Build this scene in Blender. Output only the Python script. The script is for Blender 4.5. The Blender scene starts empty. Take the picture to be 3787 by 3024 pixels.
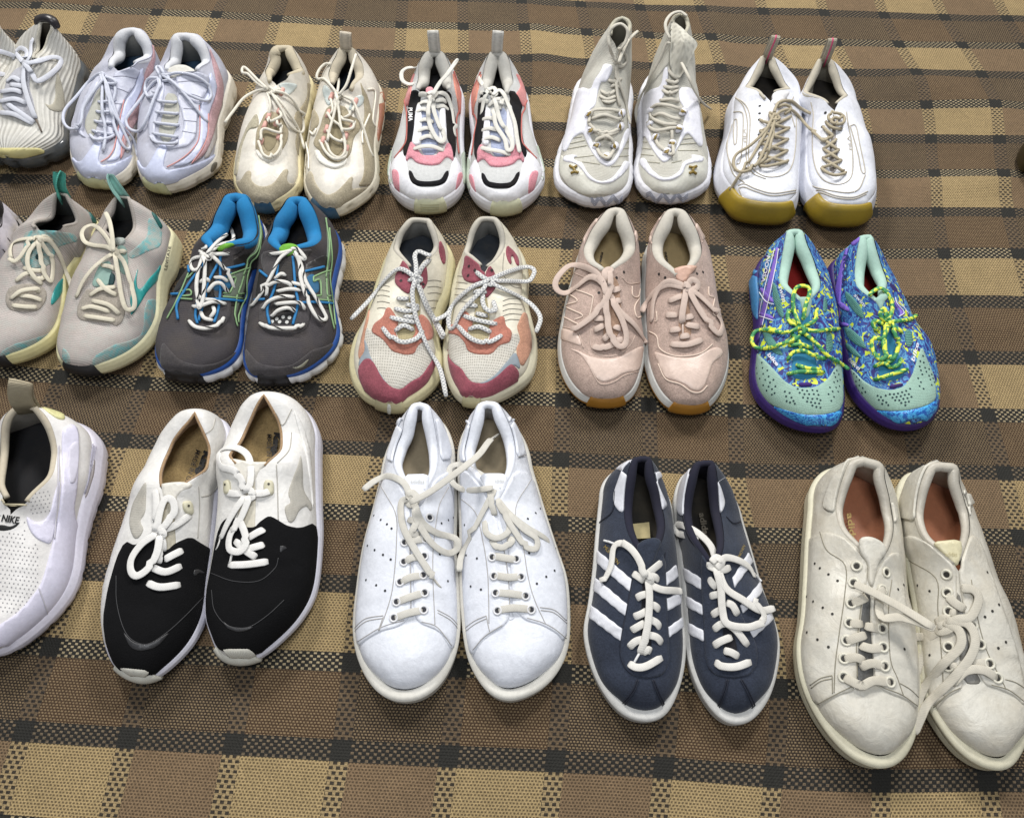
import bpy, bmesh, math, random
import numpy as np
from mathutils import Vector, Matrix
import mathutils.noise as mnoise
from mathutils.bvhtree import BVHTree
from mathutils.geometry import delaunay_2d_cdt

scene = bpy.context.scene
COL = scene.collection
rnd = random.Random(7)

# ------------------------------------------------------------------ camera
W0, H0 = 3787.0, 3024.0
FPX, PITCH, ROLL, CAMH = 3000.0, 1.03896, -0.00976, 0.88
cam_d = bpy.data.cameras.new('camera')
cam = bpy.data.objects.new('camera', cam_d)
COL.objects.link(cam)
cam_d.sensor_width = 36.0
cam_d.lens = FPX / W0 * 36.0
cam_d.clip_start = 0.01
cam_d.clip_end = 50
RM = Matrix.Rotation(math.pi / 2 - PITCH, 3, 'X') @ Matrix.Rotation(ROLL, 3, 'Z')
cam.matrix_world = Matrix.Translation((0, 0, CAMH)) @ RM.to_4x4()
scene.camera = cam
RMn = np.array(RM)
CAMP = np.array([0, 0, CAMH])

# ------------------------------------------------------------------ light
scene.view_settings.view_transform = 'Standard'
scene.view_settings.look = 'None'
scene.view_settings.exposure = 0.15
scene.view_settings.gamma = 1.0
w = bpy.data.worlds.new('World')
scene.world = w
w.use_nodes = True
w.node_tree.nodes['Background'].inputs[0].default_value = (0.93, 0.96, 1.0, 1)
w.node_tree.nodes['Background'].inputs[1].default_value = 0.26


def area(name, loc, target, size, power, col=(1, 1, 1)):
    d = bpy.data.lights.new(name, 'AREA')
    d.shape = 'RECTANGLE'
    d.size, d.size_y = size
    d.energy = power
    d.color = col
    o = bpy.data.objects.new(name, d)
    COL.objects.link(o)
    o.location = loc
    o.rotation_euler = (Vector(target) - Vector(loc)).to_track_quat('-Z', 'Y').to_euler()
    return o


area('ceiling_light', (-0.95, 2.15, 2.05), (0, .5, 0), (.45, .45), 44, (1, .97, .93))
area('ceiling_light', (0.85, 2.05, 2.1), (0, .5, 0), (.45, .45), 40, (1, .98, .95))
area('ceiling_light', (0.0, -0.1, 2.5), (0, .35, 0), (.9, .6), 22, (.93, .96, 1))


# ------------------------------------------------------------------ helpers
def ray(px, py):
    d = RMn @ np.array([(px - W0 / 2) / FPX, -(py - H0 / 2) / FPX, -1.0])
    return d / np.linalg.norm(d)


def onz(px, py, z):
    d = ray(px, py)
    return CAMP + d * ((z - CAMH) / d[2])


def sm(a, b, x):
    t = np.clip((np.asarray(x, float) - a) / (b - a), 0, 1)
    return t * t * (3 - 2 * t)


def tag(o, label=None, cat=None, group=None, kind=None):
    if label: o['label'] = label
    if cat: o['category'] = cat
    if group: o['group'] = group
    if kind: o['kind'] = kind
    return o


def mesh_obj(name, verts, faces, mat, parent=None, uvs=None, smooth=True, origin=None):
    if origin is None and parent is not None:
        origin = np.array(parent.location)
        p = parent
        while p.parent is not None:
            p = p.parent
            origin = origin + np.array(p.location)
    verts = np.asarray(verts, float)
    if origin is not None and len(verts):
        verts = verts - origin
    me = bpy.data.meshes.new(name)
    me.from_pydata(verts.tolist(), [], [tuple(int(i) for i in f) for f in faces])
    if uvs is not None:
        uvl = me.uv_layers.new(name='UVMap')
        li = np.zeros(len(me.loops), dtype=np.int32)
        me.loops.foreach_get('vertex_index', li)
        uvl.data.foreach_set('uv', np.asarray(uvs, float)[li].ravel())
    me.polygons.foreach_set('use_smooth', [smooth] * len(me.polygons))
    if mat: me.materials.append(mat)
    me.update()
    o = bpy.data.objects.new(name, me)
    COL.objects.link(o)
    if parent is not None: o.parent = parent
    return o


def catmull(P, n=6, closed=False):
    P = np.asarray(P, float)
    if len(P) < 3:
        t = np.linspace(0, 1, n + 1)[:, None]
        return P[0] * (1 - t) + P[-1] * t
    if closed:
        Q = np.vstack([P[-1], P, P[0], P[1]])
    else:
        Q = np.vstack([2 * P[0] - P[1], P, 2 * P[-1] - P[-2]])
    out = []
    for i in range(1, len(Q) - 2):
        p0, p1, p2, p3 = Q[i - 1], Q[i], Q[i + 1], Q[i + 2]
        t = (np.arange(n) / n)[:, None]
        out.append(.5 * ((2 * p1) + (-p0 + p2) * t + (2 * p0 - 5 * p1 + 4 * p2 - p3) * t ** 2 + (-p0 + 3 * p1 - 3 * p2 + p3) * t ** 3))
    out = np.vstack(out)
    if not closed: out = np.vstack([out, P[-1]])
    return out


def resample(P, step, closed=False):
    P = np.asarray(P, float)
    if closed: P = np.vstack([P, P[0]])
    d = np.r_[0, np.cumsum(np.linalg.norm(np.diff(P, axis=0), axis=1))]
    n = max(2, int(round(d[-1] / step)))
    t = np.linspace(0, d[-1], n + 1)
    if closed: t = t[:-1]
    return np.stack([np.interp(t, d, P[:, k]) for k in range(P.shape[1])], 1)


def chaikin(P, n=1, closed=True):
    P = np.asarray(P, float)
    for _ in range(n):
        Q = np.roll(P, -1, 0)
        P = np.stack([P * .8 + Q * .2, P * .2 + Q * .8], 1).reshape(-1, 2)
    return P


def inside(poly, pts):
    x, y = pts[:, 0], pts[:, 1]
    c = np.zeros(len(pts), bool)
    a = poly
    b = np.roll(poly, -1, 0)
    for (x1, y1), (x2, y2) in zip(a, b):
        m = ((y1 > y) != (y2 > y))
        with np.errstate(divide='ignore', invalid='ignore'):
            c ^= m & (x < (x2 - x1) * (y - y1) / (y2 - y1 + 1e-15) + x1)
    return c


def dist_edges(poly, pts):
    d = np.full(len(pts), 1e9)
    for a, b in zip(poly, np.roll(poly, -1, 0)):
        ab = b - a
        t = np.clip(((pts - a) @ ab) / (ab @ ab + 1e-15), 0, 1)
        d = np.minimum(d, np.linalg.norm(pts - a - t[:, None] * ab, axis=1))
    return d


# ------------------------------------------------------------------ materials
class N:
    def __init__(s, name):
        s.m = bpy.data.materials.new(name)
        s.m.use_nodes = True
        s.t = s.m.node_tree
        s.b = s.t.nodes['Principled BSDF']

    def n(s, typ, **kw):
        nd = s.t.nodes.new(typ)
        for k, v in kw.items():
            if k in ('operation', 'blend_type', 'data_type', 'feature', 'wave_type', 'bands_direction', 'interpolation', 'distance', 'noise_dimensions'):
                setattr(nd, k, v)
        return nd

    def l(s, a, b):
        s.t.links.new(a, b)

    def math(s, op, a, b=None, c=None):
        nd = s.n('ShaderNodeMath', operation=op)
        for i, v in enumerate((a, b, c)):
            if v is None: continue
            if isinstance(v, (int, float)): nd.inputs[i].default_value = v
            else: s.l(v, nd.inputs[i])
        return nd.outputs[0]

    def mix(s, f, a, b, blend='MIX'):
        nd = s.n('ShaderNodeMix', data_type='RGBA', blend_type=blend)
        for i, v in ((0, f), (6, a), (7, b)):
            if isinstance(v, (int, float)): nd.inputs[i].default_value = v
            elif isinstance(v, (tuple, list)): nd.inputs[i].default_value = (*v[:3], 1)
            else: s.l(v, nd.inputs[i])
        return nd.outputs[2]

    def uv(s):
        return s.n('ShaderNodeUVMap').outputs[0]

    def obj(s):
        return s.n('ShaderNodeTexCoord').outputs['Object']

    def noise(s, scale, detail=3, rough=.5, co=None, dist=0):
        nd = s.n('ShaderNodeTexNoise')
        nd.inputs['Scale'].default_value = scale
        nd.inputs['Detail'].default_value = detail
        nd.inputs['Roughness'].default_value = rough
        nd.inputs['Distortion'].default_value = dist
        s.l(co if co is not None else s.obj(), nd.inputs['Vector'])
        return nd.outputs[0]

    def ramp(s, f, stops, const=False):
        nd = s.n('ShaderNodeValToRGB')
        cr = nd.color_ramp
        if const: cr.interpolation = 'CONSTANT'
        while len(cr.elements) < len(stops): cr.elements.new(.5)
        for e, (p, c) in zip(cr.elements, stops):
            e.position = p
            e.color = (*c, 1) if isinstance(c, (tuple, list)) else (c, c, c, 1)
        s.l(f, nd.inputs[0])
        return nd.outputs[0]

    def bump(s, h, strength, dist):
        nd = s.n('ShaderNodeBump')
        nd.inputs['Strength'].default_value = strength
        nd.inputs['Distance'].default_value = dist
        s.l(h, nd.inputs['Height'])
        s.l(nd.outputs[0], s.b.inputs['Normal'])


def srgb(h):
    if isinstance(h, str):
        c = [int(h[i:i + 2], 16) / 255 for i in (0, 2, 4)]
    else:
        c = h
    return tuple(x / 12.92 if x <= .04045 else ((x + .055) / 1.055) ** 2.4 for x in c)


MATS = {}


def M(kind, col, dirt=.12, dirtcol='8a7a5c', rough=None, **kw):
    key = (kind, str(col), dirt, dirtcol, rough, str(kw))
    if key in MATS: return MATS[key]
    s = N(kind + '_' + str(col))
    c = srgb(col)
    R = {'leather': .42, 'suede': .95, 'mesh': .9, 'knit': .95, 'rubber': .5, 'foam': .6, 'lace': .9, 'fabric': .95, 'gloss': .2,
         'flat': .7, 'gum': .4, 'patent': .22}
    s.b.inputs['Roughness'].default_value = rough if rough is not None else R.get(kind, .6)
    ob = s.obj()
    big = s.noise(22, 5, .65, ob)
    base = s.mix(s.math('MULTIPLY', s.ramp(big, [(.42, 0.0), (.78, 1.0)]), min(1, dirt * 2.2)), c, tuple(a * .75 + b * .25 for a, b in zip(srgb(dirtcol), c)))
    fine = s.noise(230, 3, .6, ob)
    base = s.mix(1.0, base, s.ramp(fine, [(.25, .86), (.75, 1.0)]), 'MULTIPLY')
    h = fine
    bs, bd = .25, .0006
    if kind in ('leather', 'patent'):
        cre = s.noise(38, 4, .55, ob, .8)
        vo = s.n('ShaderNodeTexVoronoi')
        vo.inputs['Scale'].default_value = 520
        s.l(ob, vo.inputs['Vector'])
        h = s.math('ADD', s.math('MULTIPLY', cre, kw.get('crease', 1.0) * 2.2), s.math('MULTIPLY', vo.outputs[0], .12))
        bs, bd = .35, .0020
    elif kind == 'suede':
        n2 = s.noise(520, 2, .7, ob)
        n3 = s.noise(60, 3, .6, ob)
        base = s.mix(1.0, base, s.ramp(n2, [(.3, .72), (.7, 1.12)]), 'MULTIPLY')
        base = s.mix(1.0, base, s.ramp(n3, [(.3, .86), (.7, 1.08)]), 'MULTIPLY')
        h = n2
        bs, bd = .6, .0008
        s.b.inputs['Sheen Weight'].default_value = .15 if sum(c) > .12 else 0
        s.b.inputs['Specular IOR Level'].default_value = .2
    elif kind in ('mesh', 'knit'):
        uv = s.uv()
        vo = s.n('ShaderNodeTexVoronoi')
        vo.inputs['Scale'].default_value = kw.get('scale', 480)
        vo.inputs['Randomness'].default_value = kw.get('rand', .15)
        s.l(uv, vo.inputs['Vector'])
        f = s.ramp(vo.outputs[0], [(.12, 1.0), (.42, 0.0)])
        hole = srgb(kw.get('hole', '3c3c3c'))
        base = s.mix(s.math('MULTIPLY', f, kw.get('amt', .35)), base, hole)
        h = s.math('SUBTRACT', 1.0, f)
        bs, bd = .5, .0007
    elif kind == 'ribbed':
        uv = s.uv()
        wv = s.n('ShaderNodeTexWave')
        wv.bands_direction = kw.get('dir', 'Y')
        wv.inputs['Scale'].default_value = kw.get('scale', 45)
        wv.inputs['Distortion'].default_value = kw.get('dist', .6)
        wv.inputs['Detail'].default_value = 1
        s.l(uv, wv.inputs['Vector'])
        base = s.mix(s.math('MULTIPLY', s.math('SUBTRACT', 1.0, wv.outputs[1]), .28), base, srgb(kw.get('hole', '8d897c')))
        h = wv.outputs[1]
        bs, bd = .6, .0018
    elif kind == 'camo':
        uv = s.uv()
        n1 = s.noise(70, 2, .5, uv, 1.2)
        n2 = s.noise(58, 2, .5, s.t_off(uv, 3.1), 1.2) if hasattr(s, 't_off') else s.noise(85, 2, .5, ob, 1.2)
        base = s.ramp(n1, [(0, srgb('2b2a78')), (.38, srgb('3568a8')), (.47, srgb('5b9cc9')), (.54, srgb('2f4f9b')), (.62, srgb('3a2a72'))], True)
        yl = s.ramp(n2, [(0, 0.), (.60, 1.)], True)
        base = s.mix(yl, base, srgb('cfe03f'))
        n3 = s.noise(75, 2, .5, ob, 1.5)
        base = s.mix(s.ramp(n3, [(0, 0.), (.64, 1.)], True), base, srgb('2c2260'))
        h = n1
        bs, bd = .15, .0004
    elif kind == 'lacey':   # speckled lace
        n1 = s.noise(150, 2, .5, ob, .6)
        base = s.ramp(n1, [(0, srgb('2f7f4c')), (.44, srgb('5aa15a')), (.52, srgb('d9e04a'))], True)
    elif kind == 'chequer':
        uv = s.uv()
        ck = s.n('ShaderNodeTexChecker')
        ck.inputs['Scale'].default_value = kw.get('scale', 560)
        s.l(uv, ck.inputs['Vector'])
        base = s.mix(s.math('MULTIPLY', ck.outputs[1], kw.get('amt', .8)), base, srgb(kw.get('hole', '4a5060')))
    elif kind == 'lace':
        uv = s.uv()
        wv = s.n('ShaderNodeTexWave')
        wv.bands_direction = 'DIAGONAL'
        wv.inputs['Scale'].default_value = 330
        s.l(uv, wv.inputs['Vector'])
        base = s.mix(s.math('MULTIPLY', wv.outputs[1], .16), base, tuple(x * .45 for x in c))
        h = wv.outputs[1]
        bs, bd = .3, .0003
        if kw.get('fleck'):
            # one dark tracer thread spiralling round the cord
            sep = s.n('ShaderNodeSeparateXYZ')
            s.l(uv, sep.inputs[0])
            tr = s.math('FRACT', s.math('ADD', s.math('MULTIPLY', sep.outputs[0], 26), s.math('MULTIPLY', sep.outputs[1], 1.0)))
            base = s.mix(s.math('LESS_THAN', tr, .13), base, srgb(kw['fleck']))
    elif kind == 'heather':
        n1 = s.noise(90, 4, .7, ob, .3)
        base = s.mix(s.ramp(n1, [(.45, 0.), (.62, 1.)]), base, srgb(kw.get('hole', '8fd0cf')))
        uv = s.uv()
        vo = s.n('ShaderNodeTexVoronoi')
        vo.inputs['Scale'].default_value = 430
        vo.inputs['Randomness'].default_value = .1
        s.l(uv, vo.inputs['Vector'])
        f = s.ramp(vo.outputs[0], [(.15, 1.0), (.5, 0.0)])
        base = s.mix(s.math('MULTIPLY', f, .6), base, srgb('5a5a58'))
        h = f
    elif kind == 'foil':
        n1 = s.noise(110, 3, .6, ob, 3.0)
        base = s.ramp(n1, [(0, srgb('1f4fa0')), (.47, srgb('2a63b8')), (.5, srgb('4aa8e4')), (.75, srgb('58b8ee'))])
        s.b.inputs['Roughness'].default_value = .3
        h = n1
    elif kind == 'gum':
        n1 = s.noise(30, 3, .6, ob)
        base = s.mix(s.ramp(n1, [(.35, 0.), (.7, .5)]), c, tuple(x * .55 for x in c))
        s.b.inputs['Subsurface Weight'].default_value = .0
    s.l(base, s.b.inputs['Base Color'])
    s.bump(h, bs, bd)
    MATS[key] = s.m
    return s.m


# ------------------------------------------------------------------ surfaces
class Surf:
    """parametric surface from one or two (left/right) position grids G[i,j] over (y, q)"""

    def __init__(s, grids, center):
        # grids: list of (A[n], B[m], P[n,m,3]); normals point away from the centre line
        s.g = []
        V = []
        F = []
        s.fi = []
        for gi, (A, B, P) in enumerate(grids):
            du = np.gradient(P, axis=0)
            dv = np.gradient(P, axis=1)
            Nn = np.cross(du, dv)
            Nn /= np.linalg.norm(Nn, axis=2, keepdims=True) + 1e-12
            C = center(A)[:, None, :]
            if np.mean(np.sum(Nn * (P - C), axis=2)) < 0: Nn = -Nn
            bad = np.linalg.norm(Nn, axis=2) < .5
            Nn[bad] = np.array([0, 0, 1])
            s.g.append((np.asarray(A), np.asarray(B), P, Nn))
            off = len(V)
            n, m = P.shape[:2]
            V.extend(P.reshape(-1, 3).tolist())
            for i in range(n - 1):
                for j in range(m - 1):
                    a = off + i * m + j
                    F.append((a, a + m, a + m + 1)); s.fi.append((gi, i, j, 0))
                    F.append((a, a + m + 1, a + 1)); s.fi.append((gi, i, j, 1))
        s.V = np.array(V)
        s.F = F
        s.bvh = BVHTree.FromPolygons([Vector(v) for v in V], F)

    def which(s, b):
        if len(s.g) == 1: return np.zeros(len(b), int)
        return (b > 0).astype(int)

    def ev(s, a, b, off=0.0):
        a = np.atleast_1d(np.asarray(a, float))
        b = np.atleast_1d(np.asarray(b, float))
        off = np.broadcast_to(off, a.shape)
        out = np.zeros((len(a), 3))
        wh = s.which(b)
        for gi, (A, B, P, Nn) in enumerate(s.g):
            m = wh == gi
            if not m.any(): continue
            ia = np.interp(a[m], A, np.arange(len(A)))
            ib = np.interp(b[m], B, np.arange(len(B)))
            i = np.clip(ia.astype(int), 0, len(A) - 2)
            j = np.clip(ib.astype(int), 0, len(B) - 2)
            fa = (ia - i)[:, None]
            fb = (ib - j)[:, None]

            def L(X):
                return (X[i, j] * (1 - fa) * (1 - fb) + X[i + 1, j] * fa * (1 - fb) + X[i, j + 1] * (1 - fa) * fb + X[i + 1, j + 1] * fa * fb)
            nn = L(Nn)
            nn /= np.linalg.norm(nn, axis=1, keepdims=True) + 1e-9
            out[m] = L(P) + nn * off[m][:, None]
        return out

    def param(s, loc, fidx):
        gi, i, j, k = s.fi[fidx]
        A, B, P, _ = s.g[gi]
        if k == 0:
            tri = (P[i, j], P[i + 1, j], P[i + 1, j + 1]); pr = ((i, j), (i + 1, j), (i + 1, j + 1))
        else:
            tri = (P[i, j], P[i + 1, j + 1], P[i, j + 1]); pr = ((i, j), (i + 1, j + 1), (i, j + 1))
        v0 = tri[1] - tri[0]; v1 = tri[2] - tri[0]; v2 = np.array(loc) - tri[0]
        d00 = v0 @ v0; d01 = v0 @ v1; d11 = v1 @ v1; d20 = v2 @ v0; d21 = v2 @ v1
        den = d00 * d11 - d01 * d01
        if abs(den) < 1e-16: return A[i], B[j]
        v = (d11 * d20 - d01 * d21) / den
        w_ = (d00 * d21 - d01 * d20) / den
        u = 1 - v - w_
        return (sum(c * A[q[0]] for c, q in zip((u, v, w_), pr)), sum(c * B[q[1]] for c, q in zip((u, v, w_), pr)))

    def cast(s, px, py):
        d = ray(px, py)
        o = Vector(CAMP)
        h = s.bvh.ray_cast(o, Vector(d))
        if h[0] is not None:
            return (*s.param(h[0], h[2]), True)
        best = None
        zt = [0.13, 0.0]
        t0, t1 = (zt[0] - CAMH) / d[2], (zt[1] - CAMH) / d[2]
        for _ in range(3):
            for t in np.linspace(t0, t1, 9):
                r = s.bvh.find_nearest(o + Vector(d) * t)
                if r[0] is not None and (best is None or r[3] < best[0]): best = (r[3], t, r[0], r[2])
            dt = (t1 - t0) / 8
            t0, t1 = best[1] - dt, best[1] + dt
        return (*s.param(best[2], best[3]), False)

    def pix(s, pts):
        return np.array([s.cast(p[0], p[1])[:2] for p in pts])


def panel(surf, poly, name, mat, parent, d=.0012, uvs=(1.0, .1), step=.0042, base=0.0, bevel=True):
    """raised piece with its own edge on a surface; poly in surface params"""
    sc = np.array(uvs)
    P = np.asarray(poly) * sc
    P = resample(P, step * .8, True)
    # drop duplicates
    keep = [0]
    for i in range(1, len(P)):
        if np.linalg.norm(P[i] - P[keep[-1]]) > step * .15: keep.append(i)
    P = P[keep]
    if len(P) < 4: return None
    ar = .5 * np.sum(P[:, 0] * np.roll(P[:, 1], -1) - np.roll(P[:, 0], -1) * P[:, 1])
    if ar < 0: P = P[::-1]
    t = np.roll(P, -1, 0) - np.roll(P, 1, 0)
    nrm = np.stack([-t[:, 1], t[:, 0]], 1)
    nrm /= np.linalg.norm(nrm, axis=1, keepdims=True) + 1e-12
    ins = P + nrm * .0011
    m = inside(P, ins) & (dist_edges(P, ins) > .0007)
    ins = ins[m] if bevel else ins[:0]
    lo, hi = P.min(0), P.max(0)
    gx = np.arange(lo[0] + step / 2, hi[0], step)
    gy = np.arange(lo[1] + step / 2, hi[1], step)
    g = np.array([(x + (k % 2) * step / 2, y) for k, y in enumerate(gy) for x in gx]) if len(gx) and len(gy) else np.zeros((0, 2))
    if len(g):
        g = g[inside(P, g)]
    if len(g):
        g = g[dist_edges(P, g) > .0022]
    allp = np.vstack([P, ins, g])
    nb = len(P)
    edges = [(i, (i + 1) % nb) for i in range(nb)]
    try:
        vs, es, fs, ov, oe, of = delaunay_2d_cdt([Vector(p) for p in allp], edges, [list(range(nb))], 1, 1e-6)
    except Exception:
        return None
    vs = np.array([tuple(v) for v in vs])
    if len(vs) == 0 or len(fs) == 0: return None
    isb = np.array([any(o < nb for o in ol) for ol in ov])
    # count edges for boundary
    ec = {}
    F = []
    for f in fs:
        f = list(f)
        F.append(f)
        for a, b in zip(f, f[1:] + f[:1]):
            ec.setdefault((min(a, b), max(a, b)), []).append((a, b))
    off = np.where(isb, base + d * .35, base + d)
    par = vs / sc
    X = surf.ev(par[:, 0], par[:, 1], off)
    be = [v[0] for k, v in ec.items() if len(v) == 1]
    bi = sorted({i for e in be for i in e})
    mp = {v: len(vs) + k for k, v in enumerate(bi)}
    X2 = surf.ev(par[bi, 0], par[bi, 1], base - .0012)
    for a, b in be: F.append([b, a, mp[a], mp[b]])
    XX = np.vstack([X, X2])
    UV = np.vstack([vs, vs[bi]])
    # orient outwards
    f0 = F[0]
    nn = np.cross(XX[f0[1]] - XX[f0[0]], XX[f0[2]] - XX[f0[0]])
    c0 = par[f0].mean(0)
    outv = surf.ev([c0[0]], [c0[1]], .01)[0] - surf.ev([c0[0]], [c0[1]], 0)[0]
    if nn @ outv < 0: F = [f[::-1] for f in F]
    return mesh_obj(name, XX, F, mat, parent, UV)


def tube(path, rad, seg=8, flat=1.0, ups=None, cap=True):
    """sweep; rad scalar or array; flat = thickness/width; ups = flat-normal per point. returns verts, faces, uvs"""
    P = np.asarray(path, float)
    n = len(P)
    rad = np.broadcast_to(rad, (n,)).astype(float)
    T = np.gradient(P, axis=0)
    T /= np.linalg.norm(T, axis=1, keepdims=True) + 1e-12
    if ups is None: ups = np.tile([0, 0, 1.0], (n, 1))
    V = []; UV = []
    dl = np.r_[0, np.cumsum(np.linalg.norm(np.diff(P, axis=0), axis=1))]
    prev = None
    for i in range(n):
        u = ups[i] - T[i] * (ups[i] @ T[i])
        if np.linalg.norm(u) < .15:
            u = prev if prev is not None else np.cross(T[i], [1, 0, 0])
            u = u - T[i] * (u @ T[i])
        u /= np.linalg.norm(u) + 1e-12
        if prev is not None:
            u = u * .6 + prev * .4
            u -= T[i] * (u @ T[i])
            u /= np.linalg.norm(u) + 1e-12
        prev = u
        s_ = np.cross(T[i], u)
        for k in range(seg):
            a = 2 * math.pi * (k + .5) / seg
            ca, sa = math.cos(a), math.sin(a)
            if flat < .55:
                ca = np.sign(ca) * abs(ca) ** .45
                sa = np.sign(sa) * abs(sa) ** .8
            elif flat < .9:
                ca = np.sign(ca) * abs(ca) ** .7
            V.append(P[i] + s_ * ca * rad[i] + u * sa * rad[i] * flat)
            UV.append((dl[i], k / seg * (1.0 if flat > .55 else .018)))
    F = []
    for i in range(n - 1):
        for k in range(seg):
            a = i * seg + k; b = i * seg + (k + 1) % seg
            F.append((a, b, b + seg, a + seg))
    if cap:
        F.append(tuple(range(seg))[::-1])
        F.append(tuple((n - 1) * seg + k for k in range(seg)))
    return V, F, UV


class Acc:
    def __init__(s): s.V = []; s.F = []; s.U = []

    def add(s, VFU):
        V, F, U = VFU
        o = len(s.V)
        s.V.extend(list(V)); s.U.extend(list(U))
        s.F.extend([tuple(i + o for i in f) for f in F])

    def build(s, name, mat, parent):
        if not s.V: return None
        return mesh_obj(name, s.V, s.F, mat, parent, s.U)


# ------------------------------------------------------------------ shoe builder
CROPS = {'N': (0, 0, 1.0), 'K1': (0, 0, 2.2656), 'K2': (800, 80, 2.207), 'K3': (1400, 80, 2.207), 'K4': (2000, 0, 2.153), 'K5': (2600, 100, 2.153),
         'M1': (0, 600, 2.05), 'M2': (560, 660, 2.153), 'M3': (1260, 760, 2.153), 'M4': (2020, 740, 2.1), 'M5': (2740, 800, 2.05),
         'F1': (0, 1380, 1.565), 'F2': (360, 1400, 1.510), 'F3': (1280, 1440, 1.435), 'F4': (2120, 1640, 1.595), 'F5': (2900, 1640, 1.389)}


class Shoe:
    def __init__(s, crop, toe, heel, L, R, cl, cr, label, name='trainer', group=None, zh=.088, za=.068, zt=.086, zb=.052, hb=.014,
                 hs=(.034, .024), ts=.008, inset=.004, heelw=.9, cat='shoe', xr=None, bulge=.03, ridge=None, sh=(0, 0), pad=.42, slim=1.0, tin=.0015, wrk=.0011):
        s.wrk = wrk
        s.tin = tin
        s.pad, s.slim = pad, slim
        s.c = CROPS[crop]
        s.sh = sh
        s.ridge = ridge
        T = onz(*s.px(toe), ts + .007)
        Hp = onz(*s.px(heel), zh)
        yd = (T - Hp)[:2]
        yd /= np.linalg.norm(yd)
        s.yd = np.array([*yd, 0])
        xd = np.array([-yd[1], yd[0], 0])
        if xd[0] < 0: xd = -xd
        s.xd = xd
        s.O = np.array([*Hp[:2], 0]) - s.yd * hb
        s.L = np.linalg.norm((T - s.O)[:2])
        s.hs_, s.ts, s.zh, s.za, s.zt, s.zb, s.hb = hs, ts, zh, za, zt, zb, hb
        # side silhouettes -> footprint
        def side(pts):
            out = []
            for p in pts:
                z = .02
                for _ in range(3):
                    q = s.loc(onz(*s.px(p), z))
                    k_ = float(sm(.72, .92, q[1] / s.L))
                    z = (.55 * s.hs(q[1]) + .45 * s.spring(q[1])) * (1 - k_) + (s.spring(q[1]) + .007) * k_
                out.append(q[:2])
            return np.array(out)
        l = side(L); r = side(R)
        s.L = max(s.L, l[:, 1].max() + .0005, r[:, 1].max() + .0005)
        tip = np.array([0, s.L])
        n = 90
        s.Y = s.L * (1 - np.cos(np.linspace(0.0, 1.0, n) * math.pi)) / 2
        s.Y[0] = .0003; s.Y[-1] = s.L - .0003

        allp = np.vstack([l, tip, r[::-1]])
        full = catmull(allp, 10)
        full = resample(full, .003)
        kk = sm(.7, .85, full[:, 1] / full[:, 1].max())[1:-1, None]
        for _ in range(14):
            full[1:-1] += kk * .5 * ((full[:-2] + full[2:]) / 2 - full[1:-1])
        kt = int(np.argmax(full[:, 1]))
        s.L = full[kt, 1] + .0002
        s.Y = s.L * (1 - np.cos(np.linspace(0.0, 1.0, n) * math.pi)) / 2
        s.Y[0] = .0003; s.Y[-1] = s.L - .0003
        s.xtip = full[kt, 0]

        def width(pts, sign):
            P = full[:kt + 1] if sign < 0 else full[kt:][::-1]
            y0 = pts[0, 1]; x0 = pts[0, 0]
            out = []
            for y in s.Y:
                if y < y0:
                    t = (y0 - y) / y0
                    out.append(x0 * (1 - (1 - heelw) * sm(0, 1, t)) * max(0, (1 - t ** 2.6)) ** (1 / 2.2))
                else:
                    xs = []
                    for a, b in zip(P[:-1], P[1:]):
                        if (a[1] - y) * (b[1] - y) <= 0 and a[1] != b[1]:
                            xs.append(a[0] + (b[0] - a[0]) * (y - a[1]) / (b[1] - a[1]))
                    out.append((max if sign > 0 else min)(xs) if xs else s.xtip)
            o = np.array(out)
            k = np.array([.25, .5, .25])
            o[3:60] = np.convolve(o, k, 'same')[3:60]
            o[-1] = s.xtip
            return o
        s.xl = width(l, -1); s.xr_ = width(r, 1)
        # collar
        ends = [s.loc(onz(*s.px(p), zt)) for p in (cl[-1], cr[-1])]
        s.yt = max(.25 * s.L, (ends[0][1] + ends[1][1]) / 2)

        def zc(y):
            ym = .5 * (hb + s.yt) * .95
            return float(np.where(y < ym, zh + (za - zh) * sm(hb, ym, y), za + (zt - za) * sm(ym, s.yt, y)))
        s.zc = zc

        def col(pts):
            out = [np.array([0, hb])]
            for p in pts:
                z = za
                for _ in range(5):
                    q = s.loc(onz(*s.px(p), z))
                    z = .5 * z + .5 * zc(q[1])
                out.append(q[:2])
            P = catmull(np.array(out), 8)
            for i in range(1, len(P)): P[i, 1] = max(P[i, 1], P[i - 1, 1] + 1e-5)
            return P
        s.cl = col(cl); s.cr = col(cr)
        s.ytl, s.ytr = s.cl[-1, 1], s.cr[-1, 1]
        s.yt = (s.ytl + s.ytr) / 2
        s.xmid = (s.cl[-1, 0] + s.cr[-1, 0]) / 2
        s.xoff = xr
        s.inset = inset
        s.bul = bulge
        s.root = bpy.data.objects.new(name, None)
        s.root.empty_display_size = .05
        s.root.location = s.O
        COL.objects.link(s.root)
        tag(s.root, label, cat, group)
        s.rec = []
        s._surf()

    # --- coordinates
    def px(s, p):
        return (s.c[0] + (p[0] + s.sh[0]) / s.c[2], s.c[1] + (p[1] + s.sh[1]) / s.c[2])

    def loc(s, P):
        d = P - s.O
        return np.array([d @ s.xd, d @ s.yd, P[2]])

    def wld(s, x, y, z):
        return s.O + s.xd * np.asarray(x)[..., None] + s.yd * np.asarray(y)[..., None] + np.array([0, 0, 1.0]) * np.asarray(z)[..., None]

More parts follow.
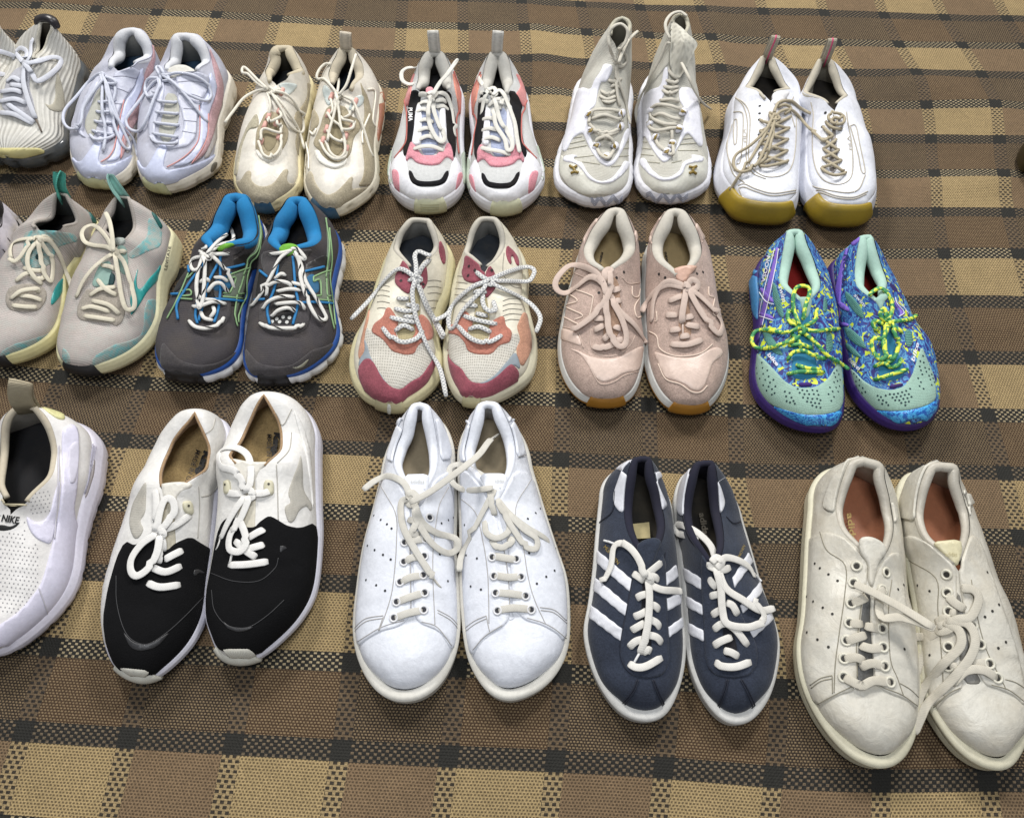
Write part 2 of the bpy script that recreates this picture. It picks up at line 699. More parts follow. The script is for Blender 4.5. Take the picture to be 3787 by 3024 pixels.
    def spring(s, y):
        t = np.asarray(y) / s.L
        return s.ts * np.maximum(0, (t - .72) / .28) ** 1.8 + s.ts * .35 * np.maximum(0, (.14 - t) / .14) ** 2

    def hs(s, y):
        t = np.asarray(y) / s.L
        return s.hs_[0] + (s.hs_[1] - s.hs_[0]) * sm(.15, .75, t) + s.spring(y) * .9

    def zr(s, y):
        t = (np.asarray(y, float) - s.yt) / (s.L - s.yt)
        hs = s.hs(y)
        body = s.zt + (s.zb - s.zt) * np.clip(t / .66, 0, 1) ** .92
        if s.ridge is not None: body = np.interp(t, [a for a, b in s.ridge], [b for a, b in s.ridge])
        rnd_ = (1 - np.clip((t - .62) / .38, 0, 1) ** 2.5) ** (1 / 2.1)
        return hs - .002 + (body - hs + .002) * rnd_

    def _surf(s):
        nq = 22
        u = np.linspace(0, 1, nq)       # 0 top .. 1 bottom
        grids = []
        for sg, xw, C in ((-1, s.xl, s.cl), (1, s.xr_, s.cr)):
            P = np.zeros((len(s.Y), nq, 3))
            for i, y in enumerate(s.Y):
                hs = float(s.hs(y)) - .003
                w_ = xw[i]
                fall = min(1, min(y, s.L - y) / .012)
                ce = (s.xl[i] + s.xr_[i]) / 2
                wr_ = abs(w_ - ce)
                w_ = ce + sg * max(wr_ - s.inset * (.25 + .75 * fall), wr_ * .4)
                yt = s.yt
                xce = s.xmid + ((s.xoff if s.xoff is not None else ce) - s.xmid) * sm(yt, yt + .35 * (s.L - yt), y)
                if y < s.hb:
                    k = (y / s.hb)
                    zt_ = hs + (s.zh - hs) * math.sin(k * math.pi / 2) ** .62
                    xt = 0.0
                    kf = 0
                elif y <= yt:
                    xt = np.interp(y, C[:, 1], C[:, 0])
                    zt_ = s.zc(y)
                    kf = 0
                else:
                    m = 1 - float(sm(yt, yt + .014, y))
                    xe = C[-1, 0]
                    xt = xce + (xe - s.xmid) * m
                    zt_ = float(s.zr(y))
                    kf = float(sm(yt - .01, yt + .045, y))
                if sg * (w_ - xt) < .001: w_ = xt + sg * .001
                dz = zt_ - hs
                p0 = np.array([w_, hs])
                sl = s.slim + (1 - s.slim) * kf
                p1 = np.array([xt + (w_ - xt) * sl + sg * s.bul * .1, hs + (.42 + .13 * kf) * dz])
                r2 = np.array([xt + (w_ - xt) * s.pad * s.slim, hs + (.80 + .2 * (s.pad > .5)) * dz])
                f2 = np.array([xt + (w_ - xt) * .60, zt_ + .001])
                p2 = r2 * (1 - kf) + f2 * kf
                p3 = np.array([xt, zt_])
                t = 1 - u[:, None]
                B = p0 * (1 - t) ** 3 + 3 * p1 * t * (1 - t) ** 2 + 3 * p2 * t * t * (1 - t) + p3 * t ** 3
                P[i] = s.wld(B[:, 0], np.full(nq, y - s.tin * float(sm(.84 * s.L, s.L, y)) + .003 * float(sm(.03, 0, y))), B[:, 1])
            if s.wrk:
                dy = np.gradient(P, axis=0); dq = np.gradient(P, axis=1)
                nn_ = np.cross(dy, dq); nn_ /= np.linalg.norm(nn_, axis=2, keepdims=True) + 1e-9
                ctr = s.wld(np.array((s.xl + s.xr_) / 2), s.Y, np.full(len(s.Y), .02))[:, None, :]
                if np.mean(np.sum(nn_ * (P - ctr), axis=2)) < 0: nn_ = -nn_
                for i in range(3, len(s.Y) - 3):
                    t = s.Y[i] / s.L
                    flex = math.exp(-((t - .70) / .05) ** 2)
                    for j in range(2, nq - 1):
                        p = P[i, j]
                        v = mnoise.noise(Vector(p) * 38) * .8 + mnoise.noise(Vector(p) * 85) * .35
                        fx = mnoise.noise(Vector((p[0] * 22 + 9, p[1] * 150, p[2] * 40)))
                        edge = min(1, (s.L - s.Y[i]) / .02, s.Y[i] / .03) * math.sin(math.pi * min(1, u[j] * 1.05 + .02) ** .8)
                        P[i, j] = p + nn_[i, j] * (v * s.wrk + fx * flex * s.wrk * 1.3) * max(0, edge)
            q = sg * u
            if sg < 0:
                P = P[:, ::-1]; q = q[::-1]
            grids.append((s.Y, q, P))
        s.grids = grids
        s.up = Surf(grids, lambda A: s.wld(np.zeros(len(A)), A, np.full(len(A), .02)))
        # sole perimeter
        per = np.vstack([np.stack([s.xl, s.Y], 1), np.stack([s.xr_, s.Y], 1)[::-1]])
        per = resample(per, .0045, True)
        s.per = per
        nx = np.roll(per, -1, 0) - np.roll(per, 1, 0)
        nn = np.stack([-nx[:, 1], nx[:, 0]], 1)
        nn /= np.linalg.norm(nn, axis=1, keepdims=True) + 1e-9
        if np.sum(nn * (per - np.array([0, s.L / 2]))) < 0: nn = -nn
        for _ in range(2): nn = (nn + np.roll(nn, 1, 0) + np.roll(nn, -1, 0)) / 3
        s.pern = nn
        d = np.r_[0, np.cumsum(np.linalg.norm(np.diff(np.vstack([per, per[0]]), axis=0), axis=1))]
        s.perd = d

    def upper(s, mat, name='upper'):
        V = []; F = []; U = []
        for (A, B, P) in s.grids:
            o = len(V)
            n, m = P.shape[:2]
            V.extend(P.reshape(-1, 3)); U.extend([(a, b * .1) for a in A for b in B])
            for i in range(n - 1):
                for j in range(m - 1):
                    a = o + i * m + j
                    F.append((a, a + m, a + m + 1, a + 1))
        ob = mesh_obj(name, V, F, mat, s.root, U)
        bm = bmesh.new(); bm.from_mesh(ob.data)
        bmesh.ops.remove_doubles(bm, verts=bm.verts, dist=.0003)
        bm.normal_update(); bm.to_mesh(ob.data); bm.free()
        s.upo = ob
        return ob

    def sole(s, mid, out=None, ofr=.22, prof=None, groove=None, bump=None):
        prof = prof or [(-.003, 0), (-.0006, .06), (0, .3), (.0002, .7), (-.0005, .92), (-.003, 1.0)]
        per, nn = s.per, s.pern
        y = per[:, 1]
        z0 = s.spring(y); z1 = s.hs(y)
        n = len(per)

        def ring(o, f):
            oo = np.full(n, o)
            if groove is not None:
                num, dep, gr0, gr1 = groove
                ph = (s.perd[:-1] / s.perd[-1] * num) % 1
                g = np.exp(-((ph - .5) / .09) ** 2)
                if gr0 <= f <= gr1: oo = oo - dep * g
            if bump is not None: oo = oo + bump(s, y, per[:, 0], f)
            p = per + nn * oo[:, None]
            return s.wld(p[:, 0], p[:, 1], z0 + (z1 - z0) * f)
        fs = np.array([f for o, f in prof]); os_ = np.array([o for o, f in prof])
        dense = np.unique(np.r_[fs, np.linspace(0, 1, 9), ofr])
        G = np.array([ring(np.interp(f, fs, os_), f) for f in dense])   # (k, n, 3)
        s.soleG = (dense, G)
        ua = s.perd[:-1]
        PP = np.transpose(G, (1, 0, 2))
        s.so = Surf([(ua, dense, PP)], lambda A: np.tile(s.wld(np.array(0.), np.array(s.L / 2), np.array(.01)), (len(A), 1)))

        def build(name, lo, hi, mat, capb, capt):
            idx = [i for i, f in enumerate(dense) if lo - 1e-9 <= f <= hi + 1e-9]
            V = []; F = []; U = []
            for i in idx:
                V.extend(G[i]); U.extend([(a, dense[i] * .03) for a in ua])
            for k in range(len(idx) - 1):
                for j in range(n):
                    a = k * n + j; b = k * n + (j + 1) % n
                    F.append((a, b, b + n, a + n))
            if capt:
                p = per - nn * .010
                p[:, 1] = np.clip(p[:, 1], .006, s.L - .006)
                o = len(V)
                V.extend(s.wld(p[:, 0], p[:, 1], z1 - .0005)); U.extend([(0, 0)] * n)
                for j in range(n):
                    a = o - n + j; b = o - n + (j + 1) % n
                    F.append((a, b, b + n, a + n))
            if capb: F.append(tuple(range(n)))
            return mesh_obj(name, V, F, mat, s.root, U)
        if out is not None:
            build('outsole', 0, ofr, out, True, False)
            build('midsole', ofr, 1, mid, False, True)
        else:
            build('sole', 0, 1, mid, True, True)

    def foxing(s, mat, v=.6, r=.0005, name='foxing_line'):
        a = Acc()
        u = s.perd[:-1]
        c = s.so.ev(u[1:-1], np.full(len(u) - 2, v), .0002); nn = s.so.ev(u[1:-1], np.full(len(u) - 2, v), 1.0002) - c
        a.add(tube(c, r, 5, .8, nn)); a.build(name, mat, s.root)

    def rim(s):
        """closed-end polyline of the collar edge, heel centre to throats: dict side->(pts local xyz)"""
        out = {}
        for nm, C in (('l', s.cl), ('r', s.cr)):
            C2 = resample(C, .003)
            z = np.array([s.zc(y) for y in C2[:, 1]])
            out[nm] = np.column_stack([C2, z])
        return out

    def collar(s, mat, lining, r=(.0025, .006, .0045, .002), insole=None, pinch=None, depth=.009, fl=1.0, name='collar'):
        rm = s.rim()
        P = np.vstack([rm['l'][::-1], rm['r'][1:]])
        nl = len(rm['l']) - 1
        n = len(P)
        T = np.gradient(P, axis=0); T /= np.linalg.norm(T, axis=1, keepdims=True)
        cen = np.array([(s.cl[:, 0].mean() + s.cr[:, 0].mean()) / 2, (s.hb + s.yt) / 2])
        inn = np.stack([-T[:, 1], T[:, 0]], 1)
        inn /= np.linalg.norm(inn, axis=1, keepdims=True) + 1e-9
        if np.sum(inn * (cen - P[:, :2])) < 0: inn = -inn
        for _ in range(3): inn[1:-1] = (inn[:-2] + inn[1:-1] + inn[2:]) / 3
        # fraction from heel 0 to throat 1
        fr = np.r_[np.linspace(1, 0, nl + 1), np.linspace(0, 1, n - nl)[1:]]
        R = np.interp(fr, [0, .22, .6, 1], r)
        for _ in range(2): R[1:-1] = (R[:-2] + R[1:-1] + R[2:]) / 3
        c = P.copy()
        c[:, :2] += inn * (R * .85)[:, None]
        c[:, 2] -= R * .75
        s.rimc, s.rimR, s.rimin = c, R, inn
        W = s.wld(c[:, 0], c[:, 1], c[:, 2])
        VV = tube(W, R, 12, fl)
        a = Acc(); a.add(VV); a.build(name, mat, s.root)
        # lining wall
        rows = 8
        V = []; U = []; F = []
        G = []
        for i in range(n):
            y = c[i, 1]
            side = -1 if i < nl else (1 if i > nl else 0)
            f = fr[i]
            # bottom point on inner footprint
            yb = .010 + f * (s.yt - .010) * 1.0
            xw = np.interp(yb, s.Y, s.xl if side < 0 else s.xr_)
            xb = xw - side * (s.inset + depth * .55)
            hw = abs(np.interp(.03, s.Y, s.xl if side < 0 else s.xr_)) - .008
            if side == 0: xb = 0
            else: xb = side * min(abs(xb), abs(xb)) * min(1, (f / .16) ** .55)
            zb = float(s.hs(yb)) + .004
            top = np.array([c[i, 0] + inn[i, 0] * R[i] * .55, c[i, 1] + inn[i, 1] * R[i] * .55, c[i, 2] - R[i] * .4])
            bot = np.array([xb, yb, zb])
            row = []
            for k in range(rows):
                t = k / (rows - 1)
                p = top * (1 - t) + bot * t
                te = t ** 1.6 if top[2] > 0 else t
                p[:2] = top[:2] * (1 - te) + bot[:2] * te
                row.append(p)
            G.append(row)
        G = np.array(G)
        W = s.wld(G[..., 0], G[..., 1], G[..., 2])
        for i in range(n):
            for k in range(rows):
                V.append(W[i, k]); U.append((i * .003, k * .008))
        for i in range(n - 1):
            for k in range(rows - 1):
                a_ = i * rows + k
                F.append((a_, a_ + rows, a_ + rows + 1, a_ + 1))
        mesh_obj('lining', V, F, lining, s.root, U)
        if insole is not None:
            m = s.Y < s.L * .72
            yy = s.Y[m][::2]; yy = yy[yy > .008]
            L_ = np.interp(yy, s.Y, s.xl) + s.inset + .005
            R_ = np.interp(yy, s.Y, s.xr_) - s.inset - .005
            V = []; U = []; F = []
            nx = 9
            for y, a_, b_ in zip(yy, L_, R_):
                if b_ - a_ < .004: b_ = a_ + .004
                for k in range(nx):
                    t = k / (nx - 1)
                    x = a_ + (b_ - a_) * t
                    V.append(s.wld(np.array(x), np.array(y), np.array(float(s.hs(y)) + .003 + .006 * (2 * t - 1) ** 4))); U.append((y, x))
            for i in range(len(yy) - 1):
                for k in range(nx - 1):
                    a_ = i * nx + k
                    F.append((a_, a_ + nx, a_ + nx + 1, a_ + 1))
            mesh_obj('insole', V, F, insole, s.root, U)
            s.ins = True

    # --- surface pieces by photograph outline (crop pixels)
    def P(s, poly, name, mat, d=.0012, base=0.0, smooth=1, ext=None, curve=False, surf=None, **k):
        surf = surf or s.up
        pts = np.array([s.px(p) for p in poly])
        pts = catmull(pts, 5, True) if curve else chaikin(pts, smooth)
        pts = resample(pts, 8, True)
        par = surf.pix(pts)
        if surf is s.up: par = s.fixpar(par)
        if surf is getattr(s, 'so', None):
            k.setdefault('uvs', (1.0, .03))
        s.rec.append(('so' if surf is getattr(s, 'so', None) else ('up' if surf is s.up else None), par / np.array([s.perd[-1] if surf is getattr(s, 'so', None) else s.L, 1]), name, mat, d, base, k))
        return panel(surf, par, name, mat, s.root, d=d, base=base, **k)

    def fixpar(s, par):
        """keep a piece that lies beside the opening on its own side of the shoe"""
        par = np.array(par, float)
        rear = par[:, 0] < s.yt + .004
        if rear.any():
            sg = 1.0 if np.median(par[:, 1]) > 0 else -1.0
            bad = rear & (par[:, 1] * sg < .004)
            par[bad, 1] = sg * .004
        return par

    def replay(s, rec, mirror=True, skip=()):
        for w_, par, name, mat, d, base, k in rec:
            if w_ is None or name in skip: continue
            p = np.array(par)
            if w_ == 'up':
                p[:, 0] *= s.L
                if mirror: p[:, 1] *= -1
                p = s.fixpar(p)
                if k == 'L':
                    c = s.up.ev(p[:, 0], p[:, 1], base); nn = s.up.ev(p[:, 0], p[:, 1], base + 1) - c
                    a = Acc(); a.add(tube(c, d, 5, .8, nn)); tag(a.build(name, mat, s.root), kind='stuff' if name == 'stitching' else None)
                else:
                    panel(s.up, p, name, mat, s.root, d=d, base=base, **k)
            else:
                if mirror: p[:, 0] = 1 - p[:, 0]
                p[:, 0] *= s.perd[-1]
                panel(s.so, p, name, mat, s.root, d=d, base=base, **k)

    def bumper(s, poly, mat, name='toe_bumper', d=.0024, smooth=1, up=False):
        pts = np.array([s.px(p) for p in poly])
        par = s.so.pix(resample(pts, 10, True))
        u0, u1 = par[:, 0].min(), par[:, 0].max()
        e = (u1 - u0) * .06
        pl = np.array([(u0 - e, .02), (u1 + e, .02), (u1 + e * .5, .5), (u1 - e * .5, 1), (u0 + e * .5, 1), (u0 - e * .5, .5)])
        panel(s.so, pl, name, mat, s.root, d=d, uvs=(1.0, .03))
        s.rec.append(('so', pl / np.array([s.perd[-1], 1]), name, mat, d, 0.0, {'uvs': (1.0, .03)}))
        if not up: return
        hit = [p for p in resample(pts, 10, True) if s.up.cast(p[0], p[1])[2]]
        if len(hit) > 4:
            hp = s.up.pix(hit)
            # top edge of the bumper on the upper, closed along the lower rim of the upper
            hp = hp[np.argsort(hp[:, 1])]
            bins = {}
            for a, b in hp:
                k = round(b * 6)
                if k not in bins or a < bins[k][0]: bins[k] = (a, b)
            top = [bins[k] for k in sorted(bins)]
            if len(top) >= 3:
                top = [(max(a, s.L * .9), b) for a, b in top]
                pl = top + [(s.L - .0006, top[-1][1]), (s.L - .0006, top[0][1])]
                panel(s.up, np.array(pl), name, mat, s.root, d=d * .7)

    def serr(s, poly, amp=3.0, pitch=7.0, edges=(0, 2)):
        """pinked (zigzag) long edges"""
        out = []
        n = len(poly)
        for i in range(n):
            a = np.array(poly[i], float); b = np.array(poly[(i + 1) % n], float)
            if i in edges:
                L_ = np.linalg.norm(b - a); k = max(2, int(L_ / pitch)) * 2
                t = (b - a) / L_; nn = np.array([-t[1], t[0]])
                for j in range(k):
                    out.append(tuple(a + (b - a) * j / k + nn * amp * (j % 2)))
            else:
                out.append(tuple(a))
        return out

    def Q(s, poly, name, mat, d=.0012, base=0.0, **k):
        """panel given directly by (fraction of length, q)"""
        p = np.array([(a * s.L, b) for a, b in poly])
        return panel(s.up, p, name, mat, s.root, d=d, base=base, **k)

    def field(s, rise=.3, k=6.0, dz=0.0):
        ys = np.linspace(s.yt - .07, s.yt + .12, 40)
        xs = np.linspace(-.045, .045, 19)
        z = np.where(ys > s.yt, s.zr(np.maximum(ys, s.yt)), s.zt + (s.yt - ys) * rise) + dz
        P = np.zeros((40, 19, 3))
        for i, y in enumerate(ys):
            P[i] = s.wld(xs + s.xmid, np.full(19, y), z[i] - k * xs ** 2)
        return Surf([(ys, xs, P)], lambda A: s.wld(np.full(len(A), s.xmid), A, np.full(len(A), -.05)))

    def tongue(s, poly, mat, rise=.3, k=6.0, dz=-.002, d=.003, name='tongue', curve=False):
        f = s.field(rise, k, dz)
        s.tf = f
        return s.P(poly, name, mat, d=d, surf=f, uvs=(1, 1), curve=curve)

    def pt(s, p, off, surf=None):
        """(x,y[,z]) crop pixel -> world point, normal, known"""
        X, Y = s.px(p)
        if len(p) > 2 and p[2] is not None:
            return onz(X, Y, p[2]), np.array([0, 0, 1.0]), True
        sf = surf or s.up
        a, b, hit = sf.cast(X, Y)
        q0 = sf.ev([a], [b], 0)[0]; q1 = sf.ev([a], [b], 1)[0]
        n = q1 - q0
        if hit:
            return q0 + n * off, n, True
        return None, None, False

    def stroke(s, pts, r, off=None, flat=1.0, dens=5, seg=8, zdef=None):
        """pixel stroke lying on the shoe (or at given z). returns tube tuple"""
        off = r * (flat if flat < 1 else 1) + (.0030 if len(pts) < 4 else .0046) if off is None else off
        pl = [(*p[:2], (p[2] if len(p) > 2 else None)) for p in pts]
        xy = catmull(np.array([p[:2] for p in pl]), dens)
        n = len(xy)
        zs = [None] * n
        for i, p in enumerate(pl):
            zs[i * dens if i * dens < n else n - 1] = p[2]
        # between two explicit z, interpolate explicit
        res = [None] * n; nor = [None] * n
        idx = [i * dens for i in range(len(pl))]
        for a, b in zip(range(len(pl) - 1), range(1, len(pl))):
            za, zb_ = pl[a][2], pl[b][2]
            for k in range(idx[a], min(idx[b], n - 1) + 1):
                t = (k - idx[a]) / max(1, idx[b] - idx[a])
                if za is not None and zb_ is not None:
                    X, Y = s.px(xy[k]); res[k] = onz(X, Y, za + (zb_ - za) * t); nor[k] = np.array([0, 0, 1.])
        for i in range(n):
            if res[i] is None:
                if zs[i] is not None:
                    X, Y = s.px(xy[i]); res[i] = onz(X, Y, zs[i]); nor[i] = np.array([0, 0, 1.])
                else:
                    t_ = i / max(1, n - 1)
                    oo = off * (.30 + .70 * math.sin(math.pi * t_) ** .5) if len(pts) <= 5 else off
                    p, nn, ok = s.pt(xy[i], oo)
                    if ok: res[i], nor[i] = p, nn
        kn = [i for i in range(n) if res[i] is not None]
        if not kn:
            kn = [0, n - 1]
            for i in kn:
                X, Y = s.px(xy[i]); res[i] = onz(X, Y, zdef or .02); nor[i] = np.array([0, 0, 1.])
        zk = np.array([res[i][2] for i in kn])
        for i in range(n):
            if res[i] is None:
                z = np.interp(i, kn, zk)
                X, Y = s.px(xy[i])
                res[i] = onz(X, Y, max(.003, z)); nor[i] = np.array([0, 0, 1.])
        res = np.array(res); nor = np.array(nor)
        z = res[:, 2].copy()
        # smooth heights along the stroke, keep image position
        for _ in range(3):
            zz = z.copy()
            zz[1:-1] = (z[:-2] + 2 * z[1:-1] + z[2:]) / 4
            z = np.maximum(z - .002, zz)
        for i in range(n):
            if abs(z[i] - res[i][2]) > 1e-5:
                X, Y = s.px(xy[i]); res[i] = onz(X, Y, z[i])
        nor[1:-1] = (nor[:-2] + nor[1:-1] + nor[2:]) / 3
        rr = np.full(n, r)
        if flat < .9 and n > 4: rr[0] *= .75; rr[-1] *= .75
        return tube(res, rr, 10 if flat < .55 else seg, flat, nor)

    def lace(s, strokes, mat, r=.0032, flat=.3, name='lace', off=None, jit=0.0, tips=None, tipmat=None):
        a = Acc()
        for st in strokes:
            a.add(s.stroke(st, r, off=off, flat=flat))
        o = a.build(name, mat, s.root)
        if tips:
            b = Acc()
            for t in tips:
                b = Acc(); b.add(s.stroke(t, .0013, off=.003)); b.build('aglet', tipmat or mat, s.root)
        return o

    def bars(s, left, right, n, mode='bar', sag=0, ext=0.0):
        """lace rows between two eyelet columns (crop px polylines)"""
        l = catmull(np.array(left, float), 8); r_ = catmull(np.array(right, float), 8)
        l = resample(l, 1); r_ = resample(r_, 1)
        out = []
        for i in range(n):
            t = i / max(1, n - 1)
            a = l[int(t * (len(l) - 1))]; b = r_[int(t * (len(r_) - 1))]
            if mode == 'bar' or (mode == 'barx' and i == n - 1):
                m = (a + b) / 2 + np.array([0, sag])
                out.append([tuple(a), tuple(m), tuple(b)])
            else:
                t2 = (i + 1) / max(1, n - 1)
                if t2 <= 1.001:
                    a2 = l[int(t2 * (len(l) - 1))]; b2 = r_[int(t2 * (len(r_) - 1))]
                    out.append([tuple(a), tuple((a + b2) / 2), tuple(b2)])
                    out.append([tuple(b), tuple((b + a2) / 2), tuple(a2)])
        return out

    def dots(s, pts, r, mat, name='perforation', surf=None, off=.0004, one=True, ring=0):
        """small dark discs set on the surface; ring>0 makes a raised ring"""
        a = Acc()
        surf = surf or s.up
        for p in pts:
            X, Y = s.px(p)
            A, B, hit = surf.cast(X, Y)
            if not hit: continue
            c = surf.ev([A], [B], 0)[0]; nn = surf.ev([A], [B], 1)[0] - c
            t1 = np.cross(nn, [0, 0, 1.]) ; t1 = t1 / (np.linalg.norm(t1) + 1e-9)
            if np.linalg.norm(np.cross(nn, [0, 0, 1.])) < .05: t1 = s.xd
            t2 = np.cross(nn, t1)
            V = []; F = []
            if ring:
                path = [c + nn * (off + .0006) + (t1 * math.cos(x) + t2 * math.sin(x)) * r for x in np.linspace(0, 2 * math.pi, 13)]
                tt = tube(path, ring, 6, .8, np.tile(nn, (13, 1)), cap=False)
                if one:
                    a.add(tt)
                else:
                    b = Acc(); b.add(tt); b.build(name, mat, s.root)
            else:
                V = [c + nn * off] + [c + nn * off + (t1 * math.cos(x) + t2 * math.sin(x)) * r for x in np.linspace(0, 2 * math.pi, 9)[:-1]]
                F = [(0, 1 + k, 1 + (k + 1) % 8) for k in range(8)]
                f = np.cross(V[1] - V[0], V[2] - V[0])
                if f @ nn < 0: F = [g[::-1] for g in F]
                a.add((V, F, [(0, 0)] * 9))
        if a.V: return tag(a.build(name, mat, s.root), kind='stuff')

    def lines(s, strokes, mat, r=.0004, name='stitching', off=.0003, surf=None, curve=True):
        a = Acc()
        for st in strokes:
            pts = np.array([s.px(p) for p in st])
            if curve and len(pts) > 2: pts = catmull(pts, 5)
            pts = resample(pts, 7)
            sf = surf or s.up
            par = sf.pix(pts)
            if sf is s.up: par = s.fixpar(par)
            if sf is s.up: s.rec.append(('up', par / np.array([s.L, 1]), name, mat, r, off, 'L'))
            c = sf.ev(par[:, 0], par[:, 1], off); nn = sf.ev(par[:, 0], par[:, 1], off + 1) - c
            a.add(tube(c, r, 5, .8, nn))
            if name == 'piping': a.build(name, mat, s.root); a = Acc()
        if a.V: tag(a.build(name, mat, s.root), kind='stuff' if name == 'stitching' else None)

    def text(s, txt, p0, p1, up, mat, name='lettering', bold=.0, off=.0005, surf=None, z=None, shear=0.0, italic=0, font_w=1.0):
        """lettering from p0 to p1 (baseline, crop px), `up` = crop-px vector of cap height"""
        cu = bpy.data.curves.new('t', 'FONT')
        cu.body = txt
        cu.offset = bold
        cu.shear = shear
        cu.resolution_u = 3
        to = bpy.data.objects.new('t', cu)
        COL.objects.link(to)
        bpy.context.view_layer.update()
        me = to.to_mesh()
        V = np.array([tuple(v.co) for v in me.vertices])
        F = [tuple(p.vertices) for p in me.polygons]
        to.to_mesh_clear()
        bpy.data.objects.remove(to); bpy.data.curves.remove(cu)
        if len(V) == 0: return
        wd = V[:, 0].max()
        p0 = np.array(p0, float); p1 = np.array(p1, float); up = np.array(up, float)
        pix = p0 + (p1 - p0) * (V[:, :1] / wd) + up * (V[:, 1:2] / .7)
        sf = surf or s.up
        out = np.zeros((len(V), 3)); ok = np.ones(len(V), bool)
        for i, p in enumerate(pix):
            X, Y = s.px(p)
            if z is not None:
                out[i] = onz(X, Y, z)
            else:
                A, B, hit = sf.cast(X, Y)
                out[i] = sf.ev([A], [B], off)[0]
                ok[i] = hit
        F = [f for f in F if all(ok[i] for i in f)]
        if not F: return
        f = F[0]
        return mesh_obj(name, out, F, mat, s.root)

    def pulltab(s, h, w_, mat, lean=0.0, back=.006, x=0.0, name='pull_tab', curl=0.0, th=.0009, stripe=None):
        """webbing loop standing at the heel"""
        def path(dx=0.0):
            P = []
            for t in np.linspace(0, 1, 15):
                a = t * math.pi
                yy = s.hb + .002 - math.cos(a) * back * (.6 + .4 * math.sin(a)) + curl * math.sin(a) ** 2
                zz = s.zh - .010 + (h + .010) * math.sin(a) ** .55
                P.append(s.wld(np.array(x + lean * math.sin(a) + dx), np.array(yy), np.array(zz)))
            return np.array(P)
        P = path()
        T = np.gradient(P, axis=0)
        up = np.cross(T, s.xd)
        a = Acc(); a.add(tube(P, w_ / 2, 8, th / (w_ / 2), up))
        o = a.build(name, mat, s.root)
        if stripe is not None:
            P2 = P + up / np.linalg.norm(up, axis=1, keepdims=True) * 0
            n_ = up / np.linalg.norm(up, axis=1, keepdims=True)
            for sgn in (1, -1):
                b = Acc(); b.add(tube(P + n_ * sgn * (th + .0002), w_ * .09, 6, .3, up))
                q = b.build('tab_stripe', stripe, o)
        return o


# ------------------------------------------------------------------ woven rug
KN = """0 1 128 14;1 1 351 27;2 1 576 40;3 1 799 51;6 1 1479 85;7 1 1710 89;8 1 1941 100;9 1 2170 115;10 1 2401 124;11 1 2634 135;12 1 2864 145;13 1 3096 149;14 1 3326 157;15 1 3565 160;9 0 2146 12;10 0 2368 21;11 0 2590 30;14 0 3272 51;15 0 3497 56;16 0 3727 60;0 2 79 121;1 2 305 136;6 2 1482 193;7 2 1717 205;8 2 1941 216;9 2 2193 228;10 2 2420 239;11 2 2665 251;12 2 2916 258;13 2 3148 263;14 2 3391 268;15 2 3632 269;6 3 1454 307;8 3 1944 331;11 3 2686 365;13 3 3176 379;14 3 3432 385;15 3 3681 389;6 4 1439 429;13 4 3225 504;14 4 3442 508;15 4 3699 509;6 5 1425 547;14 5 3451 640;15 5 3711 641;14 6 3468 783;15 6 3736 778;11 6 2656 766;4 7 723 831;6 7 1272 863;9 7 2101 898;11 7 2656 923;14 7 3498 934;15 7 3768 934;9 8 2084 1062;11 8 2672 1086;14 8 3533 1101;14 9 3600 1323;11 9 2727 1304;3 10 218 1388;4 10 526 1409;5 10 836 1423;6 10 1150 1435;7 10 1450 1450;9 10 2086 1478;10 10 2394 1490;11 10 2713 1513;14 10 3661 1522;4 11 444 1622;7 11 1405 1654;9 11 2074 1692;10 11 2417 1709;11 11 2736 1732;12 11 3057 1738;13 11 3403 1741;14 11 3722 1744;4 12 363 1854;7 12 1359 1898;9 12 2066 1930;11 12 2765 1976;14 12 3774 1982;7 13 1324 2156;4 14 180 2388;7 14 1297 2444;8 14 1700 2465;9 14 2076 2488;11 14 2897 2541;4 15 81 2700;5 15 467 2725;6 15 860 2748;7 15 1257 2773;8 15 1655 2794;9 15 2055 2812;10 15 2456 2835;11 15 2858 2868;12 15 3262 2888;13 15 3661 2876"""
KN = np.array([[float(v) for v in p.split()] for p in KN.split(';')])


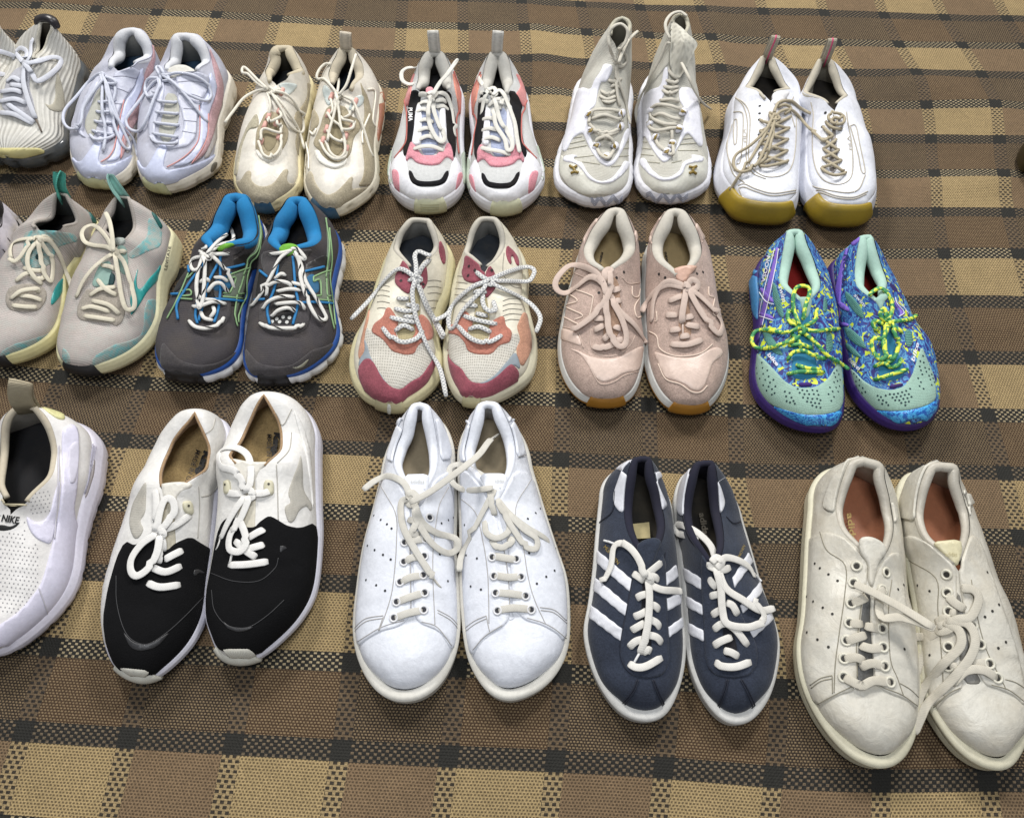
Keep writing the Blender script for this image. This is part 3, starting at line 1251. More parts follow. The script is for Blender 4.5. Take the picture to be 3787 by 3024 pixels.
def make_rug():
    G = np.array([onz(a, b, 0)[:2] for a, b in KN[:, 2:]])
    A = np.column_stack([np.ones(len(G)), G, G[:, 1] ** 2])
    cf, *_ = np.linalg.lstsq(A, KN[:, :2], rcond=None)
    res = KN[:, :2] - A @ cf
    D = np.linalg.norm(G[:, None] - G[None], axis=2)
    ell = .22
    K = np.exp(-(D / ell) ** 2)
    wts = np.linalg.solve(K + np.eye(len(G)) * .03, res)
    nx, ny = 300, 300
    xs = np.linspace(-1.7, 1.7, nx); ys = np.linspace(-.45, 2.6, ny)
    X, Y = np.meshgrid(xs, ys)
    Q = np.column_stack([X.ravel(), Y.ravel()])
    KK = np.exp(-(np.linalg.norm(Q[:, None] - G[None], axis=2) / ell) ** 2)
    uv = np.column_stack([np.ones(len(Q)), Q, Q[:, 1] ** 2]) @ cf + KK @ wts
    # soft undulation of the cloth, flat under the shoes
    z = .0016 * np.sin(Q[:, 0] * 9 + 1.3 * np.sin(Q[:, 1] * 7)) * np.sin(Q[:, 1] * 11 + Q[:, 0] * 3)

    def ridge(p0, p1, h, wd):
        a = onz(*p0, 0)[:2]; b = onz(*p1, 0)[:2]
        ab = b - a; L2 = ab @ ab
        t = np.clip((Q - a) @ ab / L2, 0, 1)
        d = np.linalg.norm(Q - a - t[:, None] * ab, axis=1)
        return h * np.exp(-(d / wd) ** 2) * np.sin(np.pi * np.clip(t, .02, .98)) ** .5
    z += ridge((3300, 260), (3787, 420), .006, .03) + ridge((3350, 700), (3787, 660), .008, .025) + ridge((3500, 1180), (3787, 1230), .005, .02)
    z += ridge((1950, 0), (2100, 500), .005, .03) + ridge((2620, 0), (2700, 420), .005, .03) + ridge((1250, 2560), (2200, 2640), .003, .03)
    z += np.array([.0016 * mnoise.noise(Vector((q[0] * 14, q[1] * 22, 0))) + .0007 * mnoise.noise(Vector((q[0] * 40, q[1] * 55, 3))) for q in Q])
    z -= .0035
    V = np.column_stack([Q, z])
    F = []
    for j in range(ny - 1):
        for i in range(nx - 1):
            a = j * nx + i
            F.append((a, a + 1, a + nx + 1, a + nx))
    s = N('rug_weave')
    uvn = s.uv()
    sep = s.n('ShaderNodeSeparateXYZ'); s.l(uvn, sep.inputs[0])
    u, v = sep.outputs[0], sep.outputs[1]
    jn = s.noise(16, 3, .6, uvn)
    m = s.math
    fu = m('FRACT', m('ADD', u, 100.0)); fv = m('FRACT', m('ADD', v, 100.0))
    cu = m('FLOOR', m('ADD', u, 100.0)); cv = m('FLOOR', m('ADD', v, 100.0))
    bw, bh = .088, .118     # half widths of the dark bands
    du = m('ABSOLUTE', m('SUBTRACT', m('FRACT', m('ADD', u, 100.5)), .5))
    dv = m('ABSOLUTE', m('SUBTRACT', m('FRACT', m('ADD', v, 100.5)), .5))
    inU = m('LESS_THAN', du, bw)
    inV = m('LESS_THAN', dv, bh)
    pu = m('MODULO', cu, 2.0); pv = m('MODULO', cv, 2.0)     # 100 even
    # ground colours
    tan = srgb('9c8862'); tan2 = srgb('77634b'); dk = srgb('4a3624'); dk2 = srgb('34281e')
    lightrow = s.mix(pu, tan, tan2)
    darkrow = s.mix(pu, dk, dk2)
    cell = s.mix(pv, darkrow, lightrow)
    # weave phase : 30 x 32 threads per cell, staggered
    TU, TV = 30.0, 30.0
    tu = m('MULTIPLY', u, TU); tv = m('MULTIPLY', v, TV)
    rowi = m('FLOOR', m('ADD', tv, 6000.0))
    par = m('MODULO', rowi, 2.0)
    a = m('FRACT', m('ADD', m('MULTIPLY', par, .5), m('ADD', tu, m('MULTIPLY', jn, .5))))
    b = m('FRACT', m('ADD', tv, 6000.0))
    ea = m('ABSOLUTE', m('SUBTRACT', a, .5)); eb = m('ABSOLUTE', m('SUBTRACT', b, .5))
    pip = m('SUBTRACT', 1.0, m('MULTIPLY', 2.0, m('MAXIMUM', m('MULTIPLY', ea, 1.0), m('MULTIPLY', eb, 1.0))))   # 1 centre 0 edge
    tn = s.noise(46, 2, .6, uvn)
    pipm = s.ramp(m('ADD', pip, m('MULTIPLY', m('SUBTRACT', tn, .5), .75)), [(.30, 0.), (.52, 1.)])
    # light rows: dark flecks on light; dark rows: light flecks on dark
    flL = s.mix(m('MULTIPLY', pipm, .75), s.mix(1.0, cell, (1.14, 1.13, 1.1), 'MULTIPLY'), srgb('3d2f22'))
    flD = s.mix(m('MULTIPLY', pipm, .55), s.mix(1.0, cell, (.78, .78, .78), 'MULTIPLY'), srgb('a08a68'))
    body = s.mix(pv, flD, flL)
    # the narrow bands keep one ground colour across their width
    cellb = s.mix(m('MODULO', m('ROUND', m('ADD', v, 99.5)), 2.0), srgb('62523e'), srgb('97835f'))
    # column band: dark squares, one every 2 rows
    a2 = m('FRACT', m('ADD', m('MULTIPLY', m('MODULO', m('FLOOR', m('ADD', m('MULTIPLY', v, 19.0), 3800.0)), 2.0), .5), m('MULTIPLY', m('ADD', u, .1), 15.0)))
    b2 = m('FRACT', m('ADD', m('MULTIPLY', v, 19.0), 3800.0))
    e2 = m('MAXIMUM', m('ABSOLUTE', m('SUBTRACT', a2, .5)), m('MULTIPLY', m('ABSOLUTE', m('SUBTRACT', b2, .5)), .85))
    c2 = m('LESS_THAN', m('ADD', e2, m('MULTIPLY', m('SUBTRACT', jn, .5), .12)), .285)
    colband = s.mix(m('MULTIPLY', c2, .93), cellb, srgb('231f1c'))
    body = s.mix(inU, body, colband)
    # row band: dark cloth with small pips of the ground colour
    rv = m('ADD', m('MULTIPLY', v, 26.0), 5200.0)
    a3 = m('FRACT', m('ADD', m('MULTIPLY', m('MODULO', m('FLOOR', rv), 2.0), .5), m('MULTIPLY', u, 14.0)))
    b3 = m('FRACT', rv)
    p3 = m('MULTIPLY', m('LESS_THAN', m('ABSOLUTE', m('SUBTRACT', a3, .5)), .2), m('LESS_THAN', m('ABSOLUTE', m('SUBTRACT', b3, .5)), .34))
    # bright rows : odd rows far side, even rows near side
    near = m('GREATER_THAN', v, 8.5)
    rr = m('ROUND', m('ADD', v, 100.0))
    odd = m('MODULO', rr, 2.0)
    bright = m('ABSOLUTE', m('SUBTRACT', odd, near))
    pipc = s.mix(bright, srgb('6f614d'), srgb('a29374'))
    pipc = s.mix(m('MULTIPLY', pu, .35), pipc, srgb('6e5b45'))
    rowband = s.mix(p3, srgb('25231f'), pipc)
    body = s.mix(inV, body, rowband)
    solid = m('MULTIPLY', inU, inV)
    body = s.mix(solid, body, srgb('262521'))
    big = s.noise(5, 3, .6, s.obj())
    body = s.mix(1.0, body, s.ramp(big, [(.3, .88), (.7, 1.06)]), 'MULTIPLY')
    fz = s.noise(420, 3, .75, s.obj())
    body = s.mix(1.0, body, s.ramp(fz, [(.3, .74), (.7, 1.2)]), 'MULTIPLY')
    st_ = s.noise(38, 4, .7, s.obj(), .5)
    body = s.mix(1.0, body, s.ramp(st_, [(.3, .9), (.75, 1.06)]), 'MULTIPLY')
    s.l(body, s.b.inputs['Base Color'])
    s.b.inputs['Roughness'].default_value = .85
    s.b.inputs['Specular IOR Level'].default_value = .35
    s.bump(m('ADD', pip, m('MULTIPLY', s.noise(900, 2, .5, s.obj()), .4)), .7, .0012)
    o = mesh_obj('rug', V, F, s.m, None, uv)
    tag(o, 'plaid woven rug in tan, brown and charcoal squares under all the shoes', None, None, 'structure')
    return o


make_rug()


# ------------------------------------------------------------------ row one, far side
STI = M('flat', 'a8a6a2', dirt=0)
LBLK = M('flat', '1b1b1d', dirt=0)


def edge_shoe():
    s = Shoe('N', toe=(4290, 600), heel=(3806, 505), zh=.085, L=[(3860, 640), (3990, 690), (4150, 700)], R=[(3900, 480), (4040, 460), (4180, 500)],
             cl=[(3815, 540), (3850, 560), (3950, 570)], cr=[(3815, 480), (3850, 465), (3950, 480)], label='dark brown shoe barely peeking in at the right edge of the picture', hb=.02, sh=(128, -35))
    s.upper(M('suede', '2a2118')); s.sole(M('gum', '3a3018'), None)
    s.collar(M('fabric', '1c1712'), M('fabric', '14110e'), insole=M('fabric', '14110e'))


def sliver_row():
    # ribbed knit pair, the first one almost wholly beyond the frame
    for k, (dx, dy, lab) in enumerate([(-440, 25, 'ribbed grey-white knit runner cut off by the left edge of the back row'),
                                       (0, 0, 'ribbed grey-white knit runner with black heel tab and laced bow at far left')]):
        s = Shoe('K1', toe=(130, 1415), heel=(390, 175), zh=.112, za=.085, zt=.10, zb=.056, hs=(.036, .030), inset=.006, sh=(dx, dy), hb=.02,
                 L=[(150, 600), (40, 800), (-10, 1000), (-45, 1200), (-20, 1330), (60, 1400)],
                 R=[(720, 700), (680, 860), (625, 1020), (600, 1130), (590, 1240), (480, 1350), (300, 1405)],
                 cl=[(350, 180), (315, 240), (300, 340), (290, 440), (275, 500)], cr=[(430, 180), (440, 230), (400, 330), (350, 440), (320, 500)],
                 label=lab, group='ribbed knit runners at the far left')
        s.upper(M('ribbed', 'cfcdc6', dir='Y', scale=32, dist=1.2, hole='8a8982'))
        s.sole(M('gloss', '4b4f52', rough=.15), None, prof=[(-.010, 0), (-.004, .12), (-.001, .3), (.001, .5), (-.001, .8), (-.005, 1)], groove=(14, .006, 0, .7))
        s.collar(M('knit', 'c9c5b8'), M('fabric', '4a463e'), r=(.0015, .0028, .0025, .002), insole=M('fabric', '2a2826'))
        if k:
            s.P([(-40, 1240), (60, 1242), (200, 1240), (330, 1240), (385, 1270), (330, 1300), (200, 1320), (60, 1318), (-30, 1316)], 'toe_bumper', M('gum', 'c9c088'), surf=s.up, d=.003)
            s.P([(370, 860), (400, 885), (440, 878), (465, 820), (462, 700), (480, 600), (500, 650), (530, 760), (545, 880), (530, 935), (470, 940), (410, 920)], 'side_emblem', M('mesh', 'b5b0a0'), d=.0012)
            s.P([(30, 780), (60, 660), (150, 560), (270, 560), (240, 720), (290, 880), (300, 1040), (200, 1010), (60, 940), (10, 900)], 'tongue', M('knit', 'b9bac2'), d=.0008)
            s.lace([[(10, 770), (110, 755), (190, 780)], [(0, 850), (120, 830), (230, 870)], [(0, 945), (120, 960), (280, 1040)], [(60, 870), (160, 940), (290, 1030)], [(60, 680), (110, 650), (180, 690)],
                    [(90, 710), (170, 720), (220, 740)],
                    [(200, 530), (150, 470), (130, 440), (170, 405), (220, 430), (215, 500)], [(210, 530), (250, 470), (260, 370), (275, 330)],
                    [(215, 535), (330, 510), (440, 480), (510, 500), (490, 560), (400, 640), (310, 680), (270, 620), (220, 550)], [(200, 550), (195, 680), (230, 820), (270, 930), (300, 1000)]],
                   M('lace', 'cfd2dc'), r=.0036, tips=[[(300, 1000), (325, 1050), (350, 1110)]], tipmat=M('flat', '6a5f55'))
            b = Acc(); b.add(s.stroke([(322, 215, .104), (325, 165, .112), (390, 152, .116), (445, 180, .113), (470, 240, .103)], .0072, flat=.7)); b.build('heel_tab', M('gloss', '201e24', rough=.35), s.root)
        else:
            s.lace([[(380, 400), (450, 410), (540, 440), (560, 470)], [(400, 600), (480, 600), (530, 640)]], M('lace', 'cfd2dc'), r=.0036)


def blue95():
    W = M('lace', 'ccd0de', dirt=.05)
    up = M('mesh', 'bdbfcd', scale=520, amt=.2)
    ml, mb = M('leather', 'c6cce4', dirt=.05), M('rubber', 'e2dccf')
    s = Shoe('K1', toe=(1330, 1612), heel=(1545, 272), zh=.098, za=.076, zt=.088, zb=.058, hs=(.040, .026), inset=.006,
             L=[(1200, 900), (1180, 1050), (1160, 1180), (1150, 1320), (1165, 1430), (1210, 1550)],
             R=[(1965, 760), (1915, 950), (1868, 1080), (1862, 1220), (1830, 1390), (1700, 1510), (1520, 1598)],
             cl=[(1490, 278), (1440, 305), (1433, 380), (1422, 470), (1390, 545), (1378, 590)], cr=[(1620, 278), (1690, 320), (1745, 420), (1752, 520), (1670, 590)],
             label='pale blue-white runner with wide rose side band, right shoe of its pair', group='pale blue-white runners')
    s.upper(up)
    s.sole(mb, M('gum', 'b9b692'), ofr=.1, prof=[(-.006, 0), (-.002, .12), (.001, .4), (0, .7), (-.002, .92), (-.006, 1)], groove=(22, .003, .1, .6))
    s.collar(M('fabric', 'c9cbd0'), M('fabric', 'a9a8a2'), r=(.005, .0095, .008, .004), insole=M('fabric', '34506a'))
    s.P([(1155, 1330), (1190, 1402), (1225, 1412), (1260, 1360), (1340, 1215), (1412, 1220), (1378, 1330), (1368, 1398), (1400, 1430), (1560, 1400), (1740, 1335), (1850, 1250), (1842, 1380), (1700, 1500), (1500, 1578), (1380, 1592), (1250, 1560), (1180, 1480)], 'toe_guard', ml, d=.0022)
    s.P([(1755, 590), (1815, 710), (1805, 800), (1765, 900), (1738, 1000), (1735, 1150), (1650, 1320), (1560, 1385), (1430, 1400), (1540, 1340), (1620, 1270), (1668, 1160), (1668, 1050), (1672, 900), (1745, 780)], 'side_panel', ml, d=.0022)
    s.P([(1745, 390), (1805, 520), (1865, 700), (1858, 850), (1812, 1000), (1778, 1150), (1720, 1290), (1650, 1345), (1600, 1375), (1700, 1255), (1738, 1120), (1742, 960), (1802, 820), (1815, 700), (1775, 520)], 'side_band', M('suede', 'b9979c'), d=.0030)
    s.P([(1860, 800), (1862, 900), (1830, 1060), (1810, 1180), (1745, 1325), (1700, 1330), (1770, 1180), (1800, 1020), (1848, 880)], 'side_band', M('mesh', 'bdb8b6'), d=.0018)
    s.P([(1480, 600), (1620, 590), (1700, 620), (1755, 640), (1740, 760), (1680, 860), (1650, 1000), (1645, 1150), (1580, 1230), (1480, 1250), (1400, 1255), (1380, 1215), (1450, 1215), (1510, 1170), (1545, 1060), (1520, 930), (1490, 860), (1480, 760)], 'eyestay', M('leather', 'bfc2d2', dirt=.05), d=.0028)
    s.P([(1370, 640), (1385, 740), (1370, 830), (1350, 930), (1310, 1010), (1300, 1150), (1340, 1215), (1290, 1200), (1250, 1150), (1250, 1000), (1290, 850), (1310, 720)], 'eyestay', M('leather', 'bfc2d2', dirt=.05), d=.0028)
    s.P([(1390, 780), (1480, 790), (1505, 900), (1500, 1000), (1470, 1100), (1420, 1195), (1360, 1195), (1325, 1100), (1370, 950)], 'tongue', M('mesh', 'b8b8ae'), d=.001)
    s.lines([[(1490, 700), (1600, 690), (1740, 700)], [(1500, 800), (1600, 800), (1690, 830)], [(1540, 920), (1660, 930)], [(1545, 1020), (1645, 1030)], [(1530, 1110), (1640, 1130)]], M('flat', '8f90a0', dirt=0), r=.0006, off=.003)
    s.lines([[(1665, 890), (1672, 1000), (1662, 1170), (1600, 1270), (1500, 1350), (1400, 1405)], [(1738, 960), (1735, 1130), (1690, 1250), (1600, 1372)]], M('flat', 'cf9490', dirt=0), r=.0009, off=.0024, name='piping')
    s.tongue([(1385, 600), (1450, 560), (1490, 545), (1560, 548), (1650, 600), (1600, 640), (1480, 660), (1400, 660)], M('fabric', 'd6d4cc'), rise=.5)
    s.bumper([(1212, 1545), (1275, 1535), (1380, 1562), (1412, 1600), (1400, 1618), (1225, 1605)], M('gum', 'bfc09a'))
    s.P([(1780, 1370), (1815, 1350), (1825, 1370), (1800, 1430), (1765, 1455), (1762, 1410)], 'sole_window', M('gloss', '6d6a62'), surf=s.so, d=.0006)
    a = s
    s.lace(s.bars([(1325, 850), (1300, 1010), (1285, 1120)], [(1480, 860), (1500, 1010), (1490, 1150)], 4) +
           [[(1265, 1150), (1300, 1190), (1380, 1203), (1450, 1203), (1490, 1190)],
            [(1380, 640), (1480, 612), (1620, 632), (1730, 700), (1770, 790), (1740, 842), (1660, 830), (1540, 770), (1450, 690), (1390, 650)],
            [(1370, 650), (1280, 700), (1180, 830), (1080, 960), (1055, 1020), (1090, 1085), (1170, 1095), (1230, 990), (1290, 830), (1350, 690)],
            [(1400, 670), (1500, 740), (1620, 880), (1735, 1030)], [(1370, 660), (1250, 660), (1215, 740), (1240, 810), (1290, 790), (1360, 700)],
            [(1385, 640), (1340, 565), (1310, 572), (1345, 640)], [(1350, 650), (1400, 630), (1410, 670), (1360, 680)]], W, r=.00225, flat=1)
    s = Shoe('K1', toe=(790, 1568), heel=(1110, 228), zh=.098, za=.076, zt=.088, zb=.058, hs=(.040, .026), inset=.006,
             L=[(790, 740), (720, 900), (650, 1090), (610, 1200), (604, 1320), (640, 1440), (700, 1530)],
             R=[(1340, 720), (1290, 900), (1215, 1100), (1170, 1250), (1155, 1380), (1120, 1480), (1000, 1562)],
             cl=[(1040, 240), (975, 275), (950, 350), (948, 420), (925, 500), (905, 560)], cr=[(1180, 245), (1240, 310), (1270, 400), (1255, 480), (1150, 535)],
             label='pale blue-white runner with laces trailing over its toe, left shoe of its pair', group='pale blue-white runners')
    s.upper(up)
    s.sole(mb, M('gum', 'b9b692'), ofr=.1, prof=[(-.006, 0), (-.002, .12), (.001, .4), (0, .7), (-.002, .92), (-.006, 1)], groove=(22, .003, .1, .6))
    s.collar(M('fabric', 'c9cbd0'), M('fabric', 'a9a8a2'), r=(.005, .0095, .008, .004), insole=M('fabric', '34506a'))
    s.P([(606, 1310), (650, 1360), (690, 1350), (740, 1280), (805, 1180), (860, 1185), (820, 1340), (850, 1390), (950, 1375), (1050, 1330), (1160, 1260), (1150, 1380), (1080, 1480), (960, 1545), (790, 1550), (700, 1520), (630, 1430)], 'toe_guard', ml, d=.0022)
    s.replay(a.rec, False, skip=('toe_guard', 'toe_bumper', 'sole_window'))
    s.bumper([(690, 1515), (712, 1492), (790, 1490), (850, 1498), (900, 1545), (890, 1568), (750, 1565)], M('gum', 'bfc09a'))
    s.lace(s.bars([(830, 860), (800, 1010), (780, 1100)], [(970, 840), (960, 1010), (955, 1130)], 4) +
           [[(760, 1140), (800, 1170), (880, 1165), (955, 1140)],
            [(880, 640), (830, 620), (740, 690), (640, 810), (545, 920), (530, 1010), (570, 1072), (640, 1080), (680, 1020), (700, 900), (790, 760), (870, 660)],
            [(880, 660), (900, 800), (960, 960), (1030, 1060), (1120, 1180), (1155, 1310)],
            [(890, 680), (940, 850), (1000, 1020), (1080, 1200), (1078, 1250), (1030, 1220), (960, 1060), (925, 900), (900, 700)],
            [(860, 700), (855, 900), (885, 1100), (865, 1275)], [(870, 640), (950, 670), (968, 700), (900, 705)], [(960, 700), (965, 780), (930, 900)], [(880, 640), (860, 660), (890, 690)]], W, r=.00225, flat=1)


def cream270():
    W = M('lace', 'e3ded0', dirt=.05)
    up = M('mesh', 'cfc8b8', scale=600, amt=.12)
    tan, tan2 = M('suede', 'aa9f86'), M('suede', 'b9af98')
    wh = M('leather', 'd6d1c6')
    pk = M('flat', 'd9a79c')
    common = dict(zh=.092, za=.074, zt=.086, zb=.056, hs=(.040, .026), inset=.006, group='cream and tan runners')
    pr = [(-.006, 0), (-.003, .12), (.001, .4), (0, .7), (-.002, .92), (-.006, 1)]
    s = Shoe('K2', toe=(925, 1598), heel=(1060, 208),
             L=[(830, 640), (790, 800), (745, 1000), (728, 1150), (718, 1330), (740, 1430), (810, 1545)],
             R=[(1375, 700), (1345, 900), (1318, 1050), (1328, 1250), (1300, 1380), (1200, 1490), (1050, 1578)],
             cl=[(1010, 205), (978, 270), (940, 345), (915, 430), (935, 510)], cr=[(1110, 208), (1160, 280), (1200, 370), (1190, 470), (1110, 555)],
             label='cream and tan runner with standing beige heel loop and pink lace beads', **common)
    s.upper(wh)
    s.sole(M('rubber', 'e0d9c6'), None, prof=pr, groove=(16, .002, .2, .7))
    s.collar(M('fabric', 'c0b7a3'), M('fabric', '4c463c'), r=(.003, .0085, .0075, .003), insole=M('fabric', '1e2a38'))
    s.P([(722, 1330), (740, 1260), (762, 1215), (790, 1240), (800, 1300), (850, 1380), (910, 1420), (980, 1390), (1050, 1320), (1090, 1270), (1120, 1265), (1108, 1320), (1105, 1370), (1150, 1362), (1240, 1345), (1300, 1330), (1270, 1430), (1160, 1505), (1030, 1562), (920, 1582), (820, 1530), (750, 1450)], 'toe_guard', tan2, d=.0015)
    s.P([(1190, 1010), (1210, 1180), (1195, 1280), (1150, 1350), (1265, 1338), (1315, 1200), (1318, 1050), (1290, 850), (1240, 620), (1195, 540), (1170, 480), (1200, 640), (1210, 760), (1190, 900)], 'side_panel', tan, d=.0015)
    s.P([(790, 700), (840, 780), (838, 850), (780, 900), (760, 960), (750, 1100), (735, 1150), (730, 1250), (722, 1300), (745, 1050), (770, 880)], 'side_panel', tan, d=.0015)
    s.P([(905, 700), (870, 780), (850, 860), (805, 960), (790, 1010), (850, 1060), (880, 1120), (930, 1160), (1030, 1160), (1100, 1080), (1120, 950), (1180, 880), (1165, 800), (1090, 770), (1060, 700), (990, 680)], 'lace_bed', tan, d=.0016)
    s.P([(935, 740), (1020, 720), (1050, 880), (1050, 1030), (990, 1110), (930, 1080), (905, 980), (925, 860)], 'tongue', M('mesh', '8f8468'), d=.0006, base=.0016)
    s.P([(805, 1060), (840, 1045), (870, 1100), (930, 1150), (1000, 1165), (1050, 1120), (1078, 1122), (1060, 1170), (980, 1208), (900, 1190), (840, 1150), (810, 1100)], 'lace_plate', M('leather', 'efece2'), d=.0034)
    s.P([(890, 520), (930, 560), (950, 620), (920, 690), (885, 640), (870, 560)], 'eye_patch', M('gloss', 'c2cbc8', rough=.35), d=.0016, curve=True)
    s.P([(1110, 640), (1170, 600), (1205, 620), (1190, 680), (1120, 720), (1080, 720)], 'eye_patch', M('gloss', 'c2cbc8', rough=.35), d=.0016, curve=True)
    s.lines([[(1230, 560), (1285, 560), (1290, 640), (1270, 800), (1290, 860)], [(1245, 760), (1190, 900), (1190, 1000)], [(770, 900), (800, 930), (820, 880)], [(740, 990), (760, 1100), (760, 1210)]], M('flat', 'efe9da', dirt=0), r=.0016, off=.0018, name='piping')
    s.bumper([(745, 1530), (830, 1520), (940, 1530), (970, 1565), (1000, 1585), (925, 1602), (830, 1580)], M('rubber', '1d4b66'))
    s.P([(1300, 540), (1350, 600), (1378, 680), (1362, 800), (1338, 930), (1318, 1000), (1310, 900), (1330, 760), (1325, 640)], 'air_window', M('gloss', 'a8705a', rough=.2), surf=s.so, d=.0015)
    s.lace([[(920, 770), (960, 830), (1040, 880), (1110, 870), (1120, 830), (1090, 812), (1020, 800)], [(905, 890), (950, 950), (1030, 985), (1055, 985)], [(850, 980), (890, 1060), (960, 1120), (1040, 1110), (1065, 1070)],
            [(990, 600), (960, 760), (920, 900), (910, 1020), (950, 1090), (1010, 1110), (1050, 1060), (1045, 960), (1010, 820), (995, 620)],
            [(985, 600), (998, 500), (990, 420), (960, 360), (900, 345), (850, 380), (820, 440), (830, 470), (880, 470), (940, 530), (985, 590)],
            [(1010, 600), (1110, 650), (1160, 750), (1210, 900), (1270, 1105)], [(975, 600), (1010, 590), (1010, 620), (975, 620)], [(930, 620), (950, 720), (920, 770)], [(1130, 670), (1100, 750), (1040, 790)],
            [(1000, 600, .094), (1060, 520, .1), (1100, 400, .108), (1140, 270, .112)]], W, r=.0021, flat=1)
    a = Acc()
    for x, y in [(940, 615), (915, 755), (900, 880), (870, 975), (1135, 660), (1110, 850), (1055, 940), (1060, 1045)]:
        b = Acc(); b.add(s.stroke([(x - 10, y + 22), (x, y), (x + 8, y - 22)], .0034, off=.0022)); b.build('lace_bead', pk, s.root)
    s.pulltab(.026, .018, M('knit', 'c9bfae'), lean=.004)
    r = s
    s = Shoe('K2', toe=(400, 1560), heel=(560, 190),
             L=[(300, 740), (245, 880), (185, 1050), (150, 1200), (150, 1330), (185, 1430), (275, 1525)],
             R=[(812, 600), (790, 760), (735, 950), (712, 1150), (715, 1300), (690, 1400), (600, 1490), (490, 1545)],
             cl=[(520, 185), (440, 228), (440, 300), (400, 400), (420, 490)], cr=[(600, 188), (650, 260), (690, 350), (705, 405), (600, 450)],
             label='cream and tan runner whose lace end reaches out to the left', **common)
    s.upper(wh)
    s.sole(M('rubber', 'ded2a8'), None, prof=pr, groove=(16, .002, .2, .7))
    s.collar(M('fabric', 'bdb39c'), M('fabric', '5a5446'), r=(.004, .0085, .0075, .003), insole=M('fabric', '2a2e34'))
    s.P([(150, 1300), (200, 1300), (235, 1240), (260, 1215), (290, 1225), (280, 1290), (330, 1340), (400, 1350), (470, 1320), (540, 1220), (570, 1200), (590, 1215), (570, 1290), (600, 1330), (710, 1300), (700, 1380), (600, 1480), (460, 1530), (300, 1510), (190, 1420)], 'toe_guard', tan2, d=.0015)
    s.P([(250, 860), (330, 740), (350, 820), (340, 870), (260, 880), (210, 1010), (190, 1130), (170, 1260), (150, 1260), (160, 1150), (190, 1020)], 'side_panel', M('suede', 'b5ae98'), d=.0015)
    s.P([(395, 750), (360, 830), (330, 880), (320, 980), (320, 1050), (360, 1100), (440, 1130), (520, 1080), (580, 980), (590, 900), (560, 820), (500, 750), (440, 730)], 'lace_bed', tan, d=.0016)
    s.P([(410, 830), (480, 800), (500, 900), (490, 1010), (430, 1080), (385, 1020), (380, 920)], 'tongue', M('mesh', '8f8468'), d=.0006, base=.0016)
    s.P([(320, 1065), (345, 1045), (370, 1090), (430, 1120), (490, 1090), (530, 1010), (540, 1050), (510, 1110), (440, 1148), (360, 1130)], 'lace_plate', M('leather', 'efece2'), d=.0034)
    s.P([(510, 520), (560, 500), (655, 515), (630, 570), (570, 610), (540, 560)], 'eye_patch', M('gloss', 'c2cbc8', rough=.35), d=.0016, curve=True)
    s.P([(630, 760), (660, 900), (640, 1000), (690, 1180), (670, 1280), (712, 1290), (715, 1150), (740, 950), (790, 740), (800, 560), (740, 480), (745, 600), (710, 680)], 'side_panel', tan, d=.0015)
    s.bumper([(310, 1470), (400, 1465), (440, 1500), (470, 1545), (400, 1560), (330, 1540)], M('rubber', '1d4b66'))
    s.lace([[(430, 780), (430, 820), (480, 800), (530, 770), (510, 720)], [(370, 980), (365, 900), (400, 875), (480, 900), (525, 905), (520, 860), (490, 830)], [(355, 1000), (380, 1080), (440, 1110), (500, 1070), (530, 1000), (525, 950)],
            [(440, 570), (340, 480), (240, 380), (212, 385), (215, 420), (260, 430), (330, 500), (420, 560)], [(450, 560), (350, 562), (230, 620), (140, 730), (70, 825)],
            [(450, 560), (560, 590), (640, 660), (700, 780), (712, 880), (680, 905), (600, 850), (540, 730), (460, 600)], [(440, 580), (520, 650), (600, 760), (670, 880), (720, 1035)], [(460, 555), (530, 560)],
            [(430, 560), (470, 555), (465, 590), (430, 590)], [(420, 590), (440, 680), (425, 770)]], W, r=.0021, flat=1)
    for x, y in [(535, 575), (425, 775), (490, 830), (510, 940), (365, 985), (515, 725), (395, 850)]:
        b = Acc(); b.add(s.stroke([(x - 10, y + 20), (x, y), (x + 8, y - 20)], .0034, off=.0022)); b.build('lace_bead', pk, s.root)


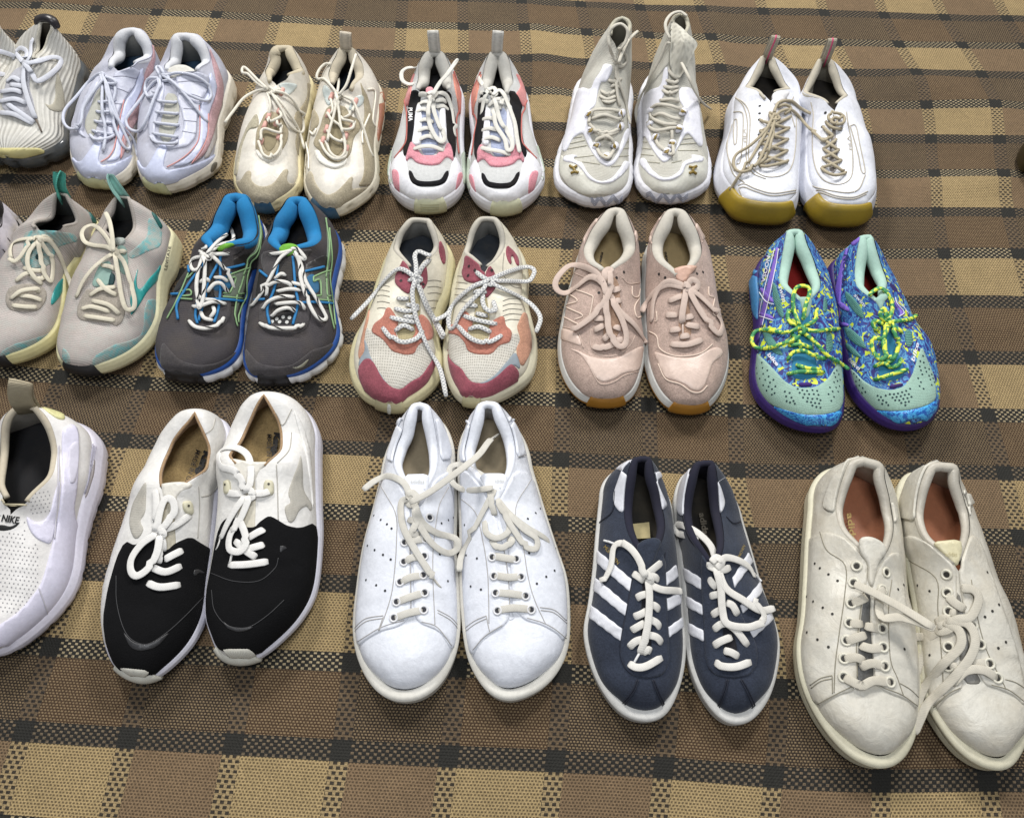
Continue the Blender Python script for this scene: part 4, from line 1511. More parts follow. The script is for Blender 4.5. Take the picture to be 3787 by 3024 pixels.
def pink_puma():
    W = M('lace', 'dcdad2', dirt=.08)
    mesh = M('mesh', 'cfd0cf', scale=420, amt=.3)
    wh, bk, pk = M('leather', 'ebebf0', dirt=.04), M('suede', '1b1b1f', dirt=.05), M('suede', 'e39aa6', dirt=.05)
    grn = M('rubber', 'b3bfb0')
    common = dict(zh=.092, za=.072, zt=.088, zb=.058, hs=(.042, .030), inset=.006, tin=.004, group='white, black and pink chunky trainers')
    pr = [(-.006, 0), (-.003, .1), (0, .4), (0, .7), (-.002, .92), (-.007, 1.0)]
    s = Shoe('K3', toe=(410, 1560), heel=(460, 236),
             L=[(205, 760), (165, 930), (100, 1120), (80, 1240), (92, 1370), (140, 1460), (230, 1530), (330, 1556)],
             R=[(705, 700), (700, 850), (697, 980), (706, 1150), (712, 1300), (695, 1400), (635, 1485), (540, 1543)],
             cl=[(400, 243), (345, 295), (322, 400), (305, 560)], cr=[(520, 245), (572, 330), (600, 450), (590, 560)],
             label='white, black and pink chunky trainer with one lace end sticking up', **common)
    s.upper(mesh)
    s.sole(M('rubber', 'e6e6ec', dirt=.04), M('rubber', 'cfcfb8'), ofr=.12, prof=pr)
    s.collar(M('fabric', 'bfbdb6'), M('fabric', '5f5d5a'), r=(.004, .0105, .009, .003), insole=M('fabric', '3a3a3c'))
    s.P([(195, 1050), (228, 1130), (240, 1230), (265, 1310), (330, 1352), (400, 1358), (470, 1350), (540, 1325), (580, 1240), (600, 1150), (625, 1100), (650, 1150), (690, 1230), (700, 1350), (660, 1440), (560, 1500), (420, 1515), (260, 1490), (150, 1430), (100, 1330), (90, 1230), (125, 1130)], 'toe_guard', wh, d=.0018)
    s.P([(120, 1210), (150, 1205), (175, 1240), (185, 1410), (160, 1400), (130, 1320), (118, 1240)], 'side_patch', pk, d=.0026)
    s.P([(672, 1225), (640, 1240), (625, 1320), (608, 1418), (650, 1370), (676, 1300)], 'side_patch', pk, d=.0026)
    s.P([(245, 1215), (275, 1225), (290, 1270), (320, 1300), (400, 1308), (470, 1300), (510, 1290), (545, 1225), (570, 1212), (572, 1250), (550, 1310), (500, 1338), (440, 1346), (330, 1346), (275, 1325), (252, 1270)], 'toe_strip', bk, d=.0022)
    s.P([(262, 985), (240, 1050), (222, 1125), (232, 1148), (250, 1112), (275, 1115), (300, 1150), (350, 1168), (430, 1178), (500, 1168), (530, 1130), (555, 1105), (585, 1120), (610, 1145), (604, 1080), (590, 1020), (565, 985), (545, 1010), (535, 1060), (482, 1070), (478, 1096), (348, 1096), (335, 1060), (305, 1030), (285, 985)], 'lace_surround', pk, d=.0026)
    s.P([(270, 570), (310, 555), (345, 590), (345, 640), (322, 690), (300, 760), (295, 860), (285, 960), (255, 1010), (225, 1090), (210, 1110), (200, 1060), (225, 930), (235, 800), (248, 680)], 'side_stripe', bk, d=.002)
    s.P([(525, 560), (570, 565), (595, 600), (600, 680), (622, 780), (622, 900), (628, 1000), (625, 1095), (612, 1120), (590, 1020), (555, 950), (550, 780), (540, 660)], 'side_stripe', bk, d=.002)
    s.P([(318, 690), (350, 680), (358, 820), (350, 1000), (310, 1015), (268, 1005), (288, 900), (300, 760)], 'eyestay', wh, d=.003)
    s.P([(540, 700), (550, 860), (556, 960), (560, 985), (540, 1005), (500, 1000), (490, 860), (500, 700)], 'eyestay', wh, d=.003)
    s.P([(352, 700), (490, 700), (492, 900), (480, 1090), (348, 1092), (350, 900)], 'tongue', M('mesh', 'aab4d0', scale=420), d=.0006)
    s.P([(300, 420), (275, 500), (262, 640), (250, 680), (222, 700), (212, 640), (250, 500), (285, 430)], 'heel_panel', M('suede', 'd98e8c'), d=.0015)
    s.P([(600, 400), (650, 540), (692, 620), (705, 690), (690, 740), (655, 770), (640, 640), (612, 500)], 'heel_panel', M('suede', 'd98e7c'), d=.0015)
    s.lines([[(215, 640), (235, 760), (234, 930), (215, 1010), (135, 1118)], [(608, 410), (655, 560), (660, 700), (630, 800), (635, 950), (650, 1080)]], M('flat', 'b8685f', dirt=0), r=.0014, name='piping', off=.0015)
    s.tongue([(385, 555), (400, 535), (440, 535), (455, 570), (450, 620), (390, 620)], M('fabric', 'e8a0aa'), rise=.5)
    s.P([(140, 1030), (170, 1020), (120, 1150), (110, 1250), (115, 1330), (90, 1330), (80, 1240), (98, 1130)], 'sole_patch', grn, surf=s.so, d=.0012)
    s.P([(700, 1050), (672, 1080), (680, 1200), (690, 1330), (708, 1330), (712, 1250), (706, 1150)], 'sole_patch', grn, surf=s.so, d=.0012)
    s.bumper([(345, 1462), (485, 1462), (500, 1500), (542, 1530), (548, 1550), (410, 1562), (305, 1556), (300, 1540), (335, 1500)], M('rubber', 'cfd0b2'))
    for yy in (1485, 1502, 1519, 1536):
        s.lines([[(345, yy), (420, yy + 2), (490, yy)]], M('flat', 'a8a98c', dirt=0), r=.0005, surf=s.so, off=.0032, curve=False, name='tread_line')
    s.text('PUMA', (252, 712), (252, 822), (32, 0), M('flat', 'f0f0f0', dirt=0), bold=.02, off=.0024)
    a = s
    s.lace([[(330, 600), (360, 590), (400, 600)], [(320, 680), (370, 655), (420, 660)], [(305, 740), (360, 715), (430, 740)], [(330, 815), (380, 800), (450, 820)], [(310, 900), (380, 870), (450, 880)], [(320, 970), (400, 935), (470, 960)],
            [(285, 1040), (360, 1020), (440, 1020), (535, 1055)], [(460, 650), (520, 640), (555, 660)], [(470, 700), (530, 690), (570, 720)], [(420, 900), (470, 950), (530, 980)],
            [(430, 590), (470, 520), (440, 430), (330, 385), (240, 378), (190, 415), (195, 480), (250, 512), (330, 500), (400, 500), (440, 560)],
            [(470, 580), (550, 600), (600, 720), (615, 830), (625, 945)], [(430, 620), (405, 720), (420, 850), (480, 960), (520, 980), (540, 940), (500, 860), (455, 740), (440, 640)],
            [(440, 600, .095), (500, 500, .1), (560, 430, .105), (645, 308, .11)], [(400, 590), (440, 575), (470, 590), (440, 620), (405, 610)]], W, r=.0032, tips=[[(600, 370, .107), (648, 306, .111)]])
    s.pulltab(.034, .0175, M('knit', 'cfcdc6'))
    s = Shoe('K3', toe=(985, 1577), heel=(965, 240),
             L=[(738, 720), (745, 850), (760, 980), (735, 1100), (722, 1230), (726, 1360), (770, 1470), (870, 1552)],
             R=[(1238, 740), (1268, 950), (1312, 1080), (1350, 1220), (1355, 1320), (1300, 1440), (1190, 1533), (1090, 1570)],
             cl=[(920, 243), (880, 300), (855, 400), (840, 500), (865, 570)], cr=[(1010, 240), (1060, 290), (1085, 400), (1100, 500), (1060, 590)],
             label='white, black and pink chunky trainer with a small curled lace loop', **common)
    s.upper(mesh)
    s.sole(M('rubber', 'e6e6ec', dirt=.04), M('rubber', 'cfcfb8'), ofr=.12, prof=pr)
    s.collar(M('fabric', 'bfbdb6'), M('fabric', '5f5d5a'), r=(.004, .0105, .009, .003), insole=M('fabric', '3a3a3c'))
    s.replay(a.rec, True)
    s.text('PUMA', (1100, 915), (1088, 790), (-24, 0), M('flat', 'f0f0f0', dirt=0), bold=.02, off=.0024)
    s.lace([[(850, 800), (900, 785), (960, 800)], [(845, 890), (900, 870), (980, 890)], [(850, 965), (920, 945), (1000, 975)], [(835, 1030), (900, 1045), (990, 1060), (1080, 1088)], [(820, 650), (850, 640), (900, 660)], [(830, 585), (860, 580)],
            [(930, 590), (905, 480), (870, 440), (860, 390), (900, 366), (945, 395), (930, 440), (898, 428), (892, 400)], [(920, 590), (870, 540), (825, 480), (812, 450)], [(900, 540), (860, 640), (838, 770)],
            [(930, 600), (980, 560), (1020, 590), (1060, 680), (1110, 820), (1130, 950), (1155, 1085)], [(950, 640), (990, 800), (1050, 900), (1090, 980), (1085, 1040), (1050, 1045), (1030, 960), (960, 850), (940, 740)],
            [(900, 690), (950, 640), (1000, 640), (990, 710), (930, 720)], [(890, 560), (940, 540), (960, 590), (920, 620)]], W, r=.0032)
    s.pulltab(.034, .0175, M('knit', 'cfcdc6'), lean=.003)


def high_tops():
    W = M('lace', 'cdc8bb', dirt=.08)
    knit = M('knit', 'c9c7bd', scale=420, amt=.25)
    wh = M('leather', 'e6e6ee', dirt=.04)
    toe = M('leather', 'd6d5ca', dirt=.10)
    gold = M('gloss', '8a7434', rough=.35, dirt=0)
    rid = [(0, .146), (.12, .118), (.26, .095), (.45, .082), (.66, .060), (1, .056)]
    common = dict(zh=.150, za=.146, zt=.146, zb=.058, hs=(.034, .026), inset=.006, hb=.032, ridge=rid, slim=.72, heelw=.95, group='white knit high-top trainers')
    s = Shoe('K4', toe=(440, 1645), heel=(650, 130),
             L=[(262, 760), (235, 900), (200, 1080), (150, 1200), (115, 1330), (110, 1430), (140, 1530), (250, 1600), (350, 1640)],
             R=[(722, 850), (710, 960), (705, 1060), (722, 1180), (718, 1300), (722, 1430), (690, 1560), (600, 1625)],
             cl=[(590, 150), (550, 200), (545, 270)], cr=[(700, 150), (725, 200), (705, 270)],
             label='white high-top trainer with a tall upright lace loop, gold emblem and lilac side', **common)
    s.upper(knit)
    pr = [(-.006, 0), (-.002, .12), (.002, .4), (.002, .7), (0, .9), (-.004, 1)]
    s.sole(M('rubber', 'e2e2e8', dirt=.06), None, prof=pr, groove=(60, .0012, .1, .9))
    s.collar(M('knit', 'c4c0ae'), M('fabric', '8e8a7c'), r=(.002, .0032, .0032, .0025), insole=M('fabric', '55524a'))

    def body(s, f):
        P = lambda pts: [f(x, y) for x, y in pts]
        s.P(P([(165, 1230), (185, 1260), (300, 1300), (370, 1400), (450, 1460), (540, 1455), (640, 1370), (680, 1290), (712, 1300), (722, 1420), (700, 1530), (640, 1560), (500, 1550), (350, 1560), (220, 1490), (150, 1380), (150, 1280)]), 'toe_cap', toe, d=.0010)
        s.P(P([(330, 695), (400, 720), (425, 640), (480, 570), (500, 510), (565, 515), (575, 560), (520, 665), (480, 645), (450, 760), (435, 850), (370, 890), (380, 1010), (395, 1080), (430, 1180), (500, 1285), (560, 1290), (620, 1200), (660, 1060), (700, 1010), (702, 1080), (650, 1200), (585, 1310), (530, 1332), (470, 1300), (400, 1205), (360, 1120), (340, 1068), (310, 1065), (250, 1110), (205, 1210), (165, 1205), (215, 1000), (250, 800), (290, 730)]), 'side_panel', wh, d=.0020)
        s.P(P([(180, 1290), (190, 1245), (260, 1235), (300, 1245), (250, 1265), (290, 1288), (335, 1300), (370, 1380), (440, 1440), (500, 1448), (570, 1420), (640, 1330), (665, 1275), (702, 1300), (690, 1340), (640, 1405), (560, 1462), (460, 1468), (380, 1432), (330, 1355), (270, 1305)]), 'toe_trim', wh, d=.0026)
    body(s, lambda x, y: (x, y))
    for pl in ([(236, 1326), (262, 1342), (290, 1326)], [(245, 1384), (274, 1372), (302, 1382)], [(262, 1340), (270, 1355), (273, 1376)]):
        s.lines([pl], gold, r=.0021, off=.0024, name='emblem')
    s.lines([[(215, 1110), (330, 1090)], [(215, 1150), (350, 1120)], [(210, 1190), (365, 1160)], [(260, 1260), (420, 1240)], [(330, 1290), (470, 1310)], [(640, 1140), (700, 1130)], [(620, 1190), (715, 1180)], [(600, 1250), (715, 1240)], [(560, 1330), (640, 1320)]], M('flat', 'a9a592', dirt=0), r=.0006, off=.0004)
    zig = [(400, 1600), (430, 1640), (465, 1585), (520, 1650), (575, 1585), (620, 1635), (650, 1590)]
    for dy in (-34, -17, 0): s.lines([[(x, y + dy) for x, y in zig]], M('flat', 'a4a7b4', dirt=0), r=.0009, surf=s.so, off=.0006, curve=False, name='tread_line')
    loops = [(380, 905), (396, 1035), (440, 1155), (520, 1245), (590, 1165), (635, 1010), (645, 905)]
    for x, y in loops:
        b = Acc(); b.add(s.stroke([(x - 16, y + 14), (x, y), (x + 16, y - 14)], .0052, off=.003, flat=.6)); o = b.build('lace_guide', wh, s.root)
        b = Acc(); b.add(s.stroke([(x - 3, y + 10), (x + 4, y - 10)], .0042, off=.0066, flat=.3)); b.build('gold_mark', gold, o)
    s.lace([[(400, 930), (420, 880), (540, 872), (660, 895)], [(390, 925), (385, 990), (440, 1045), (540, 1060), (635, 1020)], [(400, 950), (500, 915), (600, 945), (650, 965)],
            [(440, 1155), (450, 1110), (530, 1080), (610, 1050)], [(590, 1160), (560, 1105), (500, 1078), (420, 1040)], [(440, 1165), (480, 1235), (540, 1255), (590, 1180)],
            [(470, 765), (530, 790), (600, 765)], [(480, 725), (540, 752), (600, 715)], [(560, 690), (590, 680), (640, 700)], [(540, 640), (590, 650), (640, 630)], [(490, 800), (540, 815), (590, 800)],
            [(600, 495), (555, 400, .145), (540, 280, .158), (580, 212, .168), (640, 192, .170), (690, 240, .165), (680, 320, .155), (635, 400, .145), (612, 480)], [(600, 520), (620, 640), (670, 800), (712, 985)],
            [(640, 540), (685, 490), (672, 430), (640, 400), (620, 380)], [(580, 490), (620, 500), (650, 530), (600, 520)],
            [(610, 500), (600, 640), (612, 760), (630, 850)], [(620, 500, .135), (650, 420, .14), (700, 320, .14), (772, 248, .14)]], W, r=.0024, flat=.6)
    a = s
    s = Shoe('K4', toe=(975, 1622), heel=(1110, 102),
             L=[(772, 870), (775, 1000), (780, 1120), (765, 1250), (745, 1350), (750, 1450), (790, 1545), (860, 1592)],
             R=[(1235, 760), (1252, 860), (1268, 1000), (1310, 1180), (1345, 1320), (1340, 1420), (1320, 1510), (1200, 1592), (1080, 1620)],
             cl=[(1055, 125), (1035, 170), (1030, 240)], cr=[(1170, 130), (1190, 200), (1165, 260)],
             label='white high-top trainer with a dimpled knit tongue flopping out to the right', **common)
    s.upper(knit)
    s.sole(M('rubber', 'e2e2e8', dirt=.06), None, prof=pr, groove=(60, .0012, .1, .9))
    s.collar(M('knit', 'c4c0ae'), M('fabric', '8e8a7c'), r=(.002, .0032, .0032, .0025), insole=M('fabric', '55524a'))
    s.P([(1300, 1240), (1270, 1265), (1180, 1290), (1140, 1300), (1110, 1380), (1040, 1415), (960, 1420), (870, 1360), (820, 1260), (770, 1290), (750, 1350), (755, 1450), (790, 1520), (960, 1545), (1150, 1560), (1280, 1500), (1335, 1400), (1330, 1300)], 'toe_cap', toe, d=.0010)
    s.P([(1100, 700), (1190, 695), (1235, 760), (1260, 880), (1270, 1010), (1290, 1160), (1260, 1170), (1180, 1065), (1150, 1070), (1110, 1150), (1060, 1230), (1000, 1296), (960, 1290), (880, 1180), (830, 1080), (800, 1100), (790, 1050), (800, 900), (790, 830), (860, 720), (960, 690), (980, 560), (1010, 520), (1020, 600), (1000, 720), (950, 830), (870, 880), (850, 980), (890, 1120), (960, 1210), (1040, 1240), (1090, 1150), (1130, 1010), (1150, 880), (1100, 800)], 'side_panel', wh, d=.0020)
    s.P([(1290, 1290), (1290, 1250), (1190, 1232), (1215, 1262), (1130, 1290), (1110, 1360), (1040, 1412), (960, 1418), (880, 1350), (825, 1250), (790, 1280), (800, 1320), (870, 1400), (950, 1445), (1050, 1440), (1130, 1390), (1150, 1320), (1220, 1300)], 'toe_trim', wh, d=.0026)
    for pl in ([(1176, 1330), (1205, 1340), (1235, 1330)], [(1178, 1385), (1205, 1372), (1232, 1388)], [(1212, 1340), (1205, 1355), (1208, 1375)]):
        s.lines([pl], gold, r=.0021, off=.0024, name='emblem')
    s.lines([[(1130, 1110), (1210, 1100)], [(1110, 1150), (1240, 1140)], [(1090, 1200), (1250, 1200)], [(800, 1130), (850, 1135)], [(790, 1180), (880, 1190)], [(790, 1230), (900, 1240)], [(850, 1290), (950, 1300)], [(1040, 1300), (1120, 1280)]], M('flat', 'a9a592', dirt=0), r=.0006, off=.0004)
    zig = [(840, 1560), (870, 1540), (920, 1610), (975, 1550), (1030, 1615), (1080, 1550), (1130, 1595), (1170, 1560)]
    for dy in (-20, -4, 12): s.lines([[(x, y + dy) for x, y in zig]], M('flat', 'a4a7b4', dirt=0), r=.0009, surf=s.so, off=.0006, curve=False, name='tread_line')
    for x, y in [(870, 880), (870, 985), (910, 1090), (1000, 1205), (1045, 1140), (1100, 1025), (1135, 890)]:
        b = Acc(); b.add(s.stroke([(x - 16, y + 14), (x, y), (x + 16, y - 14)], .0052, off=.003, flat=.6)); o = b.build('lace_guide', wh, s.root)
        b = Acc(); b.add(s.stroke([(x - 3, y + 10), (x + 4, y - 10)], .0042, off=.0066, flat=.3)); b.build('gold_mark', gold, o)
    # knit tongue thrown forward and out to the right, standing clear of the collar
    f = s.field(rise=.0, k=2.0, dz=.0)
    TV = [(1038, 175, .150), (1105, 205, .154), (1180, 275, .150), (1248, 345, .140), (1222, 410, .134), (1180, 500, .124), (1140, 570, .114), (1098, 622, .104), (1050, 585, .108), (1025, 480, .120), (1035, 330, .138)]
    cx = np.array([onz(*s.px(p), p[2]) for p in TV])
    rim_ = catmull(cx, 4, True); ce = cx.mean(0) + np.array([0, -.004, .010])
    V = []; F = []; U = []; n = len(rim_); K = 9
    for j in range(K):
        t = j / (K - 1)
        for i in range(n):
            p = rim_[i] * (1 - t) + ce * t
            p = p + np.array([0, 0, .008 * math.sin(t * math.pi * .5)])
            V.append(p); l = s.loc(p); U.append((l[1], l[0]))
    for j in range(K - 1):
        for i in range(n):
            F.append((j * n + i, j * n + (i + 1) % n, (j + 1) * n + (i + 1) % n, (j + 1) * n + i))
    o = len(V)
    for i in range(n):
        V.append(rim_[i] - np.array([0, -.003, .005])); U.append((0, 0))
    F += [(i, (i + 1) % n, o + (i + 1) % n, o + i) for i in range(n)]
    mesh_obj('tongue', V, F, M('knit', 'd2cfc2', scale=150, amt=.2, rand=0), s.root, U)
    s.lace([[(860, 880), (920, 835), (1020, 840), (1130, 875)], [(870, 900), (880, 940), (980, 985), (1090, 990)], [(890, 925), (960, 905), (1050, 940), (1110, 950)],
            [(870, 985), (860, 1010), (920, 1040), (1040, 1020), (1100, 1020)], [(880, 960), (850, 980)], [(905, 1095), (940, 1160), (1000, 1205)], [(1045, 1140), (1045, 1060), (1040, 1030)], [(1000, 1210), (1050, 1235), (1055, 1180), (1045, 1130)],
            [(970, 720), (1030, 745), (1090, 720)], [(980, 690), (1040, 700), (1095, 690)], [(950, 800), (1040, 790), (1100, 810)], [(1000, 640), (1060, 660), (1100, 640)], [(1020, 560), (1050, 600), (1095, 630)],
            [(1030, 345, .14), (1000, 350, .138), (960, 450, .12), (900, 560, .1), (860, 650, .08), (800, 760, .05), (760, 870, .03), (765, 960, .015), (790, 1030, .008)],
            [(1120, 500, .128), (1180, 620, .124), (1232, 740, .105), (1290, 820, .065), (1355, 872, .006)],
            [(1030, 310, .145), (1000, 250, .15), (995, 180, .155), (1040, 115, .155), (1110, 95, .155), (1165, 130, .153)]], W, r=.0024, flat=.6)


def gum_white():
    W = M('lace', 'b3a890', dirt=.15)
    wh, beige = M('leather', 'e6e8f0', dirt=.05), M('flat', 'b7b0a2', dirt=0)
    gum = M('gum', '9a8226')
    lin = M('knit', 'aaa496', scale=260, amt=.35)
    pr = [(-.005, 0), (0, .12), (.003, .4), (.001, .6), (-.003, .9), (-.006, 1)]
    common = dict(zh=.092, za=.070, zt=.088, zb=.064, hs=(.046, .040), ts=.010, inset=.006, tin=.005, group='white leather trainers with gum toes')
    s = Shoe('K5', toe=(470, 1548), heel=(510, 228),
             L=[(192, 760), (180, 860), (150, 960), (112, 1100), (105, 1220), (135, 1330), (180, 1420), (230, 1490), (310, 1525)],
             R=[(772, 620), (780, 750), (775, 900), (765, 1100), (755, 1260), (735, 1400), (700, 1500), (640, 1545)],
             cl=[(470, 228), (425, 310), (375, 410), (335, 490), (420, 535), (485, 575)], cr=[(550, 228), (590, 290), (640, 400), (695, 495), (640, 515), (570, 540)],
             label='white leather trainer with yellow gum toe, its bow drawn across to its neighbour', **common)
    s.upper(wh)
    s.sole(M('rubber', 'dfe1ea', dirt=.05), None, prof=pr)
    s.collar(M('fabric', 'bdb6a6'), lin, r=(.003, .0065, .004, .002), insole=M('fabric', '2a2622'), depth=.016)
    s.bumper([(150, 1370), (200, 1350), (330, 1372), (430, 1415), (560, 1432), (712, 1410), (700, 1500), (645, 1550), (480, 1548), (290, 1512), (285, 1470), (205, 1462), (190, 1400)], gum, d=.004)
    s.lines([[(250, 560), (330, 610), (372, 700), (372, 850), (362, 1040), (400, 1135), (500, 1192), (620, 1185), (700, 1120), (735, 950), (742, 700)], [(268, 570), (320, 625), (350, 720), (352, 860), (345, 1050), (390, 1160), (500, 1212)],
             [(280, 1262), (330, 1250), (420, 1290), (560, 1325), (740, 1300)], [(285, 1285), (330, 1275), (420, 1310), (560, 1345), (740, 1318)], [(285, 1285), (320, 1375)],
             [(235, 680), (300, 678), (322, 720), (312, 950), (295, 1080), (270, 1090)], [(235, 680), (212, 800), (195, 1000), (250, 1150)], [(250, 745), (272, 742), (270, 900), (252, 942), (244, 850), (250, 745)],
             [(185, 900), (200, 1030), (240, 1170), (330, 1240)], [(720, 560), (690, 640), (730, 800)]], beige, r=.0009, off=.0004)
    s.text('FILA', (352, 925), (340, 812), (-26, 0), beige, bold=.01, off=.0007)
    a = s
    s.P([(500, 640), (640, 640), (650, 900), (640, 1080), (600, 1130), (500, 1130), (470, 1060), (500, 850)], 'tongue', M('leather', 'c9c8cc'), d=.0004)
    s.tongue([(545, 560), (560, 520), (640, 512), (700, 515), (640, 600), (560, 640)], M('leather', 'e3e2e4'), rise=.5)
    s.dots([(452, 630), (450, 690), (448, 740), (445, 860), (440, 960), (445, 1050), (450, 1105)], .0022, M('flat', '2a2a2a', dirt=0), name='eyelet_hole')
    s.lace(s.bars([(455, 745), (445, 960), (450, 1100)], [(690, 720), (670, 930), (665, 1080)], 5, 'cross') +
           [[(450, 1105), (500, 1110), (580, 1095), (670, 1070)],
            [(560, 700), (600, 605), (700, 590), (780, 650), (880, 700), (980, 735)], [(570, 720), (620, 672), (700, 660), (770, 720), (850, 810), (920, 835), (980, 815)],
            [(560, 710), (500, 820), (380, 940), (270, 1010), (242, 1080), (270, 1142), (340, 1150), (430, 1090), (520, 900), (570, 740)], [(560, 720), (490, 860), (380, 1050), (290, 1180), (215, 1298)],
            [(570, 730), (545, 900), (490, 1050), (340, 1140)], [(530, 690), (570, 690), (610, 730), (560, 740), (530, 700)], [(590, 640), (650, 620), (700, 650), (640, 700)]], W, r=.0022, flat=1)
    s.pulltab(.034, .0135, M('knit', 'b3ab98'), lean=.004, stripe=M('flat', 'd0577c', dirt=0))
    s = Shoe('K5', toe=(1080, 1567), heel=(970, 252),
             L=[(768, 680), (775, 800), (770, 1000), (772, 1180), (790, 1330), (830, 1430), (880, 1520), (960, 1555)],
             R=[(1205, 660), (1250, 800), (1292, 950), (1332, 1080), (1364, 1250), (1352, 1400), (1320, 1480), (1260, 1558)],
             cl=[(925, 255), (885, 310), (840, 410), (800, 520), (880, 565), (985, 620)], cr=[(1010, 252), (1060, 310), (1100, 430), (1150, 545), (1110, 590), (1065, 620)],
             label='white leather trainer with yellow gum toe and a coiled lace knot beside its neighbour', **common)
    s.upper(wh)
    s.sole(M('rubber', 'dfe1ea', dirt=.05), None, prof=pr)
    s.collar(M('fabric', 'bdb6a6'), lin, r=(.003, .0065, .004, .002), insole=M('fabric', '2a2622'), depth=.016)
    s.bumper([(830, 1430), (870, 1412), (940, 1440), (1100, 1455), (1250, 1440), (1335, 1405), (1320, 1480), (1265, 1562), (1080, 1568), (900, 1545), (895, 1522), (832, 1500)], gum, d=.004)
    s.lines([[(860, 600), (880, 700), (872, 850), (875, 1000), (900, 1130), (960, 1220), (1060, 1255), (1150, 1230), (1190, 1150), (1185, 950), (1150, 750), (1140, 680)], [(800, 1215), (880, 1270), (1000, 1300), (1150, 1320), (1240, 1290), (1290, 1180)],
             [(865, 1315), (930, 1300), (1060, 1345), (1200, 1355), (1310, 1310)], [(865, 1315), (920, 1420)], [(880, 1330), (940, 1320), (1060, 1362), (1200, 1370), (1300, 1330)], [(1170, 790), (1215, 790), (1250, 950), (1290, 1150), (1260, 1150), (1230, 1000), (1170, 790)]], beige, r=.0009, off=.0004)
    s.text('FILA', (1190, 985), (1165, 870), (-24, 0), beige, bold=.01, off=.0007)
    s.P([(1035, 680), (1052, 740), (1060, 900), (1080, 1100), (1040, 1180), (1000, 1130), (1010, 950), (1030, 820)], 'tongue', M('leather', '8f8a88'), d=.0003)
    s.dots([(975, 685), (1095, 690), (950, 795), (1095, 820)], .0022, M('flat', '2a2a2a', dirt=0), name='eyelet_hole')
    s.lace(s.bars([(965, 900), (950, 1120)], [(1060, 900), (1120, 1150)], 4, 'cross') +
           [[(945, 1130), (1000, 1165), (1060, 1180), (1135, 1165)], [(1010, 760), (1000, 705), (1060, 685), (1120, 712), (1118, 762), (1060, 775), (1020, 750), (1050, 722), (1095, 735)],
            [(1040, 640), (1072, 560), (1040, 440), (968, 402)], [(1010, 870), (960, 905), (905, 860), (880, 835)], [(980, 760), (1030, 800), (1100, 815)], [(960, 800), (990, 830), (1030, 870), (950, 900)]], W, r=.0022, flat=1)
    s.pulltab(.034, .0135, M('knit', 'b3ab98'), stripe=M('flat', 'd0577c', dirt=0))


